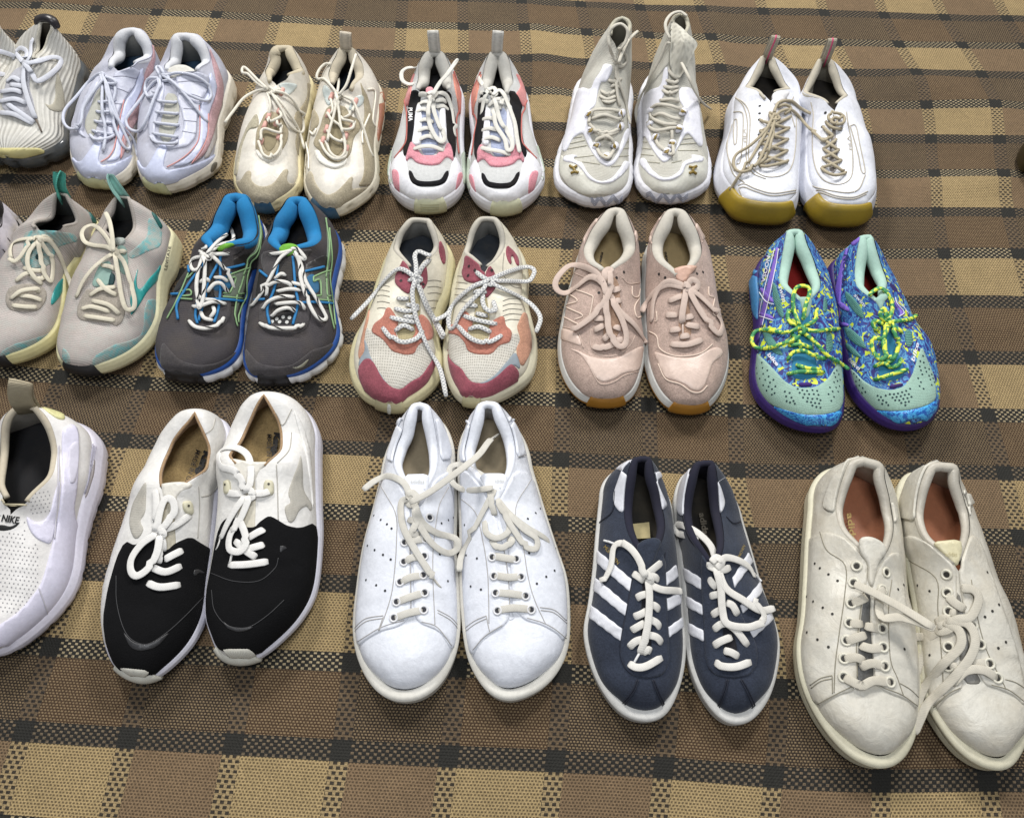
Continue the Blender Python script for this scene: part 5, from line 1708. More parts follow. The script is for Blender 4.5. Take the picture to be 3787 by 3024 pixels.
# ------------------------------------------------------------------ middle row
def teal_brooks():
    # only the heel side of this one reaches into the picture
    s = Shoe('M1', toe=(-330, 1290), heel=(-40, 270), zh=.085, za=.065, zt=.085, hs=(.036, .028), inset=.006,
             L=[(-270, 560), (-340, 800), (-430, 1000), (-440, 1180)], R=[(122, 540), (60, 720), (-10, 880), (-90, 1050), (-170, 1200)],
             cl=[(-90, 280), (-150, 350), (-200, 450), (-210, 520)], cr=[(5, 290), (15, 350), (5, 440), (-60, 530)],
             label='pale lilac-white shoe with black lining, only its heel at the left edge', cat='shoe')
    s.upper(M('leather', 'dcd8e2', dirt=.06)); s.sole(M('rubber', 'e2dfe6', dirt=.08), None)
    s.collar(M('fabric', '1c1a1e'), M('fabric', '121114'), r=(.002, .003, .003, .002), insole=M('fabric', '121114'))
    s.lines([[(55, 575), (75, 600)], [(20, 660), (45, 690)]], M('flat', '4a4648', dirt=0), r=.0008, name='scuff')

    W = M('lace', 'd9d2be', dirt=.1)
    base = M('heather', 'c4bab4', hole='b9b5ae')
    teal = M('gloss', '2b8f8c', rough=.3, dirt=0)
    th = M('heather', 'a9b5ae', hole='6fb3b4')
    pr = [(-.006, 0), (-.002, .15), (.001, .4), (0, .7), (-.002, .92), (-.006, 1)]
    common = dict(zh=.098, za=.076, zt=.092, zb=.056, hs=(.044, .026), ts=.012, inset=.006, group='grey and teal knit runners')
    s = Shoe('M1', toe=(590, 1602), heel=(930, 255),
             L=[(740, 640), (650, 830), (575, 1000), (512, 1150), (470, 1300), (458, 1450), (480, 1555)],
             R=[(1360, 640), (1325, 790), (1262, 920), (1245, 1100), (1222, 1240), (1110, 1420), (950, 1545), (755, 1608)],
             cl=[(890, 255), (862, 280), (840, 360), (800, 440), (775, 520), (850, 595)], cr=[(975, 258), (1005, 320), (1030, 430), (1022, 520), (975, 590), (920, 605)],
             label='grey knit runner with glossy teal side mark and cream sole, right of its pair', **common)
    s.upper(base)
    s.sole(M('rubber', 'd9d3ac', dirt=.08), None, prof=pr)
    s.collar(M('knit', 'b3aba3'), M('fabric', '5c605e'), r=(.0015, .0028, .0028, .002), insole=M('fabric', '161618'))
    s.P([(700, 1480), (850, 1385), (1000, 1350), (1085, 1300), (1100, 1050), (1185, 1030), (1190, 1150), (1160, 1290), (1050, 1430), (900, 1540), (740, 1590), (690, 1560)], 'toe_panel', th, d=.0004)
    s.P([(470, 1400), (520, 1440), (540, 1520), (510, 1560), (475, 1520)], 'toe_panel', th, d=.0004)
    s.P([(1120, 420), (1180, 430), (1230, 520), (1225, 640), (1110, 680), (1000, 740), (960, 700), (1040, 640), (1120, 560)], 'heel_panel', th, d=.0004)
    s.P([(650, 965), (705, 962), (760, 985), (880, 940), (930, 990), (952, 1130), (930, 1212), (880, 1248), (840, 1222), (740, 1215), (660, 1203), (612, 1200), (582, 1160), (590, 1080)], 'lace_plate', M('suede', 'a79f94'), d=.0012)
    s.P([(760, 770), (835, 740), (855, 830), (825, 945), (690, 948), (720, 850)], 'tongue_panel', M('fabric', '8fada4'), d=.0010)
    s.P([(890, 620), (960, 640), (975, 780), (955, 860), (905, 830), (880, 740)], 'tongue_panel', M('fabric', '8fada4'), d=.0010)
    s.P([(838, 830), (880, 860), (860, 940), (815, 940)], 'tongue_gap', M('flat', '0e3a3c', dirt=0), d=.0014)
    s.P([(1218, 765), (1215, 850), (1190, 905), (1115, 980), (1070, 1060), (1025, 1130), (985, 1172), (998, 1110), (983, 1050), (1008, 930), (1050, 783), (1032, 900), (1045, 972), (1080, 952), (1130, 880), (1190, 820)], 'side_mark', teal, d=.0012)
    s.P([(1140, 375), (1180, 400), (1238, 492), (1215, 512), (1175, 440)], 'heel_strip', M('gloss', '1b5c58', rough=.4), d=.0018)
    s.bumper([(490, 1585), (522, 1530), (640, 1530), (690, 1572), (770, 1604), (700, 1614), (500, 1606)], M('rubber', '17171a', dirt=.02))
    s.text('LEVITATE', (1262, 818), (1296, 640), (-20, -3), M('flat', '33302e', dirt=0), surf=s.so, off=.0008, bold=.01)
    a = s
    s.tongue([(860, 600), (880, 570), (950, 575), (960, 610), (900, 650)], M('knit', 'a9b0aa'), rise=.4)
    s.lace([[(770, 780), (830, 790), (880, 815)], [(740, 890), (800, 960), (890, 1010)], [(680, 1010), (760, 960), (880, 945)], [(700, 1050), (820, 1080), (910, 1155)], [(620, 1110), (700, 1095), (840, 1135)], [(640, 1165), (750, 1180), (875, 1200)],
            [(860, 670), (800, 560), (720, 482), (650, 492), (620, 540), (640, 600), (700, 628), (800, 640), (860, 670)],
            [(860, 690), (780, 740), (690, 820), (620, 920), (578, 1025)], [(880, 690), (940, 760), (985, 900), (1020, 1040), (1010, 1108), (955, 1110), (920, 1010), (895, 850), (872, 710)],
            [(870, 680), (935, 675), (950, 692)], [(860, 680, .1), (850, 560, .108), (830, 450, .112), (800, 380, .114)], [(850, 665), (885, 670), (880, 700), (850, 695)]], W, r=.0028)
    s.pulltab(.022, .016, M('ribbed', '9ccfc4', dir='Y', scale=140, hole='2c4a48'), lean=-.012, curl=-.01)
    s = Shoe('M1', toe=(20, 1548), heel=(460, 230),
             L=[(170, 600), (100, 800), (20, 950), (-50, 1100), (-110, 1250), (-110, 1400), (-60, 1500)],
             R=[(800, 560), (690, 730), (560, 900), (535, 1030), (520, 1150), (470, 1290), (390, 1400), (250, 1490), (110, 1532)],
             cl=[(425, 230), (405, 255), (390, 340), (320, 440), (240, 480), (260, 500)], cr=[(500, 232), (545, 300), (588, 400), (583, 460), (500, 500)],
             label='grey knit runner with green heel loop and low wide collar, left of its pair', **common)
    s.upper(base)
    s.sole(M('rubber', 'd6cd98', dirt=.08), None, prof=pr)
    s.collar(M('knit', 'b3aba3'), M('fabric', '5c605e'), r=(.0015, .0028, .0028, .002), insole=M('fabric', '161618'))
    s.P([(0, 1440), (100, 1380), (250, 1340), (390, 1290), (470, 1150), (505, 1140), (480, 1270), (380, 1400), (240, 1480), (100, 1520), (10, 1500)], 'toe_panel', th, d=.0004)
    s.P([(60, 960), (120, 930), (200, 920), (310, 930), (355, 980), (350, 1050), (300, 1120), (250, 1135), (90, 1130), (50, 1090), (40, 1030)], 'lace_plate', M('suede', 'a79f94'), d=.0012)
    s.P([(180, 540), (260, 510), (400, 520), (560, 540), (600, 600), (500, 620), (430, 650), (400, 760), (330, 800), (200, 810), (150, 740), (180, 660)], 'collar_panel', th, d=.0006)
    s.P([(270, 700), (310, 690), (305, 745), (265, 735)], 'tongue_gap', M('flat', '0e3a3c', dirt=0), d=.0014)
    s.P([(388, 1092), (385, 1040), (410, 960), (450, 900), (500, 860), (515, 790), (560, 740), (520, 890), (490, 950), (440, 1040)], 'side_mark', teal, d=.0012)
    s.P([(655, 340), (690, 370), (740, 460), (705, 470), (680, 400)], 'heel_strip', M('gloss', '1b5c58', rough=.4), d=.0018)
    s.dots([(460, 598), (460, 602)], .0022, M('flat', '111111', dirt=0), name='eyelet_hole')
    s.bumper([(-30, 1500), (10, 1490), (40, 1515), (110, 1535), (60, 1555), (-40, 1550)], M('rubber', '17171a', dirt=.02))
    s.lace([[(180, 800), (260, 820), (345, 820)], [(80, 1035), (160, 975), (280, 960), (285, 990)], [(150, 1010), (240, 1020), (318, 1048)], [(95, 1085), (190, 1095), (280, 1098)], [(230, 860), (290, 890), (350, 860)], [(120, 900), (180, 850), (250, 830)],
            [(280, 580), (180, 582), (100, 612), (75, 680), (100, 750), (150, 720), (205, 640), (270, 590)], [(290, 590), (220, 680), (210, 780), (260, 870), (320, 925)],
            [(300, 590), (360, 680), (400, 760), (388, 900), (335, 840), (305, 720), (290, 600)], [(300, 580), (380, 600), (450, 700), (500, 830), (540, 940), (560, 1065)], [(290, 580), (340, 565), (400, 600)], [(265, 570), (300, 570), (300, 600), (270, 600)]], W, r=.0028)
    s.pulltab(.026, .016, M('knit', '4fb0a0'), lean=.006, curl=-.012)


def blue_asics():
    W = M('lace', 'e2e0da', dirt=.05, fleck='1a1a1a')
    base = M('mesh', '413d40', scale=420, amt=.3, hole='1a1a1a', dirt=.08)
    su = M('suede', '4a4749', dirt=.05)
    blk, blu = M('leather', '262426', dirt=.05), M('fabric', '1f5f86')
    grn, lt = M('flat', '86a878', dirt=0), M('flat', '2176ae', dirt=0)
    pr = [(-.005, 0), (-.001, .1), (.001, .3), (.001, .5), (-.002, .6), (-.001, .8), (-.005, 1)]
    common = dict(zh=.090, za=.070, zt=.086, zb=.056, hs=(.040, .028), ts=.010, inset=.005, group='dark grey and blue runners')
    s = Shoe('M2', toe=(930, 1640), heel=(1165, 138),
             L=[(862, 740), (832, 880), (800, 1050), (770, 1180), (750, 1330), (745, 1450), (760, 1560), (810, 1622)],
             R=[(1528, 680), (1490, 840), (1472, 980), (1498, 1130), (1518, 1250), (1480, 1380), (1380, 1505), (1200, 1612)],
             cl=[(1100, 150), (1040, 220), (968, 350), (925, 490), (960, 545), (1020, 580)], cr=[(1225, 150), (1290, 230), (1342, 380), (1352, 490), (1290, 548), (1150, 570)],
             label='dark grey runner with blue collar and silver toe flash, right shoe of its pair', **common)
    s.upper(base)
    s.sole(M('rubber', '1d4f9c', dirt=.04), M('rubber', 'dcdcdc', dirt=.12), ofr=.6, prof=pr, groove=(26, .004, .05, .56))
    s.collar(M('fabric', '1a76ac', dirt=.03), M('fabric', '14648f', dirt=.03), r=(.005, .012, .011, .004), insole=M('fabric', '14161c'))
    s.P([(752, 1350), (790, 1400), (850, 1470), (980, 1500), (1110, 1490), (1200, 1430), (1280, 1360), (1380, 1340), (1450, 1300), (1430, 1380), (1330, 1480), (1180, 1580), (1090, 1600), (990, 1580), (870, 1600), (800, 1560), (755, 1470)], 'toe_guard', su, d=.0014)
    s.P([(860, 1010), (930, 960), (950, 1100), (962, 1160), (1060, 1172), (1128, 1170), (1158, 1030), (1172, 950), (1230, 960), (1270, 1020), (1262, 1130), (1230, 1205), (1150, 1242), (1040, 1252), (920, 1222), (860, 1150)], 'lace_plate', su, d=.0016)
    s.P([(1130, 570), (1200, 565), (1290, 560), (1250, 620), (1215, 640), (1240, 700), (1190, 790), (1150, 800), (1130, 700)], 'eyestay', su, d=.0018)
    s.P([(880, 590), (960, 570), (1010, 590), (1000, 720), (950, 800), (900, 760), (880, 680)], 'eyestay', su, d=.0018)
    s.P([(1190, 700), (1380, 600), (1410, 640), (1405, 800), (1442, 980), (1425, 1050), (1290, 1010), (1215, 950), (1185, 800)], 'side_panel', blk, d=.0009)
    s.P([(1190, 830), (1280, 745), (1335, 840), (1335, 915), (1240, 930), (1195, 900)], 'side_patch', blu, d=.0016)
    s.P([(870, 700), (930, 780), (925, 900), (860, 960), (830, 940), (850, 800)], 'side_panel', blk, d=.0009)
    s.P([(1385, 330), (1418, 430), (1428, 640), (1405, 760), (1422, 960), (1447, 1160), (1400, 1000), (1375, 800), (1395, 640), (1402, 500)], 'side_emblem', M('fabric', '6f7b6c'), d=.0014)
    s.P([(1285, 790), (1370, 748), (1425, 735), (1425, 760), (1385, 790), (1390, 935), (1420, 935), (1425, 975), (1310, 968), (1300, 940), (1345, 935), (1335, 815), (1285, 825)], 'side_emblem', M('fabric', '6f7b6c'), d=.0018)
    s.lines([[(1380, 320), (1408, 500), (1400, 640), (1380, 790)], [(1410, 400), (1428, 640), (1412, 800), (1432, 960), (1455, 1170)], [(1392, 950), (1420, 1080), (1447, 1200)], [(1285, 790), (1370, 748), (1425, 733)], [(1285, 828), (1335, 815), (1345, 935)], [(1300, 940), (1345, 936)], [(1305, 968), (1425, 978)], [(1285, 790), (1285, 828)], [(1385, 800), (1392, 935), (1420, 937)]], grn, r=.0012, name='piping', off=.0022)
    s.lines([[(1200, 752), (1280, 730), (1370, 705)], [(1200, 992), (1320, 990), (1440, 1000)], [(830, 970), (910, 965)], [(870, 740), (930, 790)]], lt, r=.0018, name='piping', off=.0020)
    s.P([(985, 640), (1120, 640), (1130, 900), (1150, 1060), (1125, 1165), (965, 1155), (950, 1060), (975, 900)], 'tongue', M('mesh', '2c2a2b', scale=300), d=.0003)
    s.dots([(1000, 1120), (1022, 1143), (1050, 1105), (1080, 1145), (1100, 1110), (965, 1140)], .0024, M('flat', 'c8c8c4', dirt=0), name='tongue_dot', off=.0008)
    s.lines([[(1015, 690), (985, 880), (930, 1040), (948, 1165)], [(1125, 620), (1150, 880), (1168, 1000), (1128, 1168)]], lt, r=.0018, name='piping', off=.002)
    s.P([(1110, 1498), (1170, 1495), (1262, 1420), (1225, 1485), (1160, 1515), (1125, 1512)], 'toe_flash', M('gloss', '8c8c7c', rough=.3), d=.0020)
    s.tongue([(1010, 570), (1040, 528), (1110, 515), (1180, 540), (1160, 600), (1060, 625)], M('fabric', '72b03e'), rise=.5)
    a = s
    s.bumper([(860, 1625), (890, 1585), (990, 1582), (1080, 1605), (1112, 1642), (980, 1655), (880, 1650)], M('rubber', '18181a', dirt=.02))
    s.lace([[(865, 1155), (940, 1187), (1050, 1192), (1160, 1187), (1215, 1158)], [(955, 1100), (1010, 1050), (1090, 1030), (1150, 1060)], [(885, 1040), (930, 980), (1030, 940), (1140, 945)], [(985, 1000), (1080, 990), (1180, 990), (1225, 1045)],
            [(915, 940), (930, 860), (1000, 820), (1080, 830), (1120, 860)], [(1000, 900), (1100, 880), (1200, 890)], [(980, 800), (1030, 760), (1070, 770)], [(1120, 830), (1200, 850), (1250, 870)],
            [(1130, 580), (1185, 520), (1262, 505), (1280, 460), (1250, 445), (1215, 478), (1160, 462), (1130, 480), (1120, 560)], [(1110, 570), (1020, 640), (950, 780), (870, 920), (797, 1018)],
            [(1140, 580), (1190, 680), (1230, 820), (1310, 950), (1372, 1060), (1392, 1110), (1360, 1127), (1300, 1080), (1240, 960), (1190, 800), (1180, 680), (1150, 600)], [(1120, 570), (1040, 590), (945, 605)], [(1130, 600), (1200, 640), (1222, 630), (1160, 560), (1110, 560)]], W, r=.0025, flat=.65)
    s = Shoe('M2', toe=(290, 1617), heel=(675, 110),
             L=[(330, 750), (275, 870), (200, 1000), (120, 1130), (68, 1260), (50, 1400), (72, 1520), (140, 1590)],
             R=[(892, 620), (855, 800), (795, 980), (762, 1150), (750, 1320), (715, 1470), (600, 1570), (440, 1619)],
             cl=[(600, 125), (545, 200), (485, 340), (398, 478), (430, 530), (475, 560)], cr=[(745, 118), (800, 200), (832, 330), (838, 440), (780, 520), (600, 545)],
             label='dark grey runner with blue collar and a tall lace loop, left shoe of its pair', **common)
    s.upper(base)
    s.sole(M('rubber', '1d4f9c', dirt=.04), M('rubber', 'dcdcdc', dirt=.12), ofr=.6, prof=pr, groove=(26, .004, .05, .56))
    s.collar(M('fabric', '1a76ac', dirt=.03), M('fabric', '14648f', dirt=.03), r=(.005, .012, .011, .004), insole=M('fabric', '14161c'))
    s.replay(a.rec, False, skip=('toe_flash', 'lace_plate', 'tongue', 'eyestay', 'toe_guard', 'toe_bumper'))
    s.P([(95, 1300), (140, 1360), (230, 1450), (380, 1490), (520, 1470), (620, 1420), (720, 1330), (735, 1400), (660, 1490), (540, 1570), (430, 1600), (300, 1560), (150, 1570), (70, 1480), (75, 1360)], 'toe_guard', su, d=.0014)
    s.P([(290, 1080), (330, 980), (370, 1030), (365, 1150), (400, 1165), (490, 1160), (520, 1060), (540, 950), (620, 950), (635, 1000), (625, 1110), (570, 1190), (470, 1232), (380, 1220), (300, 1180)], 'lace_plate', su, d=.0016)
    s.P([(560, 560), (690, 540), (760, 530), (700, 590), (640, 620), (660, 700), (620, 760), (560, 800), (550, 680)], 'eyestay', su, d=.0018)
    s.P([(400, 620), (480, 620), (540, 640), (540, 900), (510, 1060), (490, 1150), (375, 1150), (380, 1000), (420, 850)], 'tongue', M('mesh', '242223', scale=300), d=.0003)
    s.tongue([(520, 560), (560, 530), (610, 512), (680, 520), (600, 560), (540, 590)], M('fabric', '72b03e'), rise=.5)
    s.lines([[(545, 600), (545, 900), (530, 1050), (500, 1150)], [(370, 980), (355, 1090), (372, 1160)]], lt, r=.0018, name='piping', off=.002)
    s.lines([[(290, 800), (340, 750)], [(250, 900), (310, 890), (320, 930), (250, 940)], [(240, 960), (330, 965)], [(300, 760), (250, 880), (190, 1010), (130, 1120)]], grn, r=.0012, name='piping', off=.0016)
    s.bumper([(120, 1570), (170, 1535), (290, 1540), (370, 1580), (425, 1622), (280, 1622), (150, 1600)], M('rubber', '18181a', dirt=.02))
    s.lace([[(300, 1135), (350, 1180), (440, 1192), (540, 1160), (575, 1110)], [(390, 1060), (420, 1110), (490, 1130)], [(330, 1020), (400, 1010), (500, 980), (590, 1000)], [(360, 930), (420, 960), (520, 970)], [(440, 910), (500, 840), (560, 840), (610, 910)], [(500, 790), (560, 790), (605, 820)],
            [(380, 830), (430, 800), (465, 820)], [(465, 1110), (500, 1060), (490, 1020)], [(440, 600, .1), (520, 510, .1), (605, 442, .1)],
            [(430, 570), (450, 470), (480, 380), (540, 342), (610, 370), (652, 450), (640, 500), (560, 522), (480, 580)], [(420, 590), (380, 700), (358, 850), (370, 960), (378, 1032), (410, 960), (422, 800), (430, 640)],
            [(450, 590), (530, 660), (600, 740), (640, 820), (657, 872)], [(450, 600), (530, 602), (620, 600)], [(400, 620), (330, 640), (310, 690), (340, 730), (400, 700)], [(390, 580), (450, 625), (470, 640), (430, 640), (400, 600)]], W, r=.0025, flat=.65)


def rose_jogger():
    W = M('chequer', 'dcdcd8', scale=430, amt=.6, hole='545a6a')
    base = M('leather', 'dcd6c4', dirt=.06)
    mr, co, co2 = M('suede', '95505c', dirt=.04), M('suede', 'bd7d6c', dirt=.04), M('suede', 'c4937a', dirt=.04)
    mesh = M('mesh', 'cdc9bf', scale=260, amt=.6, hole='6b665c')
    refl = M('fabric', '8d979f')
    pr = [(-.006, 0), (-.002, .12), (.001, .35), (.002, .6), (0, .85), (-.005, 1)]
    st = M('flat', '8f8a80', dirt=0)
    common = dict(zh=.088, za=.070, zt=.082, zb=.056, hs=(.044, .030), ts=.009, inset=.007, group='white, rose and coral runners')
    s = Shoe('M3', toe=(1050, 1606), heel=(1170, 84),
             L=[(880, 760), (862, 880), (845, 1000), (826, 1120), (826, 1260), (850, 1400), (900, 1520), (960, 1588)],
             R=[(1488, 640), (1482, 780), (1520, 950), (1551, 1090), (1551, 1250), (1510, 1400), (1400, 1500), (1250, 1577)],
             cl=[(1105, 95), (1045, 155), (1008, 260), (980, 375), (1040, 425), (1110, 480)], cr=[(1240, 98), (1290, 165), (1312, 280), (1285, 375), (1230, 450), (1170, 490)],
             label='white runner with maroon suede toe, its speckled lace looping out to the right', **common)
    s.upper(base)
    s.sole(M('foam', 'cfc9b0', dirt=.12), None, prof=pr)
    s.collar(M('fabric', 'bdb8ac'), M('fabric', '9b9a96'), r=(.003, .0045, .004, .002), insole=M('fabric', '2c3138'), depth=.014)
    s.P([(850, 1020), (930, 1010), (1100, 1090), (1270, 1050), (1380, 1020), (1400, 1010), (1442, 1080), (1382, 1165), (1320, 1260), (1230, 1370), (1130, 1430), (1050, 1415), (990, 1350), (950, 1290), (880, 1240), (845, 1140)], 'toe_mesh', mesh, d=.0006)
    s.P([(1390, 1160), (1420, 1235), (1432, 1312), (1372, 1262), (1250, 1375), (1150, 1425), (1060, 1420), (1140, 1405), (1230, 1350), (1340, 1220)], 'reflective_strip', refl, d=.0012)
    s.P([(828, 1090), (850, 1190), (900, 1260), (970, 1300), (1010, 1380), (1060, 1412), (1150, 1414), (1230, 1372), (1320, 1285), (1360, 1256), (1423, 1322), (1405, 1410), (1300, 1500), (1190, 1550), (1080, 1568), (990, 1562), (920, 1500), (870, 1400), (832, 1250)], 'toe_guard', mr, d=.0020)
    s.P([(850, 950), (930, 945), (990, 820), (1052, 910), (1052, 960), (1002, 1010), (1032, 1078), (1150, 1090), (1190, 1062), (1180, 962), (1212, 912), (1302, 870), (1312, 960), (1367, 1000), (1352, 1092), (1262, 1112), (1202, 1190), (1080, 1188), (1010, 1162), (990, 1092), (930, 1030), (850, 1020)], 'lace_plate', co, d=.0018)
    s.P([(1450, 850), (1420, 920), (1400, 970), (1432, 1060), (1390, 1150), (1442, 1300), (1505, 1180), (1522, 1080), (1492, 950), (1482, 860)], 'side_panel', co2, d=.0014)
    s.P([(990, 395), (1050, 412), (1100, 460), (1140, 490), (1152, 560), (1120, 605), (1050, 622), (985, 600), (965, 540), (985, 470)], 'eyestay', mr, d=.0020)
    s.P([(1185, 475), (1222, 520), (1247, 640), (1202, 700), (1152, 752), (1148, 650), (1150, 540)], 'eyestay', mr, d=.0020)
    s.P([(1322, 312), (1372, 360), (1412, 420), (1418, 492), (1395, 470), (1372, 400), (1350, 410), (1362, 480), (1332, 450), (1312, 380)], 'heel_panel', mr, d=.0020)
    s.lines([[(1290, y), (1350, y - 18), (1440, y - 12)] for y in (760, 800, 840, 880, 925)] + [[(905, y), (960, y + 4), (1010, y + 12)] for y in (560, 610, 660, 710, 760)] + [[(1300, 380), (1290, 480), (1300, 560), (1360, 640), (1440, 660)]], st, r=.0005, off=.0003)
    s.P([(1060, 640), (1150, 640), (1190, 900), (1180, 1060), (1140, 1088), (1035, 1078), (1010, 1010), (1060, 940), (1070, 800)], 'tongue', M('mesh', 'bdb18c', scale=400), d=.0004)
    s.bumper([(985, 1590), (1010, 1562), (1080, 1565), (1120, 1570), (1120, 1600), (1050, 1612)], M('rubber', 'b5ad88'))
    s.dots([(1030, 487), (1023, 563), (1075, 520), (1198, 520)], .0022, M('flat', '2a1c1e', dirt=0), name='eyelet_hole', off=.0024)
    a = s
    s.lace([[(1080, 530), (1130, 570), (1190, 600)], [(980, 880), (1100, 915), (1245, 945)], [(935, 960), (1000, 1030), (1080, 1078), (1180, 1087), (1282, 1035)], [(1000, 790), (1090, 800)], [(1020, 985), (1100, 965), (1200, 1010)], [(1080, 860), (1170, 880)],
            [(1130, 700), (1140, 800), (1190, 842), (1232, 830), (1215, 760)],
            [(1190, 590), (1300, 540), (1420, 500), (1500, 490), (1542, 520), (1520, 580), (1480, 605), (1350, 602), (1220, 600)], [(1180, 600), (1060, 640), (960, 720), (880, 810), (858, 900), (870, 975), (905, 960), (960, 850), (1060, 740), (1160, 640)],
            [(1170, 610), (1050, 650), (920, 750), (850, 860), (742, 918)], [(1200, 620), (1330, 680), (1450, 740), (1540, 810), (1590, 900), (1555, 1010)], [(1170, 580), (1210, 590), (1200, 630), (1165, 620)], [(1060, 690), (1110, 680), (1160, 690)]], W, r=.0030, flat=.45,
           tips=[[(820, 878), (742, 918)], [(1582, 910), (1553, 1012)]], tipmat=M('flat', 'e9e9e6', dirt=0))
    s = Shoe('M3', toe=(400, 1648), heel=(630, 94),
             L=[(330, 560), (290, 660), (245, 800), (195, 950), (120, 1080), (82, 1230), (90, 1360), (140, 1500), (230, 1590)],
             R=[(900, 520), (872, 720), (805, 870), (785, 1000), (780, 1100), (803, 1230), (790, 1380), (720, 1500), (600, 1590), (500, 1646)],
             cl=[(560, 100), (500, 145), (450, 225), (420, 335), (450, 395), (545, 490)], cr=[(700, 100), (745, 165), (777, 265), (780, 335), (730, 410), (640, 505)],
             label='white runner with maroon suede toe, its speckled lace hanging past the toe', **common)
    s.upper(base)
    s.sole(M('foam', 'cbc39c', dirt=.14), None, prof=pr)
    s.collar(M('fabric', 'bdb8ac'), M('fabric', '9b9a96'), r=(.003, .0045, .004, .002), insole=M('fabric', '2c3138'), depth=.014)
    s.P([(210, 960), (250, 1010), (400, 1100), (560, 1180), (640, 1080), (740, 1060), (760, 1140), (730, 1250), (660, 1360), (560, 1400), (480, 1470), (400, 1450), (330, 1380), (250, 1250), (180, 1060)], 'toe_mesh', mesh, d=.0006)
    s.P([(185, 1050), (215, 1110), (240, 1210), (330, 1360), (390, 1440), (320, 1390), (235, 1240), (205, 1222), (140, 1300), (150, 1220), (195, 1160)], 'reflective_strip', refl, d=.0012)
    s.P([(235, 1215), (272, 1262), (330, 1372), (400, 1448), (480, 1468), (560, 1400), (640, 1360), (720, 1240), (748, 1190), (752, 1260), (690, 1400), (600, 1500), (510, 1602), (400, 1570), (290, 1575), (200, 1480), (155, 1380), (140, 1300), (185, 1225)], 'toe_guard', mr, d=.0020)
    s.P([(390, 808), (430, 860), (465, 940), (430, 1000), (470, 1090), (560, 1080), (600, 1000), (570, 930), (600, 900), (640, 860), (690, 900), (735, 1000), (725, 1070), (660, 1080), (610, 1120), (590, 1180), (520, 1195), (410, 1165), (370, 1110), (330, 1060), (240, 1010), (265, 940), (340, 890), (360, 820)], 'lace_plate', co, d=.0018)
    s.P([(235, 800), (225, 900), (200, 1000), (190, 1080), (200, 1150), (150, 1240), (140, 1180), (160, 1080), (190, 960)], 'side_panel', co2, d=.0014)
    s.P([(500, 425), (545, 490), (575, 560), (560, 660), (545, 712), (490, 680), (430, 620), (435, 560), (465, 500)], 'eyestay', mr, d=.0020)
    s.P([(640, 500), (680, 475), (692, 560), (690, 620), (640, 690), (630, 620), (625, 550)], 'eyestay', mr, d=.0020)
    s.P([(785, 270), (820, 340), (832, 420), (822, 482), (795, 430), (778, 350)], 'heel_panel', mr, d=.0020)
    s.lines([[(290, y), (330, y - 6), (390, y + 6)] for y in (640, 680, 720, 770, 820)] + [[(690, y), (750, y - 6), (800, y + 4)] for y in (600, 650, 700, 760, 820)], st, r=.0005, off=.0003)
    s.P([(560, 640), (620, 640), (640, 860), (600, 1000), (560, 1078), (475, 1085), (440, 1010), (500, 930), (540, 800)], 'tongue', M('mesh', 'b5a982', scale=400), d=.0004)
    s.dots([(485, 606), (505, 540), (650, 630)], .0022, M('flat', '2a1c1e', dirt=0), name='eyelet_hole', off=.0024)
    s.bumper([(285, 1600), (312, 1562), (400, 1575), (500, 1582), (508, 1640), (400, 1652), (300, 1620)], M('rubber', 'b5ad88'))
    s.P([(375, 1575), (402, 1575), (405, 1645), (378, 1645)], 'toe_tab', M('knit', 'dcdcd4'), surf=s.so, base=.0028, d=.0008)
    s.lace([[(450, 740), (540, 740)], [(430, 820), (530, 840), (620, 820)], [(395, 890), (500, 915), (600, 930)], [(335, 975), (400, 1050), (500, 1087), (600, 1060), (650, 1000)], [(430, 1000), (500, 955), (580, 990)], [(500, 880), (600, 890)], [(520, 790), (620, 800)],
            [(600, 590), (600, 480), (590, 400), (620, 365), (680, 388), (722, 398)], [(590, 570), (500, 510), (430, 520), (330, 620), (230, 750), (82, 905)], [(600, 600), (640, 700), (690, 830), (760, 950), (815, 1060)], [(625, 640), (665, 740), (720, 850), (780, 960), (825, 1040)],
            [(590, 600), (570, 700), (592, 860), (640, 1000), (700, 1140), (790, 1300), (840, 1518)], [(540, 600), (600, 570), (640, 590), (570, 620)], [(610, 570), (650, 490), (710, 430)]], W, r=.0030, flat=.45,
           tips=[[(150, 830), (80, 908)], [(822, 1420), (842, 1520)]], tipmat=M('flat', 'e9e9e6', dirt=0))


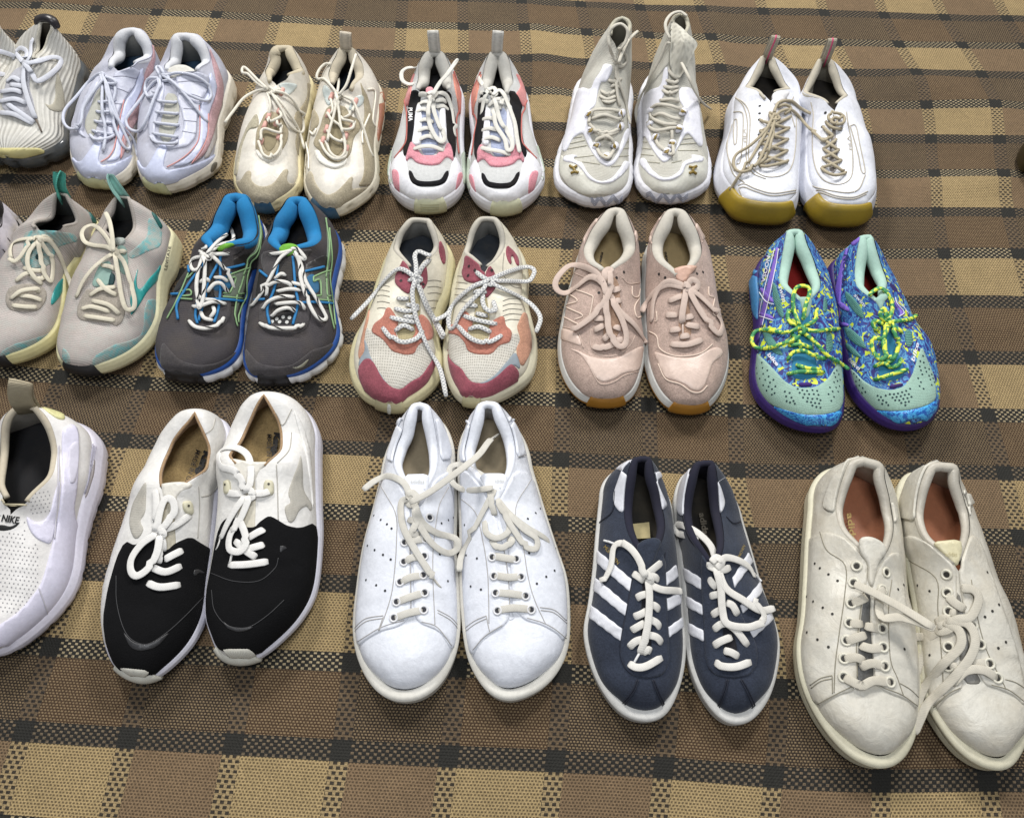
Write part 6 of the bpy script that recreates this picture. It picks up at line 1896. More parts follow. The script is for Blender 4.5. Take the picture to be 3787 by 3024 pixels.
def blush_nb():
    W = M('lace', 'ccb8ac', dirt=.05)
    base = M('suede', 'bfa89c', dirt=.12, dirtcol='8f7a6a')
    lea = M('leather', 'd3bdb0', dirt=.05)
    ln = M('flat', 'dcc8b8', dirt=0)
    gum = M('gum', 'a06f24')
    pr = [(-.004, 0), (-.001, .1), (.001, .3), (0, .6), (-.002, .9), (-.005, 1)]
    common = dict(zh=.090, za=.068, zt=.082, zb=.052, hs=(.034, .022), ts=.009, inset=.004, group='blush pink suede trainers')
    s = Shoe('M4', toe=(455, 1597), heel=(540, 52),
             L=[(215, 560), (170, 700), (130, 880), (95, 1080), (98, 1250), (150, 1420), (240, 1540), (330, 1582)],
             R=[(728, 520), (738, 700), (742, 960), (768, 1100), (765, 1200), (742, 1340), (700, 1480), (620, 1575)],
             cl=[(475, 72), (405, 150), (335, 260), (288, 385), (325, 490), (430, 555)], cr=[(600, 72), (650, 160), (690, 290), (690, 395), (625, 480), (520, 545)],
             label='blush pink suede trainer with a wide lace loop reaching left, left shoe of its pair', **common)
    s.upper(base)
    s.sole(M('rubber', 'dcdcd8', dirt=.04), gum, ofr=.42, prof=pr)
    s.collar(M('fabric', 'c4bfb4'), M('fabric', 'a9a49a'), r=(.005, .010, .008, .004), insole=M('fabric', 'b39d72'))
    s.P([(170, 1150), (250, 1168), (330, 1212), (450, 1235), (560, 1225), (680, 1158), (752, 1130), (766, 1170), (748, 1280), (700, 1330), (600, 1342), (530, 1390), (450, 1415), (390, 1390), (330, 1290), (270, 1200)], 'toe_panel', lea, d=.0010)
    s.P([(475, 72), (405, 150), (335, 240), (285, 332), (325, 345), (400, 262), (450, 190), (500, 110)], 'heel_panel', lea, d=.0016)
    s.P([(600, 80), (650, 160), (706, 325), (682, 332), (640, 220), (570, 110)], 'heel_panel', lea, d=.0016)
    s.P([(115, 990), (220, 1020), (260, 1060), (280, 1140), (200, 1110), (100, 1080)], 'side_panel', lea, d=.0012)
    s.lines([[(178, 680), (340, 738), (362, 775), (300, 968), (130, 905)], [(165, 722), (245, 785), (150, 825), (285, 895), (225, 930)], [(665, 670), (670, 742), (712, 752), (728, 690)], [(722, 760), (685, 832), (702, 912), (736, 905)]], ln, r=.0010, name='piping', off=.0006)
    s.bumper([(325, 1590), (372, 1498), (400, 1492), (550, 1495), (610, 1562), (600, 1585), (455, 1602)], gum)
    s.lines([[(350, 1000), (340, 1090), (370, 1180), (450, 1212), (560, 1200), (650, 1130), (690, 1050)], [(115, 985), (200, 1000), (250, 1030), (290, 1150)], [(340, 1300), (400, 1410), (450, 1432), (530, 1410), (610, 1360), (720, 1330)], [(150, 540), (300, 600), (400, 640)], [(590, 600), (640, 650), (735, 640)]], M('flat', 'c9b4a6', dirt=0), r=.0006, off=.0004)
    s.text('new bal', (428, 402), (400, 545), (24, 4), M('flat', '2a2622', dirt=0), z=.040, bold=.02)
    a = s
    s.P([(480, 600), (560, 600), (590, 900), (560, 1060), (470, 1100), (440, 1050), (450, 850)], 'tongue', M('suede', 'b5957f'), d=.0004)
    s.dots([(546, 603), (603, 560), (545, 690), (545, 770), (410, 720)], .0020, M('flat', '2a2422', dirt=0), name='eyelet_hole')
    s.lace([[(515, 705), (570, 685)], [(525, 785), (577, 778)], [(370, 920), (450, 918)], [(370, 1012), (450, 970)], [(360, 1135), (440, 1148), (545, 1110)], [(525, 980), (582, 1000)], [(530, 1095), (605, 1080)], [(440, 1090), (500, 1030)],
            [(470, 740), (440, 640), (380, 560), (280, 515), (180, 510), (95, 590), (70, 660), (100, 710), (160, 720), (240, 670), (330, 600), (400, 612), (450, 660)], [(490, 550), (500, 640), (480, 740), (400, 860), (310, 940), (212, 1008)],
            [(450, 640), (455, 560), (490, 535), (515, 560)], [(460, 740), (470, 900), (500, 1050), (560, 1130), (612, 1120), (622, 1040), (585, 920), (510, 780)], [(500, 740), (570, 860), (680, 960), (750, 1060), (770, 1110)]], W, r=.0040, flat=.25,
           tips=[[(770, 1105), (795, 1150), (822, 1200)]])
    s = Shoe('M4', toe=(1110, 1647), heel=(1000, 58),
             L=[(748, 560), (738, 720), (742, 900), (755, 1080), (765, 1250), (800, 1400), (860, 1530), (950, 1622)],
             R=[(1285, 560), (1322, 760), (1362, 980), (1412, 1150), (1412, 1320), (1362, 1480), (1280, 1600), (1200, 1640)],
             cl=[(935, 80), (872, 175), (822, 300), (830, 425), (880, 500), (1000, 590)], cr=[(1070, 78), (1140, 165), (1192, 290), (1210, 395), (1180, 480), (1110, 560)],
             label='blush pink suede trainer with a lace loop hanging to its right side', **common)
    s.upper(base)
    s.sole(M('rubber', 'dcdcd8', dirt=.04), gum, ofr=.42, prof=pr)
    s.collar(M('fabric', 'c4bfb4'), M('fabric', 'a9a49a'), r=(.005, .010, .008, .004), insole=M('fabric', 'b39d72'))
    s.P([(828, 1170), (930, 1205), (1050, 1225), (1160, 1220), (1260, 1160), (1330, 1138), (1375, 1170), (1365, 1210), (1290, 1260), (1260, 1360), (1230, 1440), (1190, 1482), (1130, 1475), (1080, 1430), (1000, 1400), (920, 1380), (870, 1260)], 'toe_panel', lea, d=.0010)
    s.P([(935, 80), (872, 165), (800, 270), (788, 330), (830, 345), (880, 270), (930, 180), (985, 110)], 'heel_panel', lea, d=.0016)
    s.P([(1070, 82), (1140, 165), (1222, 325), (1205, 335), (1140, 220), (1050, 110)], 'heel_panel', lea, d=.0016)
    s.lines([[(1260, 675), (1265, 745), (1305, 760), (1290, 850), (1310, 900), (1350, 900)], [(858, 865), (862, 940), (845, 940)], [(800, 1020), (860, 1060), (880, 1150), (960, 1200), (1060, 1215), (1200, 1190), (1290, 1120)], [(870, 1270), (930, 1390), (1040, 1430), (1130, 1490), (1200, 1490), (1250, 1440)]], ln, r=.0009, name='piping', off=.0006)
    s.bumper([(955, 1640), (1000, 1600), (1045, 1560), (1205, 1560), (1260, 1605), (1255, 1625), (1110, 1652)], gum)
    s.text('new bal', (918, 402), (945, 545), (24, -2), M('flat', '2a2622', dirt=0), z=.040, bold=.02)
    s.tongue([(980, 540), (1040, 515), (1130, 505), (1180, 520), (1110, 590), (1080, 650), (1020, 640)], M('leather', 'cba592'), rise=.35)
    s.P([(1040, 700), (1100, 700), (1120, 900), (1130, 1060), (1060, 1100), (1020, 1050), (1040, 850)], 'tongue', M('suede', 'b5957f'), d=.0004)
    s.dots([(877, 575), (925, 603), (1170, 572), (1217, 560), (1003, 578)], .0020, M('flat', '2a2422', dirt=0), name='eyelet_hole')
    s.lace([[(950, 785), (1060, 740)], [(930, 892), (1020, 892)], [(960, 1012), (1040, 1000)], [(965, 1118), (1090, 1122), (1210, 1085)], [(1085, 965), (1190, 985)], [(1040, 1060), (1110, 1050)], [(1070, 915), (1140, 900)],
            [(1080, 670), (960, 632), (880, 680), (830, 790), (818, 950)], [(1080, 680), (950, 655), (850, 705), (780, 790), (742, 868)], [(1090, 670), (1130, 620), (1175, 640), (1170, 680), (1110, 700)],
            [(1110, 700), (1180, 830), (1280, 980), (1345, 1035), (1368, 960), (1300, 850), (1190, 740), (1120, 700)], [(1090, 690), (1070, 800), (1055, 900), (1060, 960)], [(1060, 660), (1090, 655), (1110, 690), (1070, 695)]], W, r=.0040, flat=.25,
           tips=[[(1060, 960), (1062, 1080)]])


def noosa():
    W = M('lacey', '5aa15a')
    base = M('camo', '3568a8')
    mint = M('mesh', '9dbfb0', scale=520, amt=.15, dirt=.06)
    foil = M('foil', '4aa8e4')
    pur, lil = M('rubber', '35206a', dirt=.04), M('flat', '7d61c2', dirt=0)
    wt = M('flat', 'e6e6ee', dirt=0)
    dk = M('flat', '12343a', dirt=0)
    rib = M('ribbed', '5f9c92', dir='X', scale=150, dist=0, hole='23504c')
    pr = [(-.005, 0), (-.001, .1), (.001, .3), (0, .7), (-.002, .9), (-.005, 1)]
    common = dict(zh=.088, za=.070, zt=.080, zb=.054, hs=(.034, .022), ts=.012, inset=.005, group='blue patterned runners with mint toes')
    s = Shoe('M5', toe=(620, 1638), heel=(405, 92),
             L=[(88, 620), (108, 780), (98, 950), (82, 1100), (75, 1230), (115, 1380), (240, 1520), (400, 1605)],
             R=[(668, 560), (705, 700), (735, 850), (752, 1000), (766, 1200), (776, 1380), (765, 1500), (735, 1590)],
             cl=[(352, 108), (335, 160), (302, 350), (290, 490), (335, 560), (450, 650)], cr=[(462, 108), (502, 200), (562, 350), (600, 470), (595, 560), (520, 640)],
             label='blue patterned runner with mint mesh toe and a lace loop over its left side', **common)
    s.upper(base)
    s.sole(pur, None, prof=pr)
    s.collar(M('fabric', 'a9c9bc', dirt=.04), M('fabric', '9bbcb0', dirt=.04), r=(.004, .0085, .007, .003), insole=M('fabric', '9c1f1c', dirt=.02))
    s.P([(98, 1010), (180, 1090), (260, 1170), (330, 1250), (420, 1300), (560, 1300), (660, 1235), (720, 1135), (748, 1085), (766, 1200), (774, 1400), (740, 1480), (600, 1510), (450, 1510), (300, 1460), (190, 1400), (100, 1260), (85, 1130)], 'toe_mesh', mint, d=.0012)
    s.P([(236, 1430), (330, 1460), (470, 1500), (640, 1502), (775, 1465), (762, 1560), (700, 1605), (620, 1580), (540, 1580), (430, 1608), (320, 1562)], 'toe_guard', foil, d=.0018)
    s.P([(270, 230), (288, 250), (258, 430), (222, 600), (165, 832), (133, 842), (152, 760), (192, 560), (232, 400)], 'side_emblem', lil, d=.0014)
    s.P([(145, 545), (165, 540), (240, 620), (255, 660), (200, 640), (150, 560)], 'side_emblem', lil, d=.0018)
    s.P([(138, 715), (250, 760), (245, 790), (140, 745)], 'side_emblem', lil, d=.0018)
    s.lines([[(292, 250), (262, 430), (228, 600), (172, 830)], [(262, 250), (225, 400), (188, 560), (148, 755)], [(258, 668), (200, 648), (150, 575)], [(252, 795), (140, 752)]], wt, r=.0006, name='piping', off=.0022)
    s.P([(60, 500), (100, 440), (150, 400), (150, 560), (130, 700), (130, 800), (90, 740), (78, 620)], 'heel_sole_panel', M('rubber', '3f80b4', dirt=.03), surf=s.so, d=.0015)
    s.P([(240, 490), (265, 520), (320, 700), (330, 790), (280, 740), (245, 620)], 'ribbed_patch', rib, d=.0012)
    s.P([(160, 860), (200, 860), (250, 930), (300, 1010), (330, 1060), (250, 1040), (190, 960)], 'ribbed_patch', rib, d=.0012)
    s.P([(655, 860), (690, 900), (700, 1000), (660, 1050), (640, 980)], 'ribbed_patch', rib, d=.0012)
    s.P([(630, 600), (655, 640), (650, 730), (620, 730)], 'ribbed_patch', rib, d=.0012)
    s.P([(420, 760), (520, 700), (530, 900), (560, 1060), (590, 1200), (540, 1230), (420, 1240), (380, 1190), (400, 1000)], 'tongue', M('fabric', '2f7da2', dirt=.03), d=.0004)
    s.P([(430, 1262), (540, 1260), (545, 1290), (435, 1295)], 'toe_tag', M('fabric', '3a2470'), d=.0026)
    holes = [(120, 1110), (165, 1110), (125, 1150), (170, 1150), (205, 1170), (130, 1190), (175, 1195), (215, 1215), (250, 1240), (150, 1230), (190, 1240), (225, 1260), (265, 1290), (175, 1280), (215, 1290), (240, 1310), (260, 1340), (200, 1320), (240, 1350),
             (335, 1330), (370, 1340), (345, 1365), (385, 1375), (400, 1400), (350, 1400), (375, 1410), (410, 1420), (430, 1310), (465, 1320), (500, 1325), (540, 1320), (575, 1325), (445, 1340), (480, 1350), (515, 1350), (550, 1350), (585, 1355), (470, 1375), (505, 1380), (540, 1385), (575, 1385), (600, 1395),
             (500, 1405), (530, 1410), (560, 1415), (590, 1420), (540, 1435), (570, 1445), (600, 1450), (700, 1190), (720, 1170), (710, 1220), (735, 1200), (700, 1260), (725, 1250), (745, 1240), (670, 1300), (690, 1330), (660, 1350), (700, 1370), (680, 1400), (715, 1300), (730, 1330), (740, 1290)]
    s.dots(holes, .0013, dk, name='mesh_hole', off=.0014)
    s.tongue([(440, 640), (420, 615), (480, 612), (520, 612), (540, 640), (505, 790), (480, 760)], M('fabric', '9bbcb0', dirt=.04), rise=.3)
    s.text('NOOSA', (205, 298), (162, 500), (26, 6), wt, off=.0016, bold=.015)
    s.text('swim', (290, 530), (322, 655), (30, -12), wt, off=.0016, bold=.02, shear=.2)
    s.text('bike', (202, 1052), (275, 1140), (18, -24), wt, off=.0016, bold=.03, shear=.2)
    s.lace([[(350, 1195), (450, 1177), (630, 1180)], [(420, 1125), (500, 1150), (600, 1160)], [(350, 1090), (400, 1030), (480, 1020), (560, 1060), (640, 1080)], [(360, 980), (450, 970), (540, 1000)],
            [(450, 840), (400, 700), (402, 580), (440, 530), (508, 535), (520, 580), (490, 680), (470, 800)], [(440, 850), (330, 880), (200, 862), (115, 870), (82, 930), (110, 990), (200, 1000), (330, 960), (440, 920)],
            [(470, 850), (560, 870), (650, 860), (738, 855)], [(470, 880), (560, 950), (650, 1050), (750, 1110), (820, 1160)], [(440, 830), (370, 800), (355, 740), (400, 700)], [(480, 830), (560, 790), (575, 700)], [(430, 850), (470, 835), (480, 880), (440, 880)], [(380, 880), (440, 950), (460, 1010)]], W, r=.0025, flat=.8)
    a = s
    s = Shoe('M5', toe=(1260, 1622), heel=(945, 137),
             L=[(650, 460), (668, 650), (700, 820), (745, 1000), (780, 1150), (830, 1320), (930, 1470), (1090, 1588)],
             R=[(1190, 640), (1260, 780), (1340, 930), (1430, 1080), (1480, 1250), (1492, 1420), (1455, 1535), (1370, 1600)],
             cl=[(905, 150), (885, 230), (862, 430), (875, 525), (930, 585), (1020, 650)], cr=[(988, 145), (1032, 250), (1080, 400), (1110, 490), (1100, 560), (1075, 640)],
             label='blue patterned runner with mint mesh toe and lace knots in a tangle', **common)
    s.upper(base)
    s.sole(pur, None, prof=pr)
    s.collar(M('fabric', 'a9c9bc', dirt=.04), M('fabric', '9bbcb0', dirt=.04), r=(.004, .0085, .007, .003), insole=M('fabric', '9c1f1c', dirt=.02))
    s.P([(775, 1120), (860, 1170), (920, 1240), (1020, 1300), (1140, 1320), (1240, 1290), (1300, 1200), (1330, 1100), (1370, 980), (1400, 1060), (1470, 1230), (1480, 1390), (1400, 1440), (1250, 1475), (1100, 1475), (960, 1455), (870, 1380), (800, 1260)], 'toe_mesh', mint, d=.0012)
    s.P([(958, 1455), (1100, 1475), (1250, 1475), (1400, 1440), (1478, 1388), (1485, 1450), (1440, 1530), (1400, 1560), (1340, 1525), (1250, 1545), (1190, 1595), (1080, 1560)], 'toe_guard', foil, d=.0018)
    s.P([(815, 215), (795, 350), (765, 500), (755, 640), (752, 800), (735, 720), (705, 640), (730, 500), (770, 320)], 'side_emblem', lil, d=.0014)
    s.P([(735, 650), (770, 650), (830, 700), (822, 730), (750, 690)], 'side_emblem', lil, d=.0018)
    s.P([(748, 798), (820, 812), (822, 840), (750, 828)], 'side_emblem', lil, d=.0018)
    s.P([(1165, 620), (1190, 660), (1250, 745), (1225, 760), (1190, 760), (1215, 730), (1170, 670)], 'side_emblem', lil, d=.0014)
    s.lines([[(1160, 620), (1175, 670), (1228, 735), (1190, 768)], [(1190, 650), (1262, 745)]], wt, r=.0006, name='piping', off=.0022)
    s.P([(820, 200), (860, 170), (905, 150), (890, 200), (850, 230)], 'heel_panel', lil, d=.0016)
    for pl in ([(790, 560), (840, 600), (920, 700), (940, 790), (870, 740), (800, 640)], [(780, 830), (850, 860), (920, 930), (960, 1010), (880, 980), (810, 920)], [(790, 950), (860, 1000), (930, 1080), (860, 1060), (800, 1000)], [(1250, 850), (1300, 880), (1300, 980), (1260, 1000), (1240, 920)]):
        s.P(pl, 'ribbed_patch', rib, d=.0012)
    s.P([(1060, 760), (1110, 700), (1150, 900), (1200, 1060), (1250, 1180), (1200, 1240), (1060, 1250), (1040, 1190), (1060, 1000)], 'tongue', M('fabric', '2f7da2', dirt=.03), d=.0004)
    s.P([(1120, 1282), (1230, 1262), (1235, 1285), (1125, 1310)], 'toe_tag', M('fabric', '3a2470'), d=.0026)
    h2 = [(840, 1180), (865, 1190), (885, 1215), (850, 1225), (880, 1250), (905, 1240), (905, 1280), (930, 1300), (880, 1285), (900, 1320), (925, 1335), (950, 1330), (1040, 1360), (1065, 1370), (1050, 1390), (1080, 1395), (1075, 1420), (1105, 1410), (1120, 1430), (1100, 1360), (1130, 1350), (1160, 1350), (1190, 1345), (1220, 1335),
          (1250, 1325), (1280, 1310), (1150, 1375), (1180, 1370), (1210, 1365), (1240, 1355), (1270, 1350), (1170, 1395), (1200, 1395), (1230, 1385), (1260, 1380), (1290, 1370), (1215, 1415), (1245, 1410), (1270, 1405), (1245, 1432), (1355, 1100), (1375, 1060), (1350, 1140), (1380, 1110), (1360, 1170), (1390, 1150), (1370, 1200), (1340, 1230), (1360, 1260), (1350, 1290), (1380, 1310),
          (1400, 1180), (1420, 1160), (1420, 1210), (1440, 1200), (1430, 1240), (1450, 1230), (1440, 1280), (1460, 1260)]
    s.dots(h2, .0013, dk, name='mesh_hole', off=.0014)
    s.tongue([(1010, 640), (1030, 610), (1100, 580), (1130, 610), (1080, 650), (1065, 740), (1045, 700)], M('fabric', '9bbcb0', dirt=.04), rise=.3)
    s.text('NOOSA', (788, 288), (770, 540), (34, 4), M('flat', '24306a', dirt=0), off=.0016, bold=.03)
    s.text('swim', (860, 600), (940, 690), (16, -22), wt, off=.0016, bold=.02, shear=.2)
    s.text('bike', (815, 1085), (900, 1172), (18, -24), wt, off=.0016, bold=.02, shear=.2)
    s.text('bike', (1308, 1110), (1345, 965), (-26, -8), wt, off=.0016, bold=.02, shear=.2)
    s.lace([[(1010, 1240), (1120, 1205), (1262, 1160)], [(1010, 1140), (1080, 1110), (1140, 1150)], [(1140, 1150), (1200, 1120), (1212, 1080)], [(1070, 1070), (1130, 1100), (1170, 1060)],
            [(1110, 800), (1150, 700), (1122, 600), (1062, 545), (1000, 570), (975, 600)], [(1130, 800), (1200, 792), (1280, 780), (1335, 748)], [(1100, 820), (1080, 920), (1000, 932), (1000, 1010), (1050, 1080), (1100, 1060), (1080, 960), (1110, 850)],
            [(1130, 820), (1172, 900), (1190, 1000), (1150, 1080), (1100, 1040), (1090, 940)], [(1080, 820), (1020, 790), (1000, 822), (1040, 870)], [(1110, 810), (1090, 700), (1055, 740), (1090, 800)], [(1090, 790), (1130, 790), (1120, 840), (1085, 830)], [(1140, 830), (1200, 860), (1220, 880)]], W, r=.0025, flat=.8)


# ------------------------------------------------------------------ front row
def slip_on():
    s = Shoe('F1', toe=(-50, 1640), heel=(150, 178), zh=.090, za=.068, zt=.088, zb=.056, hs=(.038, .024), ts=.010, inset=.006,
             L=[(-70, 560), (-130, 800), (-200, 1050), (-225, 1300), (-190, 1500)],
             R=[(592, 500), (575, 640), (530, 780), (488, 950), (468, 1120), (430, 1250), (360, 1370), (250, 1490), (110, 1595)],
             cl=[(90, 192), (28, 250), (4, 350), (-5, 500), (-10, 640), (25, 725)], cr=[(212, 190), (282, 270), (322, 380), (326, 500), (290, 620), (165, 745)],
             label='white slip-on sneaker with black insole, cut off by the left edge in front')
    base = M('leather', 'e4e1de', dirt=.06, crease=.5)
    sm_ = M('leather', 'dcd9ea', dirt=.04, crease=.3)
    s.upper(base)
    s.sole(M('rubber', 'dcd9e6', dirt=.06), None, prof=[(-.005, 0), (-.001, .1), (.001, .35), (.001, .6), (-.002, .85), (-.005, 1)], groove=(34, .0016, .02, .3))
    s.collar(M('fabric', 'c2b8a4'), M('fabric', 'b4afa6'), r=(.003, .0045, .004, .003), insole=M('fabric', '17171a', dirt=.02))
    s.P([(360, 320), (415, 290), (450, 330), (455, 430), (445, 650), (420, 800), (470, 970), (472, 1120), (425, 1240), (350, 1360), (240, 1470), (60, 1570), (-60, 1590), (-120, 1520), (20, 1440), (120, 1370), (225, 1240), (250, 1180), (300, 1000), (340, 800), (360, 600), (355, 420)], 'side_panel', sm_, d=.0022)
    s.P([(155, 830), (200, 858), (250, 852), (290, 800), (315, 700), (345, 620), (335, 760), (300, 970), (250, 975), (200, 945), (165, 890)], 'side_emblem', sm_, d=.0018, curve=True)
    s.P([(400, 430), (425, 400), (450, 410), (448, 520), (430, 620), (400, 640), (385, 580), (388, 480)], 'side_badge', M('rubber', 'cfccda', dirt=.03), base=.0022, d=.0012, curve=True)
    s.P([(230, 180), (330, 215), (378, 250), (372, 272), (330, 265), (260, 215)], 'heel_panel', M('leather', 'd8d49c', dirt=.04), d=.0018)
    s.lines([[(222, 1240), (245, 1310), (270, 1400)], [(340, 420), (325, 700), (310, 960)]], M('flat', 'c9c6cf', dirt=0), r=.0008, off=.0022)
    for k in range(7): s.lines([[(488 + k * 11, 400 + k * 4), (470 + k * 9, 560), (450 + k * 7, 690)]], M('flat', 'a9a6b6', dirt=0), r=.0007, off=.0008, surf=s.so, name='sole_rib')
    s.P([(540, 490), (552, 500), (545, 580), (515, 680), (495, 730), (488, 715), (510, 640), (530, 560)], 'air_window', M('gloss', 'a59fa0', rough=.15), surf=s.so, d=.0008)
    pd = []
    for j in range(24):
        for i in range(14):
            x = -20 + i * 25 + (j % 2) * 12; y = 820 + j * 24 + i * 3
            e = 300 - max(0, y - 950) * .32
            if x < min(e, 230 + (y < 830) * 40) and not (-10 < x < 140 and 825 < y < 925) and not (x > 150 and y < 990): pd.append((x, y))
    for j in range(6):
        for i in range(5): pd.append((180 + i * 24 + (j % 2) * 10, 700 + j * 22 + i * -4))
    s.dots(pd, .0007, M('flat', '8f8d90', dirt=0))
    s.P([(0, 725), (60, 722), (150, 745), (160, 770), (120, 755), (20, 748)], 'elastic_gusset', M('ribbed', 'cfc3a0', dir='X', scale=120), d=.002)
    s.text('NIKE', (8, 855), (112, 872), (4, -40), M('flat', '131315', dirt=0), bold=.035, shear=.25, off=.0009)
    s.P([(-20, 878), (20, 876), (60, 888), (95, 872), (128, 850), (95, 890), (55, 908), (10, 912), (-20, 905)], 'front_emblem', M('flat', '131315', dirt=0), d=.0006)
    s.pulltab(.040, .024, M('ribbed', 'b0a488', dir='X', scale=200), lean=.014, curl=-.006, th=.0014)


def kangas():
    W = M('lace', 'e8e6e2', dirt=.04)
    wh = M('leather', 'e2e0dc', dirt=.08, crease=1.3)
    bk = M('suede', '0c0c0e', dirt=.0)
    com = dict(zh=.082, za=.064, zt=.080, zb=.056, hs=(.034, .018), ts=.010, pad=.78, hb=.022, tin=.001, inset=.004, group='black and white leather trainers')
    pr = [(-.004, 0), (-.001, .1), (.001, .35), (.001, .7), (-.001, .9), (-.004, 1)]
    wear = M('flat', '3c3c3e', dirt=0)
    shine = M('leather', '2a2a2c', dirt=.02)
    mesh = M('mesh', 'b8b4aa', scale=520, amt=.2)
    s = Shoe('F2', toe=(790, 1582), heel=(930, 84),
             L=[(690, 560), (690, 700), (668, 880), (640, 1050), (612, 1200), (612, 1330), (650, 1450), (700, 1560)],
             R=[(1246, 420), (1250, 700), (1254, 900), (1225, 1180), (1150, 1340), (1050, 1450), (930, 1550), (850, 1580)],
             cl=[(895, 130), (860, 200), (820, 290), (780, 370), (735, 430), (770, 480)], cr=[(955, 120), (990, 180), (1020, 240), (1036, 330), (1025, 410), (940, 490)],
             label='black-toed white leather trainer with a tall lace loop, right shoe of its pair', **com)
    s.upper(wh)
    s.sole(M('rubber', 'dcdbe6', dirt=.05), None, prof=pr, groove=(70, .0008, .0, .3))
    s.collar(M('suede', 'a98c6c', dirt=.03), M('suede', 'a98c6c', dirt=.03), r=(.0014, .0018, .0018, .0016), insole=M('suede', 'b09668', dirt=.05))
    s.P([(672, 870), (700, 795), (745, 765), (780, 790), (830, 830), (880, 830), (905, 800), (960, 762), (1010, 790), (1060, 822), (1130, 835), (1215, 802), (1228, 900), (1228, 1150), (1140, 1335), (1030, 1442), (930, 1520), (860, 1545), (700, 1530), (640, 1440), (612, 1320), (612, 1200), (640, 1050)], 'black_forefoot', bk, d=.0016)
    s.P([(1135, 430), (1147, 520), (1152, 620), (1195, 700), (1190, 742), (1165, 712), (1125, 740), (1100, 790), (1068, 802), (1045, 720), (1080, 690), (1065, 640), (1090, 560), (1120, 480)], 'side_emblem', mesh, d=.0012, curve=True)
    s.P([(1090, 160), (1150, 260), (1190, 420), (1200, 600), (1205, 760), (1190, 600), (1165, 420), (1115, 260)], 'side_band', wh, d=.0015)
    s.lines([[(645, 1180), (660, 1290), (720, 1370), (790, 1390), (860, 1380), (960, 1310), (1040, 1235)], [(640, 1085), (760, 1130), (900, 1130), (990, 1060), (1010, 1000)]], wear, r=.0004, off=.0018)
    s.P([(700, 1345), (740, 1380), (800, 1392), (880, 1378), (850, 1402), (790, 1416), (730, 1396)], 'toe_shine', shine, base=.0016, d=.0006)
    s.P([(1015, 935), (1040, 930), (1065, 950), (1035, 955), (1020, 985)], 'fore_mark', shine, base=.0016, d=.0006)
    s.lines([[(1000, 480), (1005, 600), (1010, 790)], [(990, 190), (1035, 260), (1085, 170)], [(1085, 300), (1070, 400), (1005, 470)]], M('flat', 'b5b1a8', dirt=0), r=.0006, off=.0004)
    a = s
    s.P([(928, 568), (985, 565), (987, 655), (930, 650)], 'eyelet_plate', M('rubber', 'cfcab0'), d=.0034)
    s.P([(712, 568), (742, 560), (750, 640), (716, 655)], 'eyelet_plate', M('rubber', 'cfcab0'), d=.0034)
    s.dots([(957, 592), (728, 592)], .0014, M('flat', '3a362e', dirt=0), off=.0040, name='eyelet_hole')
    s.P([(800, 520), (880, 520), (885, 700), (880, 830), (890, 900), (860, 1020), (760, 1020), (750, 900), (790, 760)], 'tongue', M('leather', 'cfc9b8', dirt=.1), d=.0004)
    s.tongue([(725, 450), (760, 446), (850, 465), (975, 465), (905, 520), (880, 600), (800, 600), (770, 520)], M('leather', 'dcd8ce'), rise=.15)
    s.bumper([(688, 1545), (705, 1505), (730, 1500), (850, 1500), (880, 1525), (895, 1560), (790, 1590), (700, 1580)], M('rubber', 'cfcdc2', dirt=.1), d=.003, up=True)
    s.text('MADE IN G', (948, 308), (944, 465), (26, 0), M('flat', '2a2420', dirt=0), z=.043, bold=.01)
    s.text('KangaR', (990, 298), (972, 470), (32, 5), M('flat', '171413', dirt=0), z=.043, bold=.07)
    s.lace([[(735, 1040), (840, 1036), (955, 1020)], [(840, 890), (890, 860), (932, 840)], [(800, 962), (870, 942), (932, 925)], [(770, 905), (830, 960), (890, 1000)],
            [(845, 640), (858, 520), (840, 430), (780, 387), (710, 388), (677, 430), (690, 490), (760, 512), (802, 560), (825, 630)], [(830, 650), (770, 730), (720, 820), (690, 890)],
            [(850, 660), (800, 780), (742, 870), (738, 950), (800, 962), (832, 900), (790, 790), (762, 850)], [(860, 640), (920, 640), (975, 622)], [(820, 640), (760, 642), (715, 632)], [(815, 625), (850, 620), (870, 660), (830, 670)]], W, r=.0039, flat=.2,
           tips=[[(690, 890), (668, 955)], [(755, 960), (740, 1032)]])
    s = Shoe('F2', toe=(225, 1682), heel=(545, 182),
             L=[(290, 560), (205, 740), (150, 900), (85, 1080), (45, 1220), (35, 1370), (60, 1500), (112, 1615)],
             R=[(750, 400), (705, 560), (682, 760), (658, 960), (628, 1150), (605, 1330), (540, 1480), (440, 1590), (330, 1675)],
             cl=[(510, 230), (460, 285), (412, 355), (375, 440), (350, 520), (350, 605)], cr=[(570, 235), (605, 310), (630, 375), (628, 440), (600, 520), (480, 600)],
             label='black-toed white leather trainer with a lace loop sagging left over the black', **com)
    s.upper(wh)
    s.sole(M('rubber', 'dcdbe6', dirt=.05), None, prof=pr, groove=(70, .0008, .0, .3))
    s.collar(M('suede', 'a98c6c', dirt=.03), M('suede', 'a98c6c', dirt=.03), r=(.0014, .0018, .0018, .0016), insole=M('suede', 'b09668', dirt=.05))
    s.P([(158, 905), (210, 932), (260, 900), (300, 868), (340, 930), (385, 965), (430, 920), (520, 880), (580, 920), (660, 965), (630, 1160), (605, 1330), (540, 1480), (430, 1600), (340, 1655), (220, 1650), (110, 1620), (55, 1490), (35, 1350), (60, 1180), (110, 1000)], 'black_forefoot', bk, d=.0016)
    s.P([(272, 580), (272, 680), (266, 750), (240, 795), (258, 840), (230, 890), (200, 880), (180, 800), (200, 700), (240, 620)], 'side_emblem', mesh, d=.0012, curve=True)
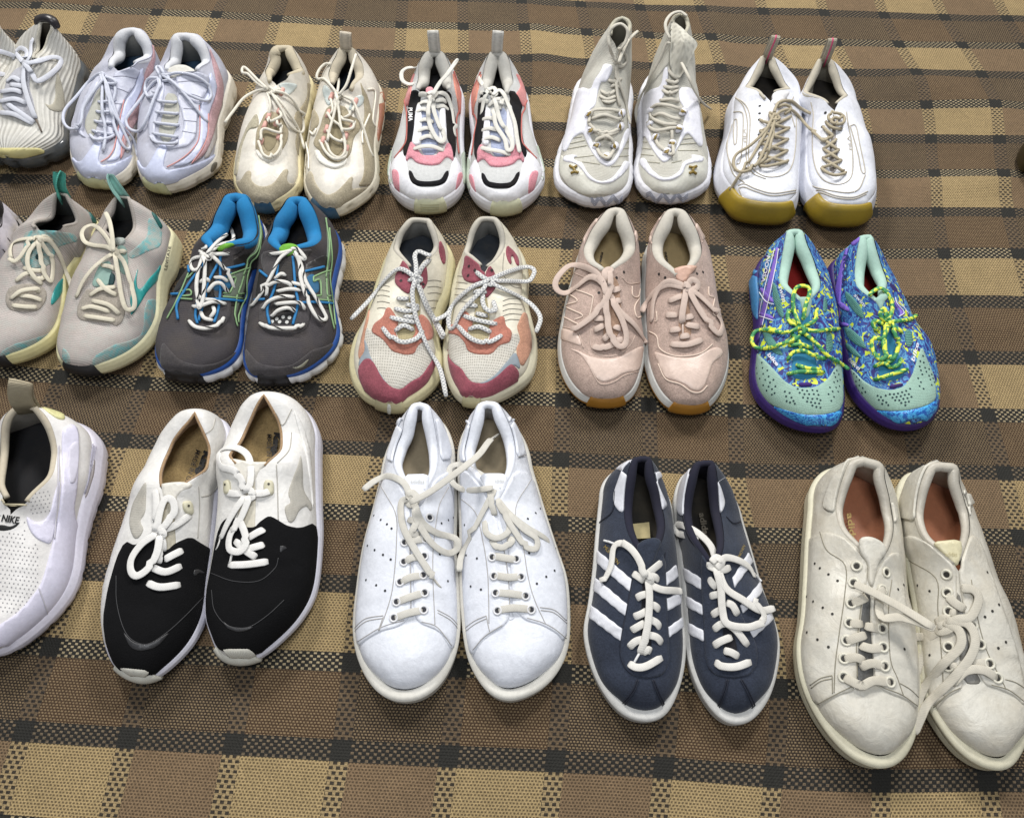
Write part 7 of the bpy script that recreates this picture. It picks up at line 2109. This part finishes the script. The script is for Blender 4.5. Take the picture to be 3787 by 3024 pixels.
    s.lines([[(112, 1100), (115, 1250), (150, 1390), (200, 1458), (280, 1480), (380, 1420), (480, 1330), (600, 1200)]], wear, r=.0004, off=.0018)
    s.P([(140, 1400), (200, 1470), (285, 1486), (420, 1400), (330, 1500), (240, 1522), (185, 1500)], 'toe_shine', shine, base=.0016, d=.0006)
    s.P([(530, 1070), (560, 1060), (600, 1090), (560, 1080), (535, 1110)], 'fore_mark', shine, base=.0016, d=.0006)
    s.lines([[(565, 600), (570, 720), (560, 890)], [(600, 310), (640, 280), (660, 220)], [(580, 660), (640, 640), (690, 560)]], M('flat', 'b5b1a8', dirt=0), r=.0006, off=.0004)
    s.P([(470, 685), (530, 680), (532, 770), (482, 745)], 'eyelet_plate', M('rubber', 'cfcab0'), d=.0034)
    s.dots([(503, 710)], .0014, M('flat', '3a362e', dirt=0), off=.0040, name='eyelet_hole')
    s.P([(370, 640), (440, 640), (430, 800), (440, 920), (430, 1100), (340, 1110), (350, 940), (360, 780)], 'tongue', M('leather', 'bdb6a2', dirt=.1), d=.0004)
    s.tongue([(355, 590), (400, 580), (480, 575), (548, 592), (450, 650), (440, 700), (380, 700)], M('leather', 'dcd8ce'), rise=.15)
    s.bumper([(105, 1640), (125, 1608), (150, 1605), (270, 1618), (310, 1645), (350, 1668), (240, 1692), (120, 1678)], M('rubber', 'cfcdc2', dirt=.1), d=.003, up=True)
    s.text('MADE IN GE', (553, 392), (488, 580), (24, 8), M('flat', '2a2420', dirt=0), z=.043, bold=.01)
    s.text('KangaR', (598, 400), (530, 600), (34, 11), M('flat', '171413', dirt=0), z=.043, bold=.07)
    s.lace([[(280, 1140), (350, 1163), (462, 1150)], [(300, 1050), (380, 1078), (468, 1045)], [(375, 1010), (420, 985), (475, 958)], [(330, 855), (350, 740), (380, 672), (420, 680), (430, 740), (392, 800), (345, 860)],
            [(330, 865), (250, 920), (192, 1000), (187, 1070), (220, 1100), (280, 1062), (330, 980), (350, 880)], [(350, 850), (430, 820), (520, 760)], [(320, 855), (360, 900), (368, 965)], [(322, 620), (330, 700), (322, 800)], [(342, 880), (346, 980), (340, 1030)], [(310, 850), (345, 840), (370, 870), (330, 885)]], W, r=.0039, flat=.2)




def white_courts():
    W = M('lace', 'd2cfc6', dirt=.12)
    wh = M('leather', 'e3e6ee', dirt=.03, crease=.7)
    st = M('flat', 'b2afac', dirt=0)
    rub, dk = M('rubber', 'dad7ce', dirt=.1), M('flat', '2b2b30', dirt=0)
    pr = [(-.0035, 0), (-.001, .06), (-.0006, .5), (-.0016, .56), (.0004, .64), (.0008, .85), (-.001, .97), (-.004, 1)]
    com = dict(zh=.080, za=.060, zt=.074, zb=.050, hs=(.027, .024), ts=.004, inset=.0045, tin=.011, wrk=.0015, group='white leather court shoes')
    s = Shoe('F3', toe=(870, 1665), heel=(745, 58),
             L=[(595, 420), (600, 620), (606, 800), (605, 1000), (616, 1200), (640, 1400), (690, 1530), (770, 1632)],
             R=[(985, 430), (1060, 680), (1122, 870), (1170, 1020), (1184, 1220), (1170, 1400), (1100, 1540), (1000, 1622)],
             cl=[(700, 78), (670, 150), (650, 235), (630, 335), (655, 430), (735, 530)], cr=[(802, 70), (845, 135), (888, 250), (900, 360), (880, 450), (825, 535)],
             label='bright white leather court shoe with a lace crossing onto it, right of pair', **com)
    s.upper(wh)
    s.sole(rub, None, prof=pr)
    s.foxing(M('flat', 'aaa69a', dirt=0), .60)
    s.collar(M('leather', 'e3e6ee', dirt=.04, crease=.6), M('leather', 'b8bac0', dirt=.06), r=(.004, .0075, .006, .003), insole=M('fabric', 'a1937a', dirt=.15))
    ql = [(676, 1412), (700, 1350), (750, 1300), (830, 1262), (862, 1225), (872, 1180), (865, 1000), (840, 850), (800, 700), (760, 600), (720, 520), (650, 440), (608, 420), (600, 620), (606, 850), (608, 1050), (622, 1250), (650, 1370)]
    qr = [(1150, 1335), (1120, 1295), (1040, 1250), (950, 1225), (915, 1190), (880, 1165), (878, 1000), (860, 850), (820, 700), (800, 600), (850, 520), (895, 430), (975, 440), (1060, 680), (1120, 870), (1168, 1020), (1182, 1200), (1170, 1290)]
    s.P(ql, 'quarter', wh, d=.0018)
    s.P(qr, 'quarter', wh, d=.0018)
    s.P([(612, 375), (640, 385), (655, 300), (668, 160), (640, 230), (615, 310)], 'heel_tab', wh, base=.0018, d=.0012)
    s.P([(905, 362), (945, 350), (935, 290), (900, 200), (850, 130), (880, 230)], 'heel_tab', wh, base=.0018, d=.0012)
    s.lines([[(592, 560), (690, 650), (730, 800), (752, 950), (760, 1100), (762, 1240)], [(640, 1265), (690, 1225), (748, 1200)], [(645, 1280), (695, 1240), (750, 1214)], [(748, 1200), (765, 1285)],
             [(975, 480), (895, 635), (935, 820), (965, 1000), (1000, 1120), (1055, 1245)], [(1025, 1155), (1100, 1170), (1160, 1225)], [(1030, 1170), (1100, 1185), (1162, 1240)], [(1160, 1320), (1100, 1270), (1040, 1238), (960, 1212)], [(680, 1380), (740, 1310), (830, 1250)],
             [(868, 1180), (862, 1000), (838, 850)], [(905, 360), (948, 350)]], st, r=.0005, off=.0020)
    s.dots([(605, 708), (637, 720), (1023, 635), (1000, 660), (960, 690), (645, 880), (700, 897), (968, 870), (1100, 963), (1057, 995), (1010, 1032), (617, 1030), (668, 1045), (720, 1062)], .0014, dk, off=.0022)
    a = s
    eyl = [(778, 890), (787, 990), (796, 1080), (806, 1174)]; eyr = [(902, 900), (927, 995), (952, 1095), (981, 1168)]
    s.dots(eyl + eyr, .0028, dk, off=.0021, name='eyelet_hole')
    s.dots(eyl + eyr, .0040, M('rubber', 'e2e2e4'), name='eyelet', off=.0018, ring=.0011, one=False)
    s.P([(770, 560), (810, 560), (850, 750), (875, 1000), (878, 1180), (900, 1215), (860, 1230), (862, 1100), (845, 900)], 'tongue', wh, d=.0003)
    s.tongue([(700, 446), (860, 446), (852, 520), (805, 610), (770, 600), (740, 540)], wh, rise=.05)
    s.text('adidas', (790, 500), (835, 500), (0, -20), M('flat', 'c9c9c4', dirt=0), surf=s.tf, off=.0036)
    s.lace([[(780, 882), (840, 893), (902, 903)], [(786, 984), (860, 996), (926, 990)], [(796, 1076), (870, 1082), (950, 1093)], [(806, 1170), (890, 1158), (980, 1166)]], W, r=.0040, flat=.22)
    s.lace([[(735, 700), (745, 760), (800, 788), (860, 755), (868, 705)], [(770, 795), (800, 835), (850, 832), (882, 800), (860, 788)],
            [(780, 520), (700, 532), (620, 530), (562, 490), (550, 420), (600, 398), (680, 430), (760, 480), (785, 510)], [(790, 530), (740, 620), (670, 760), (612, 880), (600, 965)],
            [(800, 580), (870, 660), (960, 730), (1060, 790), (1110, 850)], [(800, 590), (850, 680), (900, 760), (955, 835), (1008, 842), (1010, 790), (940, 740), (865, 660)], [(760, 520), (772, 600), (790, 670)], [(750, 520), (785, 505), (800, 540), (765, 545)]], W, r=.0034, flat=.22, name='bow',
           tips=[[(1105, 845), (1140, 902)]])
    s = Shoe('F3', toe=(310, 1670), heel=(390, 64),
             L=[(190, 480), (150, 640), (95, 850), (60, 1080), (45, 1280), (70, 1430), (130, 1560), (210, 1642)],
             R=[(578, 420), (590, 620), (586, 850), (600, 1050), (606, 1250), (590, 1400), (520, 1560), (420, 1645)],
             cl=[(345, 82), (308, 160), (296, 230), (265, 310), (252, 410), (320, 540)], cr=[(440, 85), (462, 150), (482, 260), (490, 360), (475, 450), (425, 540)],
             label='bright white leather court shoe whose lace end hangs to the left, left of pair', **com)
    s.upper(wh)
    s.sole(rub, None, prof=pr)
    s.foxing(M('flat', 'aaa69a', dirt=0), .60)
    s.collar(M('leather', 'e3e6ee', dirt=.04, crease=.6), M('leather', 'b8bac0', dirt=.06), r=(.004, .0075, .006, .003), insole=M('fabric', 'a1937a', dirt=.15))
    s.P([(62, 1365), (120, 1318), (190, 1280), (270, 1262), (325, 1228), (345, 1180), (350, 1000), (342, 820), (345, 660), (330, 580), (270, 480), (190, 450), (145, 640), (92, 850), (58, 1080), (46, 1270)], 'quarter', wh, d=.0018)
    s.P([(560, 1385), (542, 1330), (480, 1275), (400, 1245), (360, 1205), (355, 1000), (350, 800), (380, 640), (430, 560), (475, 470), (570, 420), (590, 620), (586, 850), (602, 1100), (604, 1280)], 'quarter', wh, d=.0018)
    s.P([(215, 375), (262, 388), (300, 240), (308, 140), (265, 220)], 'heel_tab', wh, base=.0018, d=.0012)
    s.P([(500, 376), (548, 372), (550, 320), (522, 220), (468, 140), (485, 250)], 'heel_tab', wh, base=.0018, d=.0012)
    s.lines([[(185, 500), (265, 655), (270, 800), (258, 980), (235, 1120), (180, 1280)], [(200, 1200), (110, 1215), (50, 1268)], [(198, 1214), (112, 1230), (52, 1282)], [(200, 1205), (175, 1282)], [(535, 520), (485, 630), (458, 850), (458, 1000), (468, 1250)], [(480, 1170), (550, 1210), (588, 1255)], [(482, 1185), (545, 1222), (585, 1268)],
             [(70, 1335), (190, 1262), (310, 1225)], [(552, 1358), (480, 1262), (400, 1232)], [(345, 1160), (342, 1000), (338, 820)]], st, r=.0005, off=.0020)
    s.dots([(155, 672), (190, 695), (222, 718), (245, 740), (122, 830), (158, 853), (200, 878), (240, 903), (72, 990), (113, 1012), (165, 1040), (210, 1068), (535, 695), (500, 712), (560, 680), (492, 875), (533, 1018), (585, 995)], .0014, dk, off=.0022)
    eyl = [(312, 812), (308, 915), (288, 1022), (270, 1127), (255, 1212)]; eyr = [(440, 682), (418, 795), (412, 885), (408, 985), (415, 1078), (410, 1170)]
    s.dots(eyl + eyr, .0028, dk, off=.0021, name='eyelet_hole')
    s.dots(eyl + eyr, .0040, M('rubber', 'e2e2e4'), name='eyelet', off=.0018, ring=.0011, one=False)
    s.tongue([(300, 452), (445, 448), (440, 520), (405, 620), (350, 620), (325, 560)], wh, rise=.05)
    s.text('adidas', (345, 505), (415, 505), (0, -22), M('flat', 'c9c9c4', dirt=0), surf=s.tf, off=.0036)
    s.lace([[(315, 812), (360, 800), (418, 793)], [(312, 912), (350, 892), (410, 886)], [(290, 1022), (340, 996), (406, 986)], [(272, 1126), (340, 1100), (412, 1078)], [(257, 1212), (330, 1185), (408, 1170)]], W, r=.0040, flat=.22)
    s.lace([[(345, 590), (310, 500), (230, 460), (160, 480), (90, 532)], [(335, 600, .088), (450, 540, .092), (600, 430, .100), (700, 350, .090), (750, 285, .070), (770, 262, .060)],
            [(340, 580), (292, 600), (300, 720), (360, 840), (430, 950), (460, 1000)], [(360, 600), (400, 700), (480, 760), (578, 790), (592, 840), (540, 868), (460, 820), (390, 720), (360, 640)], [(320, 560), (350, 545), (378, 580), (345, 612), (318, 590)], [(330, 690), (372, 702), (350, 760), (392, 772)]], W, r=.0038, flat=.22, name='bow',
           tips=[[(455, 990), (500, 1052)], [(768, 264, .060), (812, 236, .052)]])


def navy_stripes():
    W = M('lace', 'e4e1da', dirt=.06)
    nv = M('suede', '323846', dirt=.05, dirtcol='5a6a7a')
    wt = M('leather', 'dfe0e6', dirt=.03, crease=.3)
    seam = M('flat', '151a2a', dirt=0)
    gold = M('gloss', 'a58d4a', rough=.4, dirt=0)
    rub = M('rubber', 'd3d2ce', dirt=.1)
    inn = M('fabric', '17172a', dirt=.02)
    pr = [(-.003, 0), (-.001, .06), (-.0004, .5), (-.0010, .56), (.0004, .66), (.0002, .9), (-.003, 1)]
    com = dict(zh=.080, za=.058, zt=.074, zb=.046, hs=(.025, .021), ts=.004, inset=.004, tin=.010, group='navy suede shoes with white stripes')
    s = Shoe('F4', toe=(445, 1652), heel=(400, 72),
             L=[(152, 330), (132, 520), (112, 760), (85, 960), (60, 1100), (75, 1230), (128, 1400), (220, 1550), (320, 1632)],
             R=[(590, 480), (620, 720), (640, 950), (652, 1100), (656, 1250), (632, 1400), (580, 1545), (530, 1620)],
             cl=[(350, 92), (318, 180), (302, 300), (302, 450), (335, 560), (412, 700)], cr=[(455, 85), (480, 180), (512, 300), (540, 450), (532, 550), (465, 700)],
             label='navy suede shoe with white stripes, a plastic lace tip pointing left', **com)
    s.upper(nv)
    s.sole(rub, None, prof=pr)
    s.foxing(M('flat', '9a9a98', dirt=0), .62)
    s.collar(M('fabric', '191a2c', dirt=.02), inn, r=(.003, .006, .005, .003), insole=M('fabric', '2c2a26'))
    S1 = [[(140, 622), (348, 800), (341, 882), (128, 697)], [(116, 772), (325, 950), (312, 1025), (108, 857)], [(92, 937), (293, 1092), (281, 1170), (86, 1022)]]
    S2 = [[(543, 762), (605, 712), (617, 790), (550, 840)], [(550, 912), (630, 872), (634, 945), (556, 990)], [(557, 1082), (640, 1022), (648, 1085), (566, 1145)]]
    for q in S1 + S2: s.P(s.serr(q, 4, 13), 'stripe', wt, d=.0013, smooth=0, step=.003)
    s.P([(345, 92), (290, 150), (242, 280), (236, 350), (268, 398), (298, 408), (304, 300), (322, 175)], 'heel_tab', wt, d=.0013)
    s.P([(478, 150), (500, 240), (545, 340), (557, 365), (520, 397), (502, 330), (484, 230)], 'heel_tab', wt, d=.0013)
    s.P([(352, 790), (318, 980), (280, 1150), (275, 1270), (330, 1362), (430, 1387), (525, 1368), (566, 1290), (562, 1150), (548, 900), (538, 640), (475, 720), (450, 820), (455, 1000), (458, 1240), (400, 1240), (395, 1050), (410, 850), (400, 760)], 'eyestay', nv, d=.0018)
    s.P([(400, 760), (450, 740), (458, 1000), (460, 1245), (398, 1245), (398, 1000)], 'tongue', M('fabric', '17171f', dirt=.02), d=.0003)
    s.tongue([(370, 600), (420, 565), (490, 552), (522, 582), (490, 650), (460, 740), (420, 780), (395, 700)], nv, rise=.2)
    s.lines([[(375, 1390), (352, 1450), (292, 1532)], [(385, 1392), (362, 1455), (305, 1538)], [(465, 1392), (490, 1460), (535, 1562)], [(475, 1390), (500, 1455), (545, 1555)], [(350, 800), (316, 980), (284, 1150), (285, 1270), (335, 1350), (430, 1373), (515, 1355), (553, 1285), (550, 1150), (536, 900)], [(250, 280), (232, 400), (150, 470)], [(540, 640), (520, 760)]], seam, r=.0007, off=.0010)
    s.text('MÜNCHEN', (180, 612), (262, 715), (14, -16), gold, off=.0008, bold=.0)
    a = s
    s.P([(330, 470), (450, 458), (455, 555), (345, 562)], 'insole_patch', M('fabric', 'b5a983'), d=.0006) if False else None
    Z = .036
    mesh_obj('insole_label', [onz(*s.px(p), Z) for p in [(335, 475), (448, 462), (455, 556), (345, 562)]], [(0, 1, 2, 3)], M('fabric', 'b3a67c'), s.root)
    s.lace([[(355, 765), (385, 785), (420, 810)], [(372, 912), (400, 895), (440, 885)], [(357, 1022), (400, 1005), (435, 985)], [(342, 1102), (380, 1080), (425, 1055)], [(328, 1202), (370, 1165), (430, 1150)], [(430, 775), (490, 725), (518, 703)], [(440, 780), (480, 785), (502, 803)],
            [(440, 945), (480, 955), (507, 980)], [(440, 1030), (490, 1055), (512, 1085)], [(430, 1125), (490, 1140), (522, 1175)], [(328, 1295), (370, 1318), (430, 1312), (520, 1262)], [(405, 1235), (440, 1215), (458, 1225)],
            [(430, 790), (385, 680), (330, 610), (272, 587), (236, 620), (222, 720), (178, 815)], [(440, 800), (450, 900), (442, 1050), (420, 1160), (392, 1240)], [(450, 830), (520, 860), (590, 866), (642, 870)], [(395, 800), (425, 765), (462, 800), (432, 825)]], W, r=.0038, flat=.26,
           tips=[[(185, 572), (212, 580), (248, 592)], [(392, 1232), (355, 1298)]], tipmat=M('flat', 'e3e3e3', dirt=0))
    s = Shoe('F4', toe=(950, 1672), heel=(775, 97),
             L=[(592, 460), (610, 650), (635, 850), (650, 1050), (665, 1250), (702, 1400), (770, 1540), (860, 1642)],
             R=[(990, 470), (1058, 700), (1110, 880), (1165, 1020), (1206, 1180), (1190, 1350), (1140, 1510), (1050, 1635)],
             cl=[(722, 112), (680, 185), (652, 330), (655, 450), (690, 560), (790, 700)], cr=[(825, 105), (848, 180), (862, 350), (882, 480), (888, 600), (860, 700)],
             label='navy suede shoe with white stripes and a loose lace loop over its collar', **com)
    s.upper(nv)
    s.sole(rub, None, prof=pr)
    s.foxing(M('flat', '9a9a98', dirt=0), .62)
    s.collar(M('fabric', '191a2c', dirt=.02), inn, r=(.003, .006, .005, .003), insole=M('fabric', '1c1a18'))
    S1 = [[(635, 717), (755, 790), (757, 865), (640, 797)], [(648, 882), (765, 950), (767, 1015), (654, 957)], [(650, 1037), (770, 1100), (772, 1170), (656, 1112)]]
    S2 = [[(938, 790), (1030, 640), (1060, 702), (952, 852)], [(983, 955), (1102, 810), (1114, 880), (1002, 1006)], [(1034, 1098), (1160, 985), (1180, 1040), (1060, 1150)]]
    for q in S1 + S2: s.P(s.serr(q, 4, 13), 'stripe', wt, d=.0013, smooth=0, step=.003)
    s.P([(725, 95), (680, 132), (612, 280), (596, 372), (628, 422), (650, 430), (656, 320), (688, 180)], 'heel_tab', wt, d=.0013)
    s.P([(838, 190), (870, 260), (896, 350), (880, 400), (858, 412), (850, 300)], 'heel_tab', wt, d=.0013)
    s.P([(755, 640), (760, 900), (775, 1100), (780, 1290), (830, 1365), (930, 1385), (1040, 1370), (1088, 1290), (1080, 1180), (1000, 1030), (930, 860), (900, 740), (870, 760), (880, 900), (900, 1040), (950, 1130), (972, 1255), (885, 1260), (890, 1130), (860, 980), (830, 800), (800, 710)], 'eyestay', nv, d=.0018)
    s.P([(830, 740), (870, 760), (900, 1000), (955, 1150), (972, 1255), (885, 1262), (880, 1100), (850, 950)], 'tongue', M('fabric', '17171f', dirt=.02), d=.0003)
    s.lines([[(915, 1390), (900, 1460), (855, 1580)], [(905, 1388), (890, 1455), (845, 1575)], [(985, 1390), (1020, 1460), (1075, 1590)], [(995, 1388), (1032, 1455), (1088, 1580)], [(765, 700), (768, 900), (783, 1100), (790, 1285), (835, 1352), (930, 1372), (1030, 1357), (1075, 1285), (1066, 1185)], [(900, 430), (940, 470), (985, 460)]], seam, r=.0007, off=.0010)
    s.text('MÜNCHEN', (968, 700), (1012, 605), (-12, -10), gold, off=.0008)
    s.text('adidas', (742, 410), (770, 560), (34, -4), M('flat', '6b6355', dirt=0), z=.034, bold=.03)
    s.lace([[(790, 712), (830, 735), (870, 740)], [(800, 795), (825, 830), (850, 850)], [(808, 900), (850, 890), (880, 905)], [(818, 1012), (860, 985), (890, 990)], [(828, 1097), (870, 1065), (910, 1060)], [(828, 1192), (870, 1165), (935, 1140)], [(900, 935), (940, 955), (970, 1010)], [(905, 1060), (960, 1100), (1030, 1190)],
            [(888, 1220), (930, 1230), (975, 1255)], [(838, 1288), (880, 1312), (960, 1315), (1045, 1287)], [(845, 700), (812, 605), (740, 530), (662, 488), (608, 480), (622, 530), (700, 545), (740, 560)], [(860, 710), (900, 672), (980, 690), (1040, 730), (1068, 780)],
            [(850, 720), (900, 850), (1000, 920), (1100, 982), (1188, 970)], [(840, 730), (870, 850), (880, 980), (910, 1062), (1030, 1082), (1110, 1050), (1122, 1000), (1060, 920)], [(830, 690), (880, 742), (922, 730)], [(815, 700), (845, 670), (880, 700), (845, 735)]], W, r=.0038, flat=.26,
           tips=[[(1065, 765), (1085, 785), (1110, 812)]], tipmat=M('flat', 'e3e3e3', dirt=0))


def cream_courts():
    W = M('lace', 'd0cabb', dirt=.12)
    wh = M('leather', 'd3cfc3', dirt=.18, dirtcol='a08a5c', crease=1.2)
    st = M('flat', '8f8978', dirt=0)
    rub, dk = M('rubber', 'd3ceb6', dirt=.12), M('flat', '2b2924', dirt=0)
    pr = [(-.0035, 0), (-.001, .06), (-.0006, .5), (-.0016, .56), (.0004, .64), (.0008, .85), (-.001, .97), (-.004, 1)]
    com = dict(zh=.082, za=.062, zt=.078, zb=.052, hs=(.027, .024), ts=.005, inset=.0045, tin=.011, wrk=.0017, group='cream leather court shoes')
    s = Shoe('F5', toe=(470, 1677), heel=(410, 64),
             L=[(115, 330), (100, 500), (90, 700), (78, 900), (56, 1060), (82, 1250), (170, 1450), (310, 1612)],
             R=[(585, 420), (608, 620), (622, 800), (660, 1000), (682, 1180), (682, 1340), (645, 1510), (580, 1630)],
             cl=[(340, 85), (305, 160), (275, 260), (266, 360), (305, 465), (432, 590)], cr=[(502, 100), (518, 180), (545, 300), (562, 420), (540, 530), (470, 640)],
             label='cream leather court shoe with its rounded tongue tip showing, laces pulled right', **com)
    s.upper(wh)
    s.sole(rub, None, prof=pr)
    s.foxing(M('flat', '9d987f', dirt=0), .60)
    s.collar(M('leather', 'bdb7aa', dirt=.1, crease=.8), M('leather', 'a8a294', dirt=.1), r=(.0055, .006, .0045, .003), insole=M('leather', 'a56a4c', dirt=.05, crease=.2))
    s.P([(172, 1352), (230, 1312), (300, 1285), (350, 1275), (372, 1240), (380, 1050), (400, 850), (425, 710), (430, 610), (370, 540), (300, 475), (200, 450), (112, 500), (92, 800), (66, 1060), (100, 1220)], 'quarter', wh, d=.0018)
    s.P([(680, 1368), (640, 1320), (520, 1275), (465, 1235), (452, 1050), (440, 850), (450, 720), (482, 640), (545, 560), (598, 560), (625, 850), (672, 1050), (684, 1250)], 'quarter', wh, d=.0018)
    s.P([(330, 100), (250, 172), (218, 260), (200, 322), (225, 347), (262, 354), (272, 265), (302, 170)], 'heel_tab', wh, base=.0018, d=.0012)
    s.P([(548, 405), (578, 400), (570, 335), (540, 290), (545, 350)], 'heel_tab', wh, base=.0018, d=.0012)
    s.lines([[(190, 455), (225, 550), (318, 630), (310, 800), (280, 1000), (262, 1160), (258, 1280)], [(248, 1190), (190, 1205), (140, 1240)], [(250, 1205), (190, 1220), (145, 1255)], [(248, 1190), (250, 1285)], [(545, 700), (530, 850), (540, 1100), (575, 1200), (605, 1290)], [(590, 1230), (640, 1260), (680, 1300)],
             [(180, 1335), (300, 1270), (365, 1240)], [(675, 1345), (600, 1290), (520, 1258), (470, 1235)], [(375, 1200), (370, 1050), (392, 850), (415, 720)]], st, r=.0005, off=.0020)
    s.dots([(165, 618), (190, 643), (232, 675), (277, 708), (124, 787), (157, 813), (204, 845), (251, 877), (125, 972), (176, 1008), (229, 1045), (577, 750), (605, 727), (610, 1055)], .0015, dk, off=.0022)
    eyl = [(375, 632), (358, 718), (345, 822), (335, 922), (320, 1012), (308, 1105), (306, 1198)]; eyr = [(517, 662), (500, 752), (500, 950), (505, 1045), (512, 1142), (540, 1225)]
    s.dots(eyl + eyr, .0030, dk, off=.0021, name='eyelet_hole')
    s.dots(eyl + eyr, .0046, M('rubber', 'dad6c6'), name='eyelet', off=.0018, ring=.0013, one=False)
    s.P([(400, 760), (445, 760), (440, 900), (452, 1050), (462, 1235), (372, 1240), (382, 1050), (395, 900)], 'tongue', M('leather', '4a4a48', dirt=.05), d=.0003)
    s.tongue([(390, 560), (385, 500), (402, 480), (450, 480), (505, 510), (522, 560), (485, 610), (465, 690), (450, 740), (430, 700), (428, 620)], wh, rise=.25, dz=.000, curve=True)
    s.text('adidas', (322, 358), (345, 530), (32, -4), M('flat', 'b59a5c', dirt=0), z=.0365, bold=.02)
    a = s
    s.lace([[(308, 1200), (350, 1222), (400, 1243), (460, 1217), (540, 1227)], [(308, 1108), (370, 1098), (412, 1118)], [(318, 1017), (370, 998), (418, 982)], [(335, 922), (402, 926)], [(412, 935), (497, 953)], [(388, 1035), (450, 1052), (508, 1047)], [(388, 1150), (450, 1128), (515, 1145)], [(348, 825), (400, 800), (422, 788)],
            [(360, 720, .080), (450, 760, .082), (600, 840, .082), (770, 945, .088)], [(500, 750), (490, 800), (500, 890, .080), (600, 892, .080), (700, 920, .083), (775, 950, .088)]], W, r=.0044, flat=.2)
    s = Shoe('F5', toe=(1110, 1682), heel=(800, 90),
             L=[(585, 440), (620, 680), (650, 850), (672, 1050), (702, 1300), (762, 1440), (860, 1580), (980, 1666)],
             R=[(990, 470), (1070, 700), (1132, 880), (1190, 1060), (1236, 1250), (1242, 1420), (1190, 1580)],
             cl=[(742, 108), (705, 190), (682, 300), (684, 400), (732, 500), (870, 620)], cr=[(885, 110), (902, 200), (930, 300), (950, 370), (952, 460), (905, 600)],
             label='cream leather court shoe with the big bow, at the lower right corner', **com)
    s.upper(wh)
    s.sole(rub, None, prof=pr)
    s.foxing(M('flat', '9d987f', dirt=0), .60)
    s.collar(M('leather', 'bdb7aa', dirt=.1, crease=.8), M('leather', 'a8a294', dirt=.1), r=(.0055, .006, .0045, .003), insole=M('leather', 'a56a4c', dirt=.05, crease=.2))
    s.P([(752, 1388), (775, 1340), (840, 1300), (905, 1265), (920, 1240), (900, 1100), (890, 900), (885, 760), (885, 640), (810, 570), (735, 505), (660, 470), (592, 480), (620, 700), (655, 860), (676, 1050), (705, 1290)], 'quarter', wh, d=.0018)
    s.P([(1236, 1350), (1180, 1295), (1100, 1260), (1030, 1240), (980, 1150), (940, 950), (910, 780), (895, 660), (925, 560), (960, 460), (1010, 510), (1072, 700), (1134, 880), (1192, 1060), (1235, 1250)], 'quarter', wh, d=.0018)
    s.P([(740, 110), (650, 160), (605, 280), (582, 372), (610, 385), (675, 400), (682, 300), (702, 190)], 'heel_tab', wh, base=.0018, d=.0012)
    s.P([(928, 375), (957, 362), (940, 300), (915, 220), (925, 300)], 'heel_tab', wh, base=.0018, d=.0012)
    s.lines([[(590, 500), (640, 590), (785, 690), (795, 850), (810, 1050), (825, 1300)], [(955, 700), (980, 850), (1030, 1050), (1120, 1230), (1130, 1260)], [(1130, 1210), (1180, 1225), (1235, 1260)], [(760, 1370), (840, 1290), (905, 1255)], [(1230, 1330), (1150, 1265), (1060, 1238)]], st, r=.0005, off=.0020)
    s.dots([(643, 703), (694, 729), (754, 758), (1035, 663), (1063, 860), (1026, 890), (1095, 828), (1131, 1019), (1094, 1050), (755, 1088)], .0015, dk, off=.0022)
    eyl = [(838, 672), (842, 767), (848, 862), (846, 1045), (847, 1145)]; eyr = [(908, 655), (962, 935), (1003, 1032), (1050, 1130), (1090, 1203)]
    s.dots(eyl + eyr, .0030, dk, off=.0021, name='eyelet_hole')
    s.dots(eyl + eyr, .0046, M('rubber', 'dad6c6'), name='eyelet', off=.0018, ring=.0013, one=False)
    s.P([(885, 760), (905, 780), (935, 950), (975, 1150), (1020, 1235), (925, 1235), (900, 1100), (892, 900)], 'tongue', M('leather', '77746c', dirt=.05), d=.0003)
    s.tongue([(755, 505), (905, 490), (912, 560), (885, 640), (850, 600), (800, 550)], M('leather', 'd3cba8'), rise=.1)
    s.text('adidas', (822, 582), (880, 582), (0, -22), M('flat', 'bdb38c', dirt=0), surf=s.tf, off=.0036)
    s.text('adidas', (705, 452), (735, 540), (22, -4), M('flat', 'b59a5c', dirt=0), z=.0365, bold=.02)
    s.lace([[(800, 940), (890, 902), (960, 888), (1000, 800), (970, 750), (910, 743)], [(840, 768), (870, 812), (930, 852)], [(850, 862), (885, 872)],
            [(800, 940), (760, 980), (680, 992), (642, 972)], [(830, 920), (898, 960), (905, 1040), (820, 1130), (720, 1250), (682, 1350), (660, 1480)], [(820, 950), (745, 1000), (700, 1110), (660, 1230)],
            [(840, 910), (940, 925), (982, 1000), (955, 1100), (850, 1225), (742, 1330), (705, 1400), (668, 1485)], [(862, 1238), (930, 1168), (1020, 1162), (1090, 1202)], [(850, 1150), (885, 1130)], [(960, 1130), (1050, 1128)], [(780, 920), (830, 898), (855, 945), (800, 965), (775, 930)]], W, r=.0044, flat=.2)
edge_shoe(); sliver_row(); blue95(); cream270(); pink_puma(); high_tops(); gum_white(); teal_brooks(); blue_asics(); rose_jogger(); blush_nb(); noosa(); slip_on(); kangas(); white_courts(); navy_stripes(); cream_courts()
